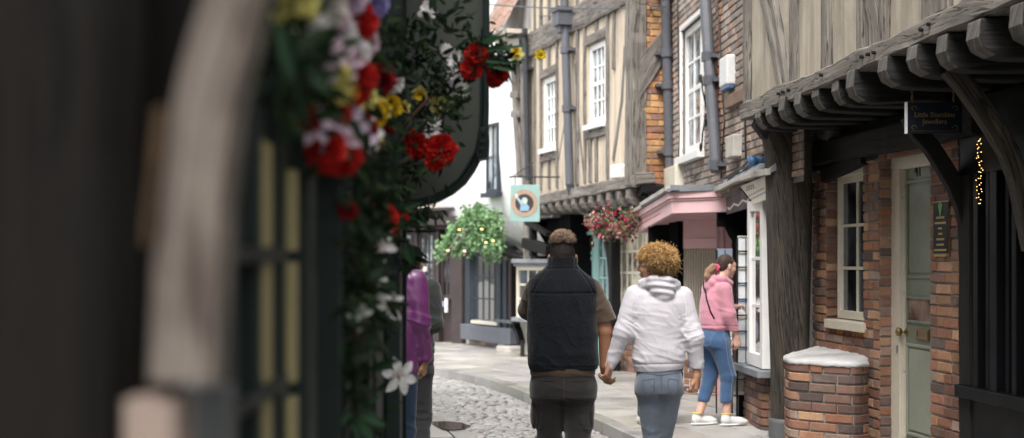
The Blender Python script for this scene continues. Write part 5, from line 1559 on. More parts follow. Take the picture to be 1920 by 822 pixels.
FLW = [ (585,60,44,WHT,'c'),(622,30,44,PNK,'c'),(645,235,60,LIL,'l'),(606,262,56,LIL,'l'),(690,250,48,WHT,'l'),(660,100,44,WHT,'c'),(628,92,44,LIL,'l'),(600,130,44,WHT,'c'),(695,215,40,YEL,'c'),(730,200,30,YEL,'c'),(640,262,50,PNK,'l'),(548,14,62,PYL,'c'),(600,12,66,(.7,.66,.6),'c'),(650,-6,50,LIL,'c'),(694,4,44,BLU,'c'),(668,40,52,RED,'c'),(634,62,46,WHT,'c'),(672,78,48,PNK,'c'),
 (610,105,58,(.72,.55,.62),'l'),(648,118,50,PNK,'l'),(662,150,58,RED,'c'),(616,158,60,PYL,'c'),(640,170,40,(.5,.2,.02),'c'),(708,150,44,DRED,'c'),(736,155,28,WHT,'c'),
 (590,236,52,LIL,'l'),(622,248,56,LIL,'l'),(655,225,50,(.6,.5,.58),'l'),(672,258,52,LIL,'l'),(700,200,36,YEL,'d'),(716,205,34,YEL,'d'),(690,185,34,PYL,'d'),(606,282,56,RED,'c'),(640,292,50,RED,'c'),(625,205,46,RED,'c'),
 (700,262,30,YEL,'d'),(682,240,34,DRED,'c'),(576,225,32,DRED,'c'),(788,178,30,YEL,'d'),(757,201,22,YEL,'d'),(822,196,36,PYL,'d'),(838,186,22,PYL,'d'),
 (838,100,26,WHT,'y'),(856,112,30,WHT,'y'),(848,138,26,WHT,'y'),(866,160,34,WHT,'y'),(852,172,26,WHT,'y'),(842,158,22,LIL,'y'),(811,240,30,WHT,'y'),(808,252,22,WHT,'y'),
 (894,104,30,RED,'c'),(884,128,28,RED,'c'),(932,138,28,RED,'c'),(926,150,20,DRED,'c'),(776,272,36,RED,'c'),(826,282,40,RED,'c'),(815,302,24,RED,'c'),
 (715,412,40,RED,'c'),(744,408,28,RED,'c'),(724,430,28,DRED,'c'),(713,460,44,WHT,'l'),(705,552,48,WHT,'l'),(722,574,50,WHT,'l'),(674,588,34,(.6,.66,.58),'l'),(666,606,26,(.5,.6,.5),'l'),(750,706,50,WHT,'l'),
 (968,101,25,YEL,'d'),(1013,103,19,(.8,.62,.03),'d'),(800,12,22,WHT,'y'),(812,26,18,WHT,'y'),(790,30,16,WHT,'y'),(942,118,16,(.25,.2,.5),'y'),(938,100,16,(.3,.26,.55),'y'),(652,395,24,DRED,'c'),(700,225,24,RED,'c'),(730,240,20,DRED,'c') ]
for x, y, s_, col, kd in FLW:
    d = dG(x) - random.uniform(.0,.12); c = PX(x, y, d); r = s_*d/F_PX/2*1.25
    face = Vector((.35+random.uniform(-.5,.3), -1, random.uniform(-.3,.3)))
    mb = MB()
    if kd == 'c': addf(mb, ruffle(c, r*1.02, col, 80, face))
    elif kd == 'l':
        addf(mb, petals(c-face.normalized()*r*.3, face, 6, r*1.25, r*.62, col, cup=.55, tip=tuple(q*.9 for q in col), roll=.3))
        for i in range(5): tube(mb, [c-face.normalized()*r*.3, c+face.normalized()*r*.5+Vector((random.uniform(-.3,.3)*r,0,random.uniform(-.3,.3)*r))], r*.03, 4, col=(.6,.45,.1))
    elif kd == 'd':
        addf(mb, petals(c, face, 6, r*1.05, r*.7, PYL if col == YEL else col, cup=.1)); 
        addf(mb, petals(c, face, 8, r*.5, r*.5, col, cup=1.7, roll=0)); addf(mb, ruffle(c, r*.45, tuple(q*.9 for q in col), 20, face))
    else:
        for i in range(4):
            cc = c + Vector((random.uniform(-.5,.5)*r, random.uniform(-.2,.2)*r, random.uniform(-.6,.6)*r)); addf(mb, petals(cc, face+Vector((random.uniform(-.5,.5),0,random.uniform(-.5,.5))), 9, r*.62, r*.3, col, cup=.3))
    if kd == 'd' and x < 980 and x > 950: tube(mb, [c, c+Vector((-.05,.03,.03)), c+Vector((-.14,.05,.02))], .002, 4, col=(.05,.1,.03))
    mb.build('flower', M['petal'], GA)
mb = MB(); cs = []
SPR = [(560,70,70,60,120),(600,150,70,70,160),(640,220,70,60,160),(700,140,60,70,160),(740,100,60,60,160),(760,220,60,70,220),(820,140,50,60,200),(700,300,50,40,150),(820,230,30,50,70),(850,190,28,40,90),
 (900,95,36,24,160),(940,115,28,24,120),(785,300,50,40,140),(720,350,45,40,160),(690,430,40,50,200),(760,395,55,28,260),(790,405,30,14,80),(690,500,30,40,150),(700,570,38,36,220),(685,610,24,20,90),(735,420,30,30,100),
 (662,660,14,40,70),(665,730,14,40,70),(690,790,30,22,60),(770,480,20,22,60),(560,160,40,60,80),(780,60,60,50,160),(840,40,50,40,80)]
DG = [(.010,.02,.008),(.014,.03,.012),(.022,.045,.02),(.008,.016,.007),(.03,.055,.02),(.02,.028,.013)]
for x, y, sx, sy, n in SPR:
    for _ in range(int(n*.55)):
        px = random.gauss(x, sx*.5); py = random.gauss(y, sy*.5); cs.append(PX(px, py, dG(px)+random.uniform(-.16,.04)))
leaves(mb, cs, (.035,.08), .4, DG, spread=.012)
# long lanceolate leaves
for (x0,y0,x1,y1,wd) in ((690,695,755,672,16),(690,690,735,690,10),(700,740,745,700,8),(672,760,715,742,14),(668,770,725,800,16),(664,780,700,830,16),(660,776,676,835,14),(655,770,640,800,12),(668,755,700,775,12),(660,700,640,660,10),
     (860,98,960,62,10),(870,100,1000,84,8),(880,110,985,120,8),(890,90,940,60,9),(850,100,880,70,8),(900,120,970,135,8),(910,90,960,95,9),(905,85,930,52,8),
     (540,60,560,200,14),(565,90,575,230,14),(520,30,540,160,14),(770,470,762,520,22),(760,450,775,500,20),(700,440,740,420,10),(770,400,800,425,12),(740,395,790,380,12),(730,520,745,560,9),(700,520,680,560,10)):
    d = dG(x0)-.1; a = PX(x0,y0,d); b_ = PX(x1,y1,d-random.uniform(0,.12)); L = (b_-a).length
    V, Fs = leaf_geo(np.array(a), np.array(b_-a), np.array([random.uniform(-.4,.4),-1,random.uniform(-.2,.6)]), L, wd*d/F_PX*1.4)
    k = random.uniform(.8,1.4); mb.add(V, Fs, (.035*k,.08*k,.04*k))
mb.build('foliage', M['leaf_dark'], GA)
mb = MB()
def vine(P, r): tube(mb, [PX(x,y,dG(x)-.02) for x,y in P], r, 6)
vine([(560,40),(600,130),(640,230),(690,310),(700,400),(690,480),(700,560),(680,640),(668,720),(672,822),(670,1000)], .008); vine([(690,300),(760,230),(830,160),(900,100),(950,95)], .007); vine([(668,620),(664,720),(668,820),(664,1000)], .01)
vine([(700,400),(750,400),(790,395)], .005)
mb.build('vine_stem', mat_timber('reddish_vine', (.03,.012,.01),(.07,.03,.02),(.1,.05,.03)), GA)
# ================================================================ PEOPLE (implicit surfaces -> one continuous mesh each)
from mathutils.bvhtree import BVHTree
def V3(*a): return np.array(a, float)
class Body:
    def __init__(s, lo, hi, h=.006):
        s.lo = np.array(lo, float); s.h = h
        n = np.ceil((np.array(hi)-s.lo)/h).astype(int)+1
        s.ax = [s.lo[i]+np.arange(n[i])*h for i in range(3)]
        s.D = np.full(n, .08, np.float32)
    def _sub(s, mn, mx, m=.05):
        sl = []
        for i in range(3):
            a = max(0, int((mn[i]-m-s.lo[i])/s.h)); b = min(len(s.ax[i]), int((mx[i]+m-s.lo[i])/s.h)+2)
            if b <= a: return None, None
            sl.append(slice(a, b))
        P = np.meshgrid(*[s.ax[i][sl[i]] for i in range(3)], indexing='ij', sparse=True)
        return tuple(sl), P
    def _merge(s, sl, d, k):
        D = s.D[sl]
        if k > 0:
            h = np.maximum(k-np.abs(D-d), 0)/k; s.D[sl] = np.minimum(D, d)-h*h*k*.25
        else: s.D[sl] = np.minimum(D, d)
    def cone(s, a, b, ra, rb, k=.02):
        a = np.array(a, float); b = np.array(b, float)
        R_ = max(ra, rb); sl, P = s._sub(np.minimum(a,b)-R_, np.maximum(a,b)+R_)
        if sl is None: return s
        ab = b-a; L2 = ab@ab+1e-12
        q = [P[i]-a[i] for i in range(3)]
        t = np.clip((q[0]*ab[0]+q[1]*ab[1]+q[2]*ab[2])/L2, 0, 1)
        d = np.sqrt((q[0]-t*ab[0])**2+(q[1]-t*ab[1])**2+(q[2]-t*ab[2])**2) - (ra+(rb-ra)*t)
        s._merge(sl, d.astype(np.float32), k); return s
    def chain(s, pts, rs, k=.02, k0=None):
        for i in range(len(pts)-1): s.cone(pts[i], pts[i+1], rs[i], rs[i+1], (k0 if (i == 0 and k0 is not None) else k))
        return s
    def _ell(s, c, r, ax):
        c = np.array(c, float); r = np.array(r, float); R_ = r.max()
        sl, P = s._sub(c-R_, c+R_)
        if sl is None: return None, None
        q = [P[i]-c[i] for i in range(3)]
        if ax is not None: q = [q[0]*a[0]+q[1]*a[1]+q[2]*a[2] for a in ax]
        k0 = np.sqrt((q[0]/r[0])**2+(q[1]/r[1])**2+(q[2]/r[2])**2); k1 = np.sqrt((q[0]/r[0]**2)**2+(q[1]/r[1]**2)**2+(q[2]/r[2]**2)**2)+1e-9
        return sl, (k0*(k0-1)/k1).astype(np.float32)
    def ell(s, c, r, ax=None, k=.02):
        sl, d = s._ell(c, r, ax)
        if sl is not None: s._merge(sl, d, k)
        return s
    def carve(s, c, r, ax=None, k=.01):
        sl, d = s._ell(c, r, ax)
        if sl is None: return s
        D = s.D[sl]; d = -d; h = np.maximum(k-np.abs(D-d), 0)/k; s.D[sl] = np.maximum(D, d)+h*h*k*.25
        return s
    def loft(s, st, k=.03, p=2.3):
        st = sorted(st); z = [q[0] for q in st]
        R_ = max(max(q[3], q[4]) for q in st)+.03; cx = np.mean([q[1] for q in st]); cy = np.mean([q[2] for q in st])
        mn = (min(q[1]-q[3] for q in st), min(q[2]-q[4] for q in st), z[0]); mx = (max(q[1]+q[3] for q in st), max(q[2]+q[4] for q in st), z[-1])
        sl, P = s._sub(mn, mx)
        Z = P[2].ravel()
        f = lambda i: np.interp(Z, z, [q[i] for q in st]).reshape(1,1,-1)
        X = np.abs(P[0]-f(1))/f(3); Y = np.abs(P[1]-f(2))/f(4)
        q = (X**p+Y**p)**(1/p)
        d = (q-1)*np.minimum(f(3), f(4))
        d = np.maximum(d, np.maximum(z[0]-P[2], P[2]-z[-1]))
        s._merge(sl, np.broadcast_to(d, s.D[sl].shape).astype(np.float32), k); return s
    def cut(s, pt, nrm, region=None):
        n = np.array(nrm, float); n /= np.linalg.norm(n)
        if region is None: sl = tuple(slice(0, len(a)) for a in s.ax); P = np.meshgrid(*s.ax, indexing='ij', sparse=True)
        else: sl, P = s._sub(region[0], region[1], 0)
        d = (P[0]-pt[0])*n[0]+(P[1]-pt[1])*n[1]+(P[2]-pt[2])*n[2]
        s.D[sl] = np.maximum(s.D[sl], d.astype(np.float32)); return s
    def disp(s, fn, band=.035):
        m = np.abs(s.D) < band
        i = np.nonzero(m)
        s.D[m] += fn(s.ax[0][i[0]], s.ax[1][i[1]], s.ax[2][i[2]]).astype(np.float32); return s
    def mesh(s):
        D = np.clip(s.D, -.03, .03).astype(np.float32)
        D[0]=D[-1]=.03; D[:,0]=D[:,-1]=.03; D[:,:,0]=D[:,:,-1]=.03
        g = openvdb.FloatGrid(.03); g.copyFromArray(D)
        r = g.convertToQuads(0.0)
        p, q = r[0], r[-1]
        p = np.array(p)*s.h+s.lo; q = np.array(q)
        a = p[q[:,0]]; b = p[q[:,1]]; c = p[q[:,2]]
        vol = np.einsum('ij,ij->i', a, np.cross(b, c)).sum()
        if vol < 0: q = q[:, ::-1]
        return p, q
def wn(X, Y, Z, seed, fr, octs=3):
    r = np.random.RandomState(seed); o = 0; a = 1; tot = 0; fr = np.array(fr, float)
    for k in range(octs):
        for j in range(3):
            w = r.normal(0, 1, 3); w = w/np.linalg.norm(w)*fr*(1.9**k); w2 = r.normal(0, 1, 3)*fr*.6*(1.9**k)
            o = o + a*np.sin(w[0]*X+w[1]*Y+w[2]*Z+r.uniform(0,6.3)+1.4*np.sin(w2[0]*X+w2[1]*Y+w2[2]*Z+r.uniform(0,6.3)))
            tot += a
        a *= .6
    return o/tot*1.7
def folds(spots, seed=0, amb=.0035, fr=(14,14,9)):
    """spots: (centre, radius, direction, frequency, amplitude)"""
    def fn(X, Y, Z):
        n = wn(X, Y, Z, seed, fr)
        out = -amb*(np.abs(n)**.8*np.sign(n))
        for i, (c, rad, dr, f, am) in enumerate(spots):
            dr = np.array(dr, float); dr /= np.linalg.norm(dr)
            g = np.exp(-((X-c[0])**2+(Y-c[1])**2+(Z-c[2])**2)/rad**2)
            e2 = np.cross(dr, (0.3,1,0.1)); e2 /= np.linalg.norm(e2); e3 = np.cross(dr, e2)
            a = X*dr[0]+Y*dr[1]+Z*dr[2]; b = X*e2[0]+Y*e2[1]+Z*e2[2]; c3 = X*e3[0]+Y*e3[1]+Z*e3[2]
            w = wn(a, b, c3, seed+17+i, (f*.5, f*.14, f*.14), 2)
            out += -am*.75*g*(np.clip(1-np.abs(w)*1.5, 0, 1)**1.3*1.3-.4)
        return out
    return fn
def groove(lines, depth=.004, w=.004):
    """lines: functions (X,Y,Z)-> signed distance-like value, mask"""
    def fn(X, Y, Z):
        o = 0
        for L in lines:
            d, m = L(X, Y, Z); o = o + depth*np.exp(-(d/w)**2)*m
        return o
    return fn

class Person:
    def __init__(s, label, x, y, z, yaw, name='person'):
        s.T = Matrix.Translation((x, y, z)) @ Matrix.Rotation(R(yaw), 4, 'Z')
        s.o = thing(name, label, 'person', (x, y, z)); s.root = s.o
    def add(s, body, name, mat, smooth=True, parent=None):
        p, q = body.mesh()
        A = np.array(s.T); P = p@A[:3,:3].T+A[:3,3]
        mb = MB(); mb.add(P, q)
        o = mb.build(name, mat, parent or s.o, smooth=smooth)
        o['_'] = 1; del o['_']
        s.last = (p, q); return o
    def addmb(s, mb, name, mat, smooth=False, parent=None, bevel=0):
        A = np.array(s.T)
        mb.v = [v@A[:3,:3].T.astype(np.float32)+A[:3,3].astype(np.float32) for v in mb.v]
        return mb.build(name, mat, parent or s.o, smooth=smooth, bevel=bevel)
def project(pq, pts, d, off=.001):
    """drop a polyline onto a mesh along direction d"""
    p, q = pq; bv = BVHTree.FromPolygons([tuple(v) for v in p], [tuple(int(i) for i in f) for f in q])
    d = Vector(d).normalized(); out = []
    for a in pts:
        h = bv.ray_cast(Vector(a)-d*1.0, d)
        if h[0] is not None: out.append(h[0]-d*off)
    return out
def dense(P, n=8):
    out = []
    for a, b in zip(P[:-1], P[1:]): out += [Vector(a).lerp(Vector(b), i/n) for i in range(n)]
    return out+[Vector(P[-1])]

def head(B, c, yaw=0, pitch=0, sc=1.0, neck=None, jaw=1.0):
    """skull, jaw, nose, lips, brow, ears with eye sockets. yaw>0 turns left"""
    Mx = Matrix.Rotation(R(yaw), 3, 'Z') @ Matrix.Rotation(R(pitch), 3, 'X')
    ax = [np.array(Mx.col[i]) for i in range(3)]
    W = lambda x, y, z: np.array(c)+sc*(ax[0]*x+ax[1]*y+ax[2]*z)
    E = lambda x, y, z, r, k=.02: B.ell(W(x,y,z), np.array(r)*sc, ax, k)
    E(0,-.012,.03,(.074,.092,.085)); E(0,.03,.005,(.066,.068,.088)); E(0,.035,-.06,(.052*jaw,.055,.052),.035)
    E(0,.074,-.092,(.022,.02,.02),.02)
    B.cone(W(0,.094,.018), W(0,.113,-.018), .009*sc, .0125*sc, .012); E(0,.106,-.026,(.017,.012,.009),.008)
    E(0,.088,.03,(.05,.014,.012),.02)
    for sx in (-1,1):
        B.carve(W(.031*sx,.102,.008), np.array((.018,.014,.012))*sc, ax, .012)
        E(.031*sx,.082,.008,(.0125,.0125,.0125),.003); E(.031*sx,.085,.021,(.019,.01,.006),.006)
        E(.045*sx,.068,-.025,(.02,.02,.02),.02)
        E(.083*sx,-.004,-.004,(.012,.02,.033),.006); B.carve(W(.096*sx,.004,.002), np.array((.007,.011,.018))*sc, ax, .004)
    E(0,.098,-.053,(.022,.011,.006),.006); E(0,.096,-.064,(.02,.011,.007),.006)
    if neck is not None: B.cone(W(0,-.02,-.06), neck, .056*sc, .062*sc, .04)
    return W, ax

def hand(B, w, f, n, thumb, curl=.5, spread=1.0, sc=1.0, curls=None, kf=.003):
    f = np.array(f, float); f /= np.linalg.norm(f); n = np.array(n, float); n -= f*(n@f); n /= np.linalg.norm(n)
    t = np.cross(f, n); t = t*thumb; w = np.array(w, float)
    kn = []
    for a, b, r in ((.030,.082,.0125),(.010,.088,.013),(-.011,.084,.0125),(-.030,.074,.0115)):
        k = w+(f*b+t*a*1.0)*sc; kn.append(k); B.cone(w+t*a*.5*sc, k, .018*sc, r*sc, .014)
    for i, (k, L) in enumerate(zip(kn, (.072,.080,.074,.058))):
        c = (curls[i] if curls else curl*(1+.12*i)); p = k; an = 0; r = .0092-(.001 if i == 3 else 0)
        sp = (1.5-i)*.07*spread
        for j, fr in enumerate((.45,.31,.24)):
            an += c*(1.0,1.15,.7)[j]
            d = f*math.cos(an)+n*math.sin(an)+t*sp; d /= np.linalg.norm(d)
            q = p+d*L*fr*sc; B.cone(p, q, r*sc, (r-.0008)*sc, kf if j else .006); p = q; r -= .0008
    p0 = w+(f*.018+t*.018+n*.004)*sc; p1 = w+(f*.052+t*.045+n*.018)*sc; p2 = p1+(f*.03+t*.008+n*.012)*sc; p3 = p2+(f*.022-t*.004+n*.01)*sc
    B.chain([p0,p1,p2,p3], [.017*sc,.0125*sc,.0105*sc,.008*sc], .008)

def curls(n, samp, L, r, turns, thick, cols, seed=3, jitter=.5, segs=10):
    """many small helical locks. samp(i) -> point, outward direction, colour weight"""
    mb = MB(); rr = np.random.RandomState(seed); rd = random.Random(seed)
    for i in range(n):
        p, d, cw = samp(rr)
        d = d+rr.normal(0, jitter*.5, 3); d[2] -= .25; d /= np.linalg.norm(d)
        a = np.cross(d, rr.normal(0,1,3)); a /= np.linalg.norm(a); b = np.cross(d, a)
        l = L*rr.uniform(.6,1.3); rad = r*rr.uniform(.6,1.3); ph = rr.uniform(0,6.3)
        pts = []
        for k in range(segs):
            t = k/(segs-1); an = ph+t*turns*6.283
            pts.append(p + d*(l*t) + (a*math.cos(an)+b*math.sin(an))*rad*(.5+.5*t) - np.array((0,0,.25*l*t*t)))
        c = rd.choice(cols); q = rd.uniform(.6,1.4)*cw
        pts = np.array(pts); T = np.gradient(pts, axis=0); T /= np.linalg.norm(T, axis=1)[:,None]
        u = np.cross(T, a); u /= (np.linalg.norm(u, axis=1)[:,None]+1e-9); v = np.cross(T, u)
        V = np.concatenate([pts+(u*math.cos(x)+v*math.sin(x))*thick for x in (0,2.09,4.19)])
        F = [(s_+k, s_+k+1, s2+k+1, s2+k) for s_, s2 in ((0,segs),(segs,2*segs),(2*segs,0)) for k in range(segs-1)]
        mb.add(V, F, tuple(min(.9, x*q) for x in c))
    return mb
def shoe(B, h, yaw, L=.27, w=.042, z=.0):
    """h = heel point; yaw deg, forward = +Y at 0"""
    c, s_ = math.cos(R(yaw)), math.sin(R(yaw)); f = np.array((-s_, c, 0)); 
    P = lambda a, zz: np.array(h)+f*a+np.array((0,0,zz))
    ax = [np.array((c, s_, 0)), f, np.array((0,0,1))]
    B.ell(P(.05,.05), (w*.85,.06,.05), ax, .03); B.ell(P(.14,.04), (w*.95,.09,.042), ax, .04); B.ell(P(.205,.03), (w,.07,.032), ax, .03)
    B.cone(P(.045,.06), P(.04,.12), .042, .04, .02)

hair_dark = mat_vcol('dark_hair', .55, .4, nz=200, amt=.3, bs=.5)
skin_brown = mat_skin('brown_skin', (.30,.15,.085)); skin_tan = mat_skin('light_brown_skin', (.42,.235,.15)); skin_pale = mat_skin('fair_skin', (.58,.36,.28))
white_rub = mat_fabric('white_trainers', (.7,.7,.68), (.55,.55,.54), 120, .3, sheen=0)

# ---------------------------------------------------------------- the man
Mn = Person('person in a dark navy fleece vest and brown T-shirt, curly hair tied on top', .317, 8.9, 0, 0)
sL, sR = V3(-.182,-.005,1.465), V3(.185,-.005,1.465)
eL, wL = V3(-.212,.10,1.335), V3(-.10,.30,1.40)
eR, wR = V3(.268,-.01,1.20), V3(.262,.02,.985)
man_top = [(.955,.0,0,.196,.142),(.985,.0,0,.222,.162),(1.05,0,0,.226,.168),(1.18,0,0,.222,.168),(1.3,0,0,.214,.16),(1.4,0,-.005,.209,.148),(1.46,0,-.005,.207,.138),(1.525,0,-.003,.194,.12),(1.56,0,0,.156,.107),(1.59,0,.003,.118,.096),(1.615,0,.005,.096,.09),(1.665,0,.004,.088,.086)]
shr = lambda st, e, z0=None, z1=None: [(q[0], q[1], q[2], q[3]-e, q[4]-e) for q in st if (z0 is None or q[0] >= z0) and (z1 is None or q[0] <= z1)]
B = Body((-.36,-.3,.02),(.42,.5,1.82), .0055)
B.loft(shr(man_top, .045, None, 1.54)+[(.86,0,0,.16,.11),(.8,0,0,.15,.11)], .02)
headW, hax = head(B, (0,.02,1.655), 0, 0, 1.02, neck=V3(0,0,1.5), jaw=1.12)
B.chain([sL, eL, wL], [.042,.040,.032], .01, .02); B.chain([sR, eR, wR], [.046,.046,.03], .01, .02)
for sx, kx, ky in ((-1,-.078,.06),(1,.096,.02)): B.chain([V3(.09*sx,0,.84), V3(kx,ky,.48), V3(.105*sx,ky-.06,.1)], [.075,.05,.04])
hand(B, wL, (.5,.7,.35), (0,-1,.2), 1, .7)
# interlaced hand: fingers down and round the woman's hand
hand(B, wR, (.12,.05,-1), (.75,.55,.0), -1, .55, spread=1.2)
body = Mn.add(B, 'body', skin_brown)
B = Body((-.32,-.25,.86),(.37,.35,1.56), .0055)
B.loft([(.925,0,0,.198,.142),(.95,0,0,.206,.15),(1.2,0,0,.2,.15),(1.42,0,0,.18,.12),(1.5,0,0,.13,.1)], .02)
B.chain([sL, eL+V3(-.005,.0,-.005), eL+V3(.04,.06,.03)], [.058,.06,.056], .02, .05)
B.cone(sR, eR+V3(.004,0,.06), .064, .07, .05)
B.cut(eR+V3(.002,0,.062), (.28,0,-1), (V3(.15,-.3,1.0), V3(.4,.3,1.36)))
B.disp(folds([(V3(-.25,.0,1.38),.08,(.3,.3,1),85,.008),(V3(.25,-.05,1.36),.1,(-.5,0,1),70,.007),(V3(0,0,.94),.25,(.1,0,1),90,.004)], 5, .003))
Mn.add(B, 'tshirt', mat_fabric('brown_jersey', (.085,.055,.034), (.055,.036,.023), 500, .3, big=8))
B = Body((-.3,-.26,.9),(.3,.26,1.68), .0055)
B.loft(man_top, .02, 2.9)
for sx in (-1,1): B.ell((.142*sx,-.012,1.475), (.062,.098,.06), None, .04)
B.carve((-.235,.06,1.36), (.055,.09,.11), None, .02)
B.carve((.0,.03,1.69), (.076,.075,.07), None, .01)
B.cut((0,0,.95), (0,0,-1))
B.disp(folds([(V3(0,-.1,1.02),.22,(.15,0,1),55,.007),(V3(-.18,-.1,1.3),.12,(.8,0,.6),60,.005),(V3(.18,-.1,1.28),.12,(-.8,0,.6),60,.005),(V3(.05,-.15,1.2),.25,(.9,0,.25),50,.006),(V3(-.1,-.15,1.08),.16,(.5,0,1),60,.007),(V3(.12,-.15,1.36),.12,(1,0,.4),60,.005)], 9, .008, (9,9,9)))
mbk = lambda Y: (Y < 0)
B.disp(groove([lambda X,Y,Z: (Z-1.44-.12*X*X, (Y < -.0)*(np.abs(X) < .2)*1.0), lambda X,Y,Z: (np.abs(X)-(.075+.115*np.clip((1.6-Z)/.16,0,1)**.7), (Y < .0)*(Z > 1.44)*1.0), lambda X,Y,Z: (Z-1.595, (Y < .02)*1.0), lambda X,Y,Z: (Z-.985, 1.0+0*X)], .006, .005))
vest = Mn.add(B, 'vest', mat_fabric('navy_fleece', (.007,.010,.0145), (.0022,.0035,.0055), 75, 1.0, big=14, bigamt=.5, sheen=.12, dist=.006))
B = Body((-.26,-.26,.0),(.26,.3,1.02), .0055)
B.loft([(.99,0,0,.18,.13),(.93,0,0,.192,.145),(.86,0,0,.2,.152),(.80,0,0,.19,.148)], .03)
B.chain([V3(-.092,0,.84), V3(-.076,.07,.5), V3(-.09,.03,.12)], [.1,.073,.066], .03, .05)
B.chain([V3(.1,0,.84), V3(.096,.0,.5), V3(.11,-.07,.12)], [.102,.078,.068], .03, .05)
for sx, yy in ((-1,.03),(1,-.0)):
    B.ell((.178*sx,yy,.68), (.02,.07,.09), None, .012)
B.cut((0,0,.06),(0,0,-1)); 
B.disp(folds([(V3(0,-.1,.78),.16,(.2,0,1),60,.007),(V3(-.1,0,.5),.14,(.15,0,1),75,.009),(V3(.1,0,.5),.14,(-.2,0,1),70,.009),(V3(-.1,0,.2),.15,(0,.2,1),70,.009),(V3(.1,-.05,.2),.15,(0,.2,1),70,.009),(V3(.13,-.1,.64),.14,(.7,0,.7),55,.006),(V3(-.13,-.1,.66),.14,(-.7,0,.7),55,.006)], 21, .005, (11,11,9)))
Mn.add(B, 'trousers', mat_fabric('charcoal_cargo_cotton', (.026,.023,.022), (.016,.014,.014), 500, .25, big=7, bigamt=.4))
tp = Mn.last
mb = MB()
for P in ([(.0,-.2,.96),(.0,-.2,.78)],[(.20,-.2,.775),(.135,-.2,.78),(.13,-.2,.60),(.20,-.2,.59)],[(-.20,-.2,.775),(-.135,-.2,.78),(-.13,-.2,.60),(-.20,-.2,.59)],[(.05,-.2,.9),(.15,-.2,.905)],[(-.15,-.2,.905),(-.05,-.2,.9)]):
    pp = project(tp, dense(P), (0,1,0), .001)
    if len(pp) > 2: tube(mb, pp, .0032, 5)
Mn.addmb(mb, 'seam', mat_fabric('charcoal_seam', (.022,.02,.02)))
B = Body((-.22,-.3,-.01),(.22,.4,.2), .007); shoe(B, (-.09,-.03,.0), 4); shoe(B, (.11,-.13,.0), -5); B.cut((0,0,.002),(0,0,-1)); B.cut((0,0,.14),(0,0,1)); Mn.add(B, 'shoe', mat_fabric('dark_shoe', (.03,.03,.03)))
# hair: short faded sides, curly bun
B = Body((-.12,-.14,1.5),(.12,.14,1.85), .005)
B.ell((0,.004,1.685), (.0785,.0985,.092), None); B.ell((0,-.022,1.64), (.066,.066,.08), None, .03)
B.cut((0,.05,1.68),(0,1,-.35)); B.cut((0,0,1.578),(0,-.2,-1))
B.disp(lambda X,Y,Z: .0012*wn(X,Y,Z,4,(260,260,260),1))
hr = Mn.add(B, 'hair', mat_fabric('short_dark_hair', (.024,.018,.015), (.012,.009,.008), 700, .6, rough=.8, big=30, sheen=0))
def samp_bun(rr):
    d = rr.normal(0,1,3); d /= np.linalg.norm(d); d[2] = abs(d[2])*1.1-.25
    p = np.array((0,-.005,1.785))+d*np.array((.066,.068,.05))*rr.uniform(.55,1)
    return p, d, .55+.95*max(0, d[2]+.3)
mb = curls(2000, samp_bun, .027, .005, 1.6, .0011, [(.27,.18,.12),(.36,.25,.18),(.18,.12,.08)], 5)
Mn.addmb(mb, 'curly_bun', hair_dark)
B = Body((-.1,-.1,1.7),(.1,.1,1.86), .006); B.ell((0,0,1.778), (.066,.068,.05)); Mn.add(B, 'bun_core', mat_fabric('bun_core_hair', (.03,.02,.014)), parent=hr)

# ---------------------------------------------------------------- the woman in white
Wm = Person('person with golden curly hair in a white hoodie and slim grey jeans', .917, 8.88, 0, 0)
sL, sR = V3(-.145,0,1.425), V3(.15,0,1.42)
eL, wL = V3(-.225,-.035,1.20), V3(-.302,.0,1.0)
eR, wR = V3(.215,-.04,1.17), V3(.238,-.0,.925)
top = [(.955,.0,0,.146,.108),(.985,.0,0,.158,.118),(1.03,0,0,.166,.126),(1.15,0,0,.163,.124),(1.28,0,-.003,.166,.12),(1.38,0,-.005,.166,.108),(1.43,0,-.003,.14,.095),(1.47,0,0,.095,.08),(1.51,0,.005,.07,.07)]
B = Body((-.4,-.24,.02),(.32,.24,1.8), .005)
B.loft(shr(top, .032, None, 1.48)+[(.86,0,0,.1,.075),(.8,0,0,.1,.075)], .02)
W, ax = head(B, (-.028,-.005,1.615), 66, -4, .94, neck=V3(0,-.005,1.44))
B.chain([sL, eL, wL], [.045,.036,.025], .02, .04); B.chain([sR, eR, wR], [.045,.036,.025], .02, .04)
for sx, kx, ky in ((-1,-.048,.045),(1,.036,.09)): B.chain([V3(.065*sx,0,.84), V3(kx,ky,.48), V3(kx,ky-.08,.1)], [.062,.04,.03])
hand(B, wL, (-.22,.1,-1), (-.8,.5,.0), 1, .6, sc=.93, spread=1.2)
hand(B, wR, (.02,.12,-1), (-.9,.4,0), -1, .75, sc=.93)
Wm.add(B, 'body', skin_tan)
B = Body((-.38,-.26,.9),(.32,.24,1.6), .005)
B.loft(top, .02, 2.3)
B.chain([sL, eL, wL+V3(.018,0,.045)], [.066,.056,.044], .03, .05); B.chain([sR, eR, wR+V3(-.004,0,.055)], [.066,.054,.043], .03, .05)
for w_, e_ in ((wL, eL), (wR, eR)):
    d = (w_-e_)/np.linalg.norm(w_-e_); B.cone(w_-d*.03, w_+d*.012, .035, .033, .012)
B.chain([V3(-.085,.05,1.455), V3(-.098,-.03,1.50), V3(-.04,-.085,1.52), V3(.045,-.085,1.515), V3(.1,-.03,1.495), V3(.085,.05,1.45)], [.028,.032,.034,.034,.032,.028], .02)
B.ell((.01,-.088,1.475), (.085,.042,.055), None, .02); B.ell((.028,-.098,1.435), (.055,.03,.04), None, .02)
B.cut((0,0,.955),(.06,0,-1))
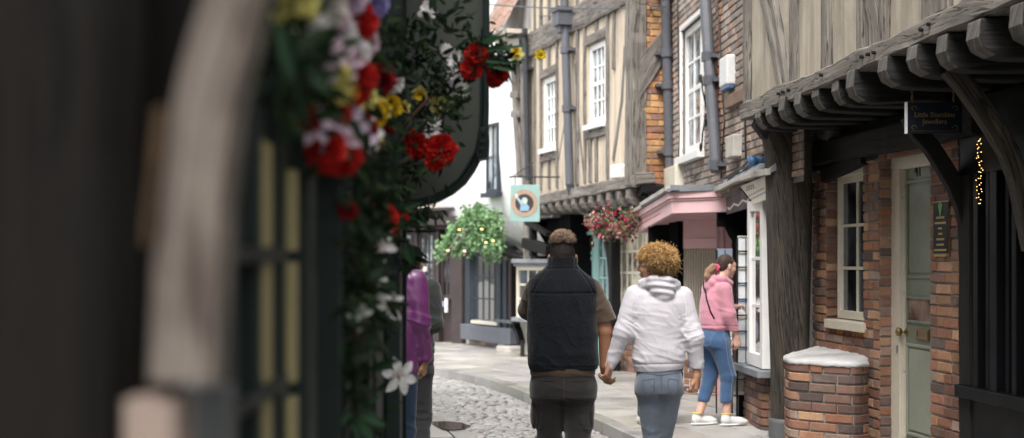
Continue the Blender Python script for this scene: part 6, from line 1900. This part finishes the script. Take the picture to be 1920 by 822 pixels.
hood = lambda X,Y,Z: np.exp(-(((X-.01)/.1)**2+((Y+.1)/.06)**2+((Z-1.48)/.06)**2))
B.disp(folds([(V3(-.2,-.05,1.22),.12,(.5,0,1),120,.006),(V3(.2,-.06,1.2),.12,(-.3,0,1),120,.006),(V3(-.05,-.12,1.3),.12,(.2,0,1),110,.004),(V3(.1,-.12,1.15),.14,(.8,0,.5),90,.005),(V3(-.12,-.1,1.05),.1,(.5,0,1),110,.005),(V3(-.27,0,1.06),.07,(.3,0,1),95,.008),(V3(.23,0,1.0),.08,(0,0,1),95,.009),(V3(-.1,-.1,1.36),.09,(1,0,-.6),60,.006),(V3(.1,-.1,1.34),.09,(1,0,.7),60,.006),(V3(.04,-.1,1.06),.13,(.35,0,1),60,.007),(V3(0,-.1,1.2),.16,(.9,0,.5),40,.005)], 31, .005, (11,11,8)))
B.disp(lambda X,Y,Z: -.008*hood(X,Y,Z)*np.sin(150*np.sqrt(((X-.03)*.5)**2+(Z-1.40)**2)+1.5*np.sin(20*X)))
B.disp(groove([lambda X,Y,Z: (Z-1.005-.02*X, (np.abs(X) < .17)*(Z < 1.03)*1.0), lambda X,Y,Z: (np.abs(X)-(.158-.25*np.maximum(0, Z-1.36)), (Y < .05)*(Z > 1.25)*1.0*(np.abs(X) < .19))], .005, .005))
Wm.add(B, 'hoodie', mat_fabric('white_jersey_fleece', (.56,.535,.57), (.49,.47,.50), 450, .25, big=10, bigamt=.08))
B = Body((-.2,-.22,.05),(.22,.24,1.03), .005)
B.loft([(1.01,0,0,.125,.095),(.95,0,0,.138,.105),(.88,0,0,.148,.115),(.82,0,0,.142,.112)], .03)
for sx in (-1,1): B.ell((.066*sx,-.055,.865), (.072,.07,.085), None, .025)
B.chain([V3(-.062,0,.83), V3(-.048,.045,.49), V3(-.055,-.03,.12)], [.082,.045,.04], .012, .04)
B.chain([V3(.066,0,.83), V3(.045,.09,.5), V3(.05,.08,.12)], [.081,.043,.038], .012, .04)
B.cut((0,0,.09),(0,0,-1))
B.disp(folds([(V3(-.06,-.08,.76),.05,(.1,0,1),130,.005),(V3(.07,-.08,.77),.05,(-.1,0,1),130,.005),(V3(-.05,-.02,.52),.10,(.15,.1,1),105,.008),(V3(.06,.05,.53),.09,(-.15,.1,1),105,.008),(V3(-.05,0,.2),.1,(0,0,1),100,.007),(V3(.06,.05,.2),.1,(0,0,1),100,.007)], 41, .0022, (12,12,10)))
jg = mat_fabric('grey_denim', (.17,.20,.25), (.10,.12,.155), 600, .3, big=6, bigamt=.6, stretch=(1,1,.35))
Wm.add(B, 'jeans', jg); tp = Wm.last
mb = MB()
for P in ([(-.108,-.3,.905),(-.04,-.3,.915),(-.042,-.3,.84),(-.072,-.3,.815),(-.103,-.3,.835),(-.108,-.3,.905)],[(.108,-.3,.905),(.045,-.3,.915),(.047,-.3,.84),(.076,-.3,.815),(.105,-.3,.835),(.108,-.3,.905)],[(.003,-.3,.97),(.002,-.3,.80)],[(-.14,-.3,.955),(0,-.3,.935),(.14,-.3,.955)]):
    pp = project(tp, dense(P,10), (0,1,0), .0)
    if len(pp) > 2: tube(mb, pp, .0026, 5)
Wm.addmb(mb, 'seam', mat_fabric('dark_denim_seam', (.07,.085,.11)))
B = Body((-.2,-.25,-.01),(.2,.4,.2), .007); shoe(B, (-.058,-.07,0), 3, w=.036); shoe(B, (.06,.04,0), -3, w=.036); B.cut((0,0,.002),(0,0,-1)); B.cut((0,0,.13),(0,0,1)); Wm.add(B, 'shoe', white_rub)
hc = np.array((-.008,-.01,1.648))
def samp_afro(rr):
    while True:
        d = rr.normal(0,1,3); d /= np.linalg.norm(d)
        f = ax[1]
        if d@f > .22 and d[2] < .2: continue
        if d[2] < -.75: continue
        break
    rad = np.array((.108,.105,.088)) if d[2] > 0 else np.array((.108,.105,.088))
    p = hc+d*rad*rr.uniform(.72,1.0)
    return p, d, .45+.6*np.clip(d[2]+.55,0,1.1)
mb = curls(5200, samp_afro, .034, .0062, 1.9, .00125, [(.46,.27,.10),(.36,.19,.065),(.60,.38,.15),(.24,.12,.05)], 8, jitter=.6, segs=11)
mb2 = curls(900, lambda rr: (lambda q: (hc+(q[0]-hc)*1.06, q[1], q[2]*1.25))(samp_afro(rr)), .05, .008, 1.5, .0009, [(.50,.29,.10),(.62,.39,.15),(.36,.19,.07)], 12, jitter=1.1, segs=12)
for a_, b_, c_ in zip(mb2.v, mb2.c, mb2.uv): pass
k0 = mb.n
mb.v += mb2.v; mb.c += mb2.c; mb.uv += mb2.uv; mb.f += [[i+k0 for i in f] for f in mb2.f]; mb.mi += mb2.mi; mb.n += mb2.n
Wm.addmb(mb, 'curly_hair', hair_dark)
B = Body((-.16,-.15,1.5),(.16,.15,1.8), .006); B.ell(hc, (.104,.1,.084)); B.cut(hc+ax[1]*.035, ax[1]+np.array((0,0,-.35))); Wm.add(B, 'hair_core', mat_fabric('brown_hair_core', (.06,.032,.014)))
# glasses
mb = MB()
for sx in (-1,1):
    c_ = [W(.034*sx+.024*math.cos(a), .112-.012*abs(math.cos(a)*sx+0), .006+.02*math.sin(a)) for a in np.linspace(0,6.283,17)]
    tube(mb, c_, .0016, 5, cap=False); tube(mb, [W(.056*sx,.104,.01), W(.078*sx,.05,.01), W(.08*sx,-.01,.004)], .0016, 5)
tube(mb, [W(-.012,.118,.01), W(.012,.118,.01)], .0016, 5)
Wm.addmb(mb, 'glasses', mat_plain('clear_pink_frames', (.6,.45,.42), .2))

# ---------------------------------------------------------------- the woman in pink
Pk = Person('person in a pink hoodie and cropped blue jeans looking at the postcard rack', 1.90, 13.32, .1, -66)
sL, sR = V3(-.145,.02,1.275), V3(.15,.01,1.275)
eL, wL = V3(-.19,.14,1.08), V3(-.15,.32,1.1)
eR, wR = V3(.185,.04,1.04), V3(.185,.12,.83)
top = [(.885,.0,0,.135,.125),(.91,.0,0,.15,.138),(.97,0,0,.152,.14),(1.08,0,.0,.148,.135),(1.18,0,.01,.155,.13),(1.26,0,.02,.155,.115),(1.31,0,.03,.12,.095),(1.35,0,.045,.08,.08),(1.39,0,.06,.062,.065)]
B = Body((-.26,-.3,.0),(.28,.5,1.66), .0065)
B.loft(shr(top, .02, None, 1.36)+[(.8,0,-.02,.14,.13),(.74,0,-.02,.14,.13)], .02)
Wp, axp = head(B, (0,.12,1.485), 0, -6, .92, neck=V3(0,.04,1.32))
B.chain([sL, eL, wL], [.045,.036,.025], .02, .04); B.chain([sR, eR, wR], [.045,.036,.025], .02, .04)
B.chain([V3(.085,0,.78), V3(.09,.09,.46), V3(.09,.07,.08)], [.09,.055,.036]); B.chain([V3(-.085,0,.78), V3(-.08,-.0,.46), V3(-.08,-.13,.08)], [.09,.055,.036])
hand(B, wR, (0,.15,-1), (-1,.2,0), -1, .45, sc=.9); hand(B, wL, (0,1,.1), (0,-.2,-1), 1, .5, sc=.9)
Pk.add(B, 'body', skin_pale)
B = Body((-.28,-.22,.82),(.3,.42,1.45), .006)
B.loft(top, .02, 2.3)
B.chain([sL, eL, wL+V3(0,-.05,0)], [.068,.058,.044], .03, .05); B.chain([sR, eR, wR+V3(0,-.02,.05)], [.07,.06,.045], .03, .05); B.cone(wR+V3(0,-.015,.03), wR+V3(0,.0,-.01), .035, .033, .01)
B.chain([V3(-.08,.12,1.33), V3(-.09,.03,1.365), V3(-.0,-.045,1.37), V3(.09,.03,1.365), V3(.08,.12,1.33)], [.026,.032,.036,.032,.026], .02)
B.ell((0,-.055,1.33), (.08,.045,.055), None, .02); B.ell((0,-.075,1.29), (.05,.035,.04), None, .02)
B.cut((0,0,.89),(0,0,-1))
B.disp(folds([(V3(.18,.03,1.06),.1,(0,.3,1),70,.009),(V3(.18,.1,.9),.08,(0,.2,1),80,.008),(V3(.1,-.02,1.2),.1,(.3,1,.6),55,.007),(V3(0,0,.95),.2,(0,.2,1),60,.006),(V3(0,0,1.35),.1,(.2,1,.4),90,.006)], 51, .005, (11,11,8)))
B.disp(groove([lambda X,Y,Z: (Z-.935, 1.0+0*X)], .005, .006))
Pk.add(B, 'hoodie', mat_fabric('pink_jersey_fleece', (.50,.225,.28), (.42,.175,.225), 450, .25, big=10, bigamt=.12)); hp = Pk.last
pp = project(hp, dense([(.3,-.1,1.33),(.3,-.03,1.2),(.3,.04,1.05),(.3,.07,.93)],6), (-1,0,0), .002)
pb = project(hp, dense([(-.06,-.5,1.34),(.0,-.5,1.25),(.08,-.5,1.12),(.13,-.5,1.0)],6), (0,1,0), .003)
mb = MB(); 
if len(pb) > 3: tube(mb, pb, .008, 6)
Pk.addmb(mb, 'bag_strap', M['black_paint'])
B = Body((-.24,-.3,.1),(.24,.3,.96), .006)
B.loft([(.94,0,0,.13,.115),(.88,0,-.005,.145,.135),(.8,0,-.02,.158,.15),(.74,0,-.02,.155,.145)], .03)
for sx in (-1,1): B.ell((.07*sx,-.07,.79), (.078,.085,.09), None, .03)
B.chain([V3(.082,0,.76), V3(.09,.085,.46), V3(.09,.065,.24)], [.098,.07,.058], .03, .04); B.chain([V3(-.08,-.01,.76), V3(-.08,.0,.46), V3(-.08,-.075,.24)], [.098,.07,.058], .03, .04)
B.cut((0,0,.215),(0,0,-1))
B.disp(folds([(V3(.09,.08,.46),.1,(0,.2,1),85,.008),(V3(-.08,.0,.46),.1,(0,.2,1),85,.008),(V3(0,.05,.74),.1,(0,.6,.8),80,.006)], 61, .003, (11,11,9)))
bd = mat_fabric('blue_denim', (.06,.125,.24), (.03,.065,.14), 500, .3, big=5, bigamt=.5)
Pk.add(B, 'jeans', bd); tp = Pk.last
mb = MB()
pl_ = [(.05,-.13,.86),(.05,-.02,.86)]
for P in ([(.13,-.5,.87),(.06,-.5,.875),(.06,-.5,.77),(.095,-.5,.745),(.13,-.5,.77),(.13,-.5,.87)],[(-.12,-.5,.87),(-.05,-.5,.875),(-.05,-.5,.77),(-.085,-.5,.745),(-.12,-.5,.77),(-.12,-.5,.87)]):
    pp = project(tp, dense(P,8), (0,1,0), .0)
    if len(pp) > 2: tube(mb, pp, .003, 5)
pp = project(tp, dense([(.5,.0,.9),(.5,.01,.75),(.5,.04,.6),(.5,.09,.45),(.5,.08,.24)],8), (-1,0,0), .0)
if len(pp) > 2: tube(mb, pp, .003, 5)
Pk.addmb(mb, 'seam', mat_fabric('pale_denim_seam', (.16,.2,.28)))
B = Body((-.2,-.3,-.01),(.2,.42,.2), .006); shoe(B, (.09,.02,.0), -4, w=.038); shoe(B, (-.08,-.19,.0), 4, w=.038); B.cut((0,0,.004),(0,0,-1)); B.cut((0,0,.105),(0,0,1)); sh_ = Pk.add(B, 'shoe', white_rub)
mb = MB()
for hx, hy, an in ((.09,.02,-4),(-.08,-.19,4)):
    pts = []
    for a in np.linspace(0, 6.283, 25): pts.append((hx+.04*math.cos(a), hy+.125+.135*math.sin(a), .012))
    tube(mb, pts, .009, 6, cap=False)
Pk.addmb(mb, 'sole', M['white_plastic'], parent=sh_)
mb = MB()
for hx, hy in ((.09,.02),(-.08,-.19)): tube(mb, [(hx+.043*math.cos(a), hy+.045+.043*math.sin(a), .112) for a in np.linspace(0,6.283,15)], .006, 5, cap=False)
Pk.addmb(mb, 'sock', mat_plain('yellow_sock', (.65,.55,.1), .8))
B = Body((-.12,-.15,1.2),(.12,.3,1.65), .005)
B.ell(Wp(0,-.012,.036), np.array((.080,.096,.088))*.92, axp); B.ell(Wp(0,-.05,-.02), np.array((.06,.045,.055))*.92, axp, .03)
B.cut(Wp(0,.045,.02), axp[1]*1.0+axp[2]*-.5); B.cut(Wp(0,0,-.055), -axp[2]); B.carve(Wp(.08,.02,-.02), (.02,.035,.04), axp, .01); B.carve(Wp(-.08,.02,-.02), (.02,.035,.04), axp, .01)
B.disp(lambda X,Y,Z: .0022*np.sin(300*(Z+.6*Y)+3*np.sin(30*Y)))
Pk.add(B, 'hair', mat_fabric('dark_brown_hair', (.05,.03,.022), (.028,.017,.012), 300, .6, rough=.5, sheen=.1, big=20, bigamt=.5))
B = Body((-.1,-.2,1.2),(.1,.15,1.55), .005)
B.chain([V3(0,.03,1.465), V3(0,-.02,1.475), V3(0,-.06,1.44), V3(.005,-.085,1.39), V3(.005,-.09,1.33)], [.024,.032,.034,.028,.008], .015)
B.disp(lambda X,Y,Z: .004*np.sin(220*X+2*np.sin(40*Z))+.002*np.sin(500*X+90*Z))
Pk.add(B, 'ponytail', mat_fabric('light_brown_hair', (.26,.15,.08), (.16,.09,.05), 300, .6, rough=.5, big=20, bigamt=.3))
mb = MB(); tube(mb, [V3(.03*math.cos(a),.022+.006*math.sin(3*a),1.468+.03*math.sin(a)) for a in np.linspace(0,6.283,21)], [.011+.003*math.sin(7*a) for a in np.linspace(0,6.283,21)], 7, cap=False)
Pk.addmb(mb, 'scrunchie', mat_fabric('pink_scrunchie', (.75,.06,.16)), smooth=True)

# ---------------------------------------------------------------- purple jacket, grey jumper, and one hidden behind the woman in white
def walker(label, x, y, z, yaw, H, topc, legc, hairc, skin, hem=.88, arm_bent=False, shoe_m=None, jacket=False, seed=70, wide=1.0, step=.12, hair_long=False, amp=.005, feet=None):
    k = H/1.7; P = Person(label, x, y, z, yaw)
    sL, sR = V3(-.15*wide,0,1.42*k), V3(.15*wide,0,1.42*k)
    eL, wL = V3(-.185*wide,-.03,1.15*k), V3(-.19*wide,.04,.92*k)
    eR, wR = V3(.18*wide,-.03,1.16*k), (V3(.10,.2,1.12*k) if arm_bent else V3(.205*wide,.02,.91*k))
    top = [(hem*k,0,0,.165*wide,.125),((hem+.03)*k,0,0,.175*wide,.13),(1.1*k,0,0,.165*wide,.125),(1.25*k,0,0,.168*wide,.12),(1.37*k,0,0,.165*wide,.11),(1.43*k,0,0,.13*wide,.095),(1.48*k,0,0,.075,.07),(1.51*k,0,0,.065,.065)]
    B = Body((-.32,-.32,.0),(.32,.42,1.82*k), .007)
    B.loft(shr(top, .025, None, 1.46*k), .02); head(B, (0,.03,1.60*k), 0, 0, .95, neck=V3(0,0,1.45*k))
    B.chain([sL,eL,wL], [.045,.036,.025], .02, .04); B.chain([sR,eR,wR], [.045,.036,.025], .02, .04)
    fl = feet or (step, -step)
    B.chain([V3(-.08,0,.84*k), V3(-.08+(0 if not feet else -.03),.05+fl[0]*.5,.48*k), V3(-.08+(0 if not feet else -.05),fl[0],.09)], [.065,.045,.034]); B.chain([V3(.08,0,.84*k), V3(.08,.05+fl[1]*.3,.48*k), V3(.08+(0 if not feet else .03),fl[1],.09)], [.08,.052,.036])
    hand(B, wL, (0,.1,-1), (1,.2,0), 1, .6, sc=.92)
    if arm_bent: hand(B, wR, (-.3,.9,0), (-1,0,0), -1, .6, sc=.92)
    else: hand(B, wR, (.0,.12,-1), (-1,.2,0), -1, .7, sc=.92)
    P.add(B, 'body', skin)
    B = Body((-.34,-.24,(hem-.06)*k),(.34,.34,1.56*k), .006)
    B.loft(top, .02); q = .012 if jacket else 0
    B.chain([sL,eL,wL+V3(0,0,.04)], [.068+q,.06+q,.044+q], .03, .05)
    B.chain([sR,eR,wR+(V3(.01,-.03,0) if arm_bent else V3(0,0,.04))], [.068+q,.06+q,.044+q], .03, .05)
    if jacket:
        for w_ in (wL, wR): B.cone(w_+V3(0,0,.04), w_+V3(0,0,.01), .038, .034, .01)
        B.chain([V3(-.09,.04,1.46*k), V3(-.06,-.07,1.5*k), V3(.06,-.07,1.5*k), V3(.09,.04,1.46*k)], [.03,.035,.035,.03], .02); B.ell((0,-.085,1.44*k), (.1,.045,.07), None, .02)
    B.cut((0,0,hem*k),(0,0,-1))
    B.disp(folds([(V3(.19*wide,-.03,1.15*k),.12,(.3,0,1),75,.011 if jacket else .008),(V3(.2*wide,0,.99*k),.1,(-.4,0,1),85,.009),(V3(.15,-.06,1.33*k),.1,(.8,0,.6),60,.008),(V3(-.19,0,1.15*k),.12,(.3,0,1),70,.008),(V3(0,-.1,1.1*k),.2,(.5,0,1),40,.008)], seed, amp, (12,12,7)))
    P.add(B, 'jacket' if jacket else 'jumper', topc)
    B = Body((-.24,-.3,.0),(.24,.34,.98*k), .007)
    B.loft([(.95*k,0,0,.135,.105),(.88*k,0,0,.15,.118),(.8*k,0,0,.15,.118)], .03)
    B.chain([V3(-.08,0,.82*k), V3(-.08+(0 if not feet else -.03),.05+fl[0]*.5,.48*k), V3(-.08+(0 if not feet else -.05),fl[0],.12)], [.088,.068,.06], .03, .04)
    B.chain([V3(.08,0,.82*k), V3(.08,.05+fl[1]*.3,.48*k), V3(.08+(0 if not feet else .03),fl[1],.12)], [.088,.068,.06], .03, .04)
    B.cut((0,0,.075),(0,0,-1)); B.disp(folds([(V3(-.08,0,.48*k),.12,(0,.1,1),80,.008),(V3(.08,0,.48*k),.12,(0,.1,1),80,.008),(V3(0,0,.2),.2,(0,0,1),70,.008)], seed+5, .004))
    P.add(B, 'trousers', legc)
    B = Body((-.24,-.34,-.01),(.24,.5,.2), .007); shoe(B, (-.08+(0 if not feet else -.05),fl[0]-.045,0), 4, w=.04); shoe(B, (.08+(0 if not feet else .03),fl[1]-.045,0), -4, w=.04); B.cut((0,0,.003),(0,0,-1)); B.cut((0,0,.11),(0,0,1)); P.add(B, 'shoe', shoe_m or white_rub)
    B = Body((-.13,-.16,1.25*k),(.13,.16,1.8*k), .006)
    B.ell((0,.018,1.638*k), (.08,.095,.088)); B.ell((0,-.035,1.59*k), (.074,.055,.08), None, .03)
    if hair_long: B.ell((0.02,-.05,1.5*k), (.085,.04,.1), None, .03)
    B.cut((0,.075,1.66*k),(0,1,-.45)); 
    B.disp(lambda X,Y,Z: .003*np.sin(230*X+3*np.sin(25*Z)))
    P.add(B, 'hair', mat_fabric(hairc[0], hairc[1], None, 300, .6, rough=.6, big=20))
    return P
nylon = mat_fabric('purple_nylon', (.24,.06,.22), (.2,.05,.19), 300, .05, rough=.28, big=9, bigamt=.3, sheen=0)
nylon.node_tree.nodes['Principled BSDF'].inputs['Specular IOR Level'].default_value = .6
walker('person in a shiny purple rain jacket beside the dark green shopfront', -.775, 9.2, .055, 0, 1.74, nylon, mat_fabric('dark_blue_denim', (.03,.06,.12)), ('blonde_hair', (.4,.28,.16)), skin_tan, hem=.84, jacket=True, seed=77, hair_long=True, amp=.007)
walker('person in a grey-green jumper and charcoal trousers walking beyond the purple jacket', -.735, 10.3, .055, 0, 1.66, mat_fabric('grey_green_knit', (.045,.052,.05)), mat_fabric('charcoal_trousers', (.05,.05,.055)), ('brown_hair', (.06,.04,.03)), skin_tan, hem=.86, arm_bent=True, seed=87, step=.08)
walker('person in white trainers mostly hidden behind the white hoodie wearer', 1.36, 13.3, .1, 0, 1.58, mat_fabric('dark_coat', (.03,.03,.035)), mat_fabric('dark_grey_leggings', (.04,.045,.055)), ('black_hair', (.015,.012,.01)), skin_tan, hem=.8, seed=97, wide=.82, feet=(.02,.04))
# ================================================================ LIGHT, CAMERA
w = bpy.data.worlds.new("World"); scene.world = w; w.use_nodes = True
nt = w.node_tree; nt.nodes.clear()
sky = nt.nodes.new('ShaderNodeTexSky'); sky.sky_type = 'NISHITA'; sky.sun_disc = False
SUN_EL, SUN_ROT = R(58), R(200)
sky.sun_elevation = SUN_EL; sky.sun_rotation = SUN_ROT; sky.air_density = 1.0; sky.dust_density = 4.0; sky.ozone_density = 1
hs = nt.nodes.new('ShaderNodeHueSaturation'); hs.inputs['Saturation'].default_value = .22
bg = nt.nodes.new('ShaderNodeBackground'); bg.inputs['Strength'].default_value = .15
wo = nt.nodes.new('ShaderNodeOutputWorld')
nt.links.new(sky.outputs[0], hs.inputs['Color']); nt.links.new(hs.outputs[0], bg.inputs[0]); nt.links.new(bg.outputs[0], wo.inputs[0])
sl = bpy.data.lights.new('sun', 'SUN'); sl.energy = 1.3; sl.angle = R(25); sl.color = (1,.965,.92)
so = bpy.data.objects.new('sun', sl); COL.objects.link(so)
az = R(200)   # direction the light comes from, clockwise from +Y
dv = Vector((math.sin(az)*math.cos(SUN_EL), math.cos(az)*math.cos(SUN_EL), math.sin(SUN_EL)))
so.rotation_euler = (-dv).to_track_quat('-Z', 'Y').to_euler(); so.location = (0,0,20)
cd = bpy.data.cameras.new('camera'); cam = bpy.data.objects.new('camera', cd); COL.objects.link(cam)
cam.location = (0,0,HCAM); cam.rotation_euler = (R(90),0,0)
cd.sensor_width = 36; cd.lens = 36*F_PX/1920; cd.shift_y = (HOR-411)/1920; cd.clip_end = 400; cd.clip_start = .05
cd.dof.use_dof = True; cd.dof.focus_distance = 9.9; cd.dof.aperture_fstop = 1.8; cd.dof.aperture_blades = 9
scene.camera = cam
vs = scene.view_settings; vs.view_transform = 'Standard'; vs.look = 'None'; vs.gamma = 1; vs.exposure = 1.58; vs.use_curve_mapping = False
scene.render.engine = 'CYCLES'; scene.cycles.use_denoising = True
scene.cycles.max_bounces = 8; scene.cycles.diffuse_bounces = 4; scene.cycles.transparent_max_bounces = 12
scene.cycles.sample_clamp_indirect = 6
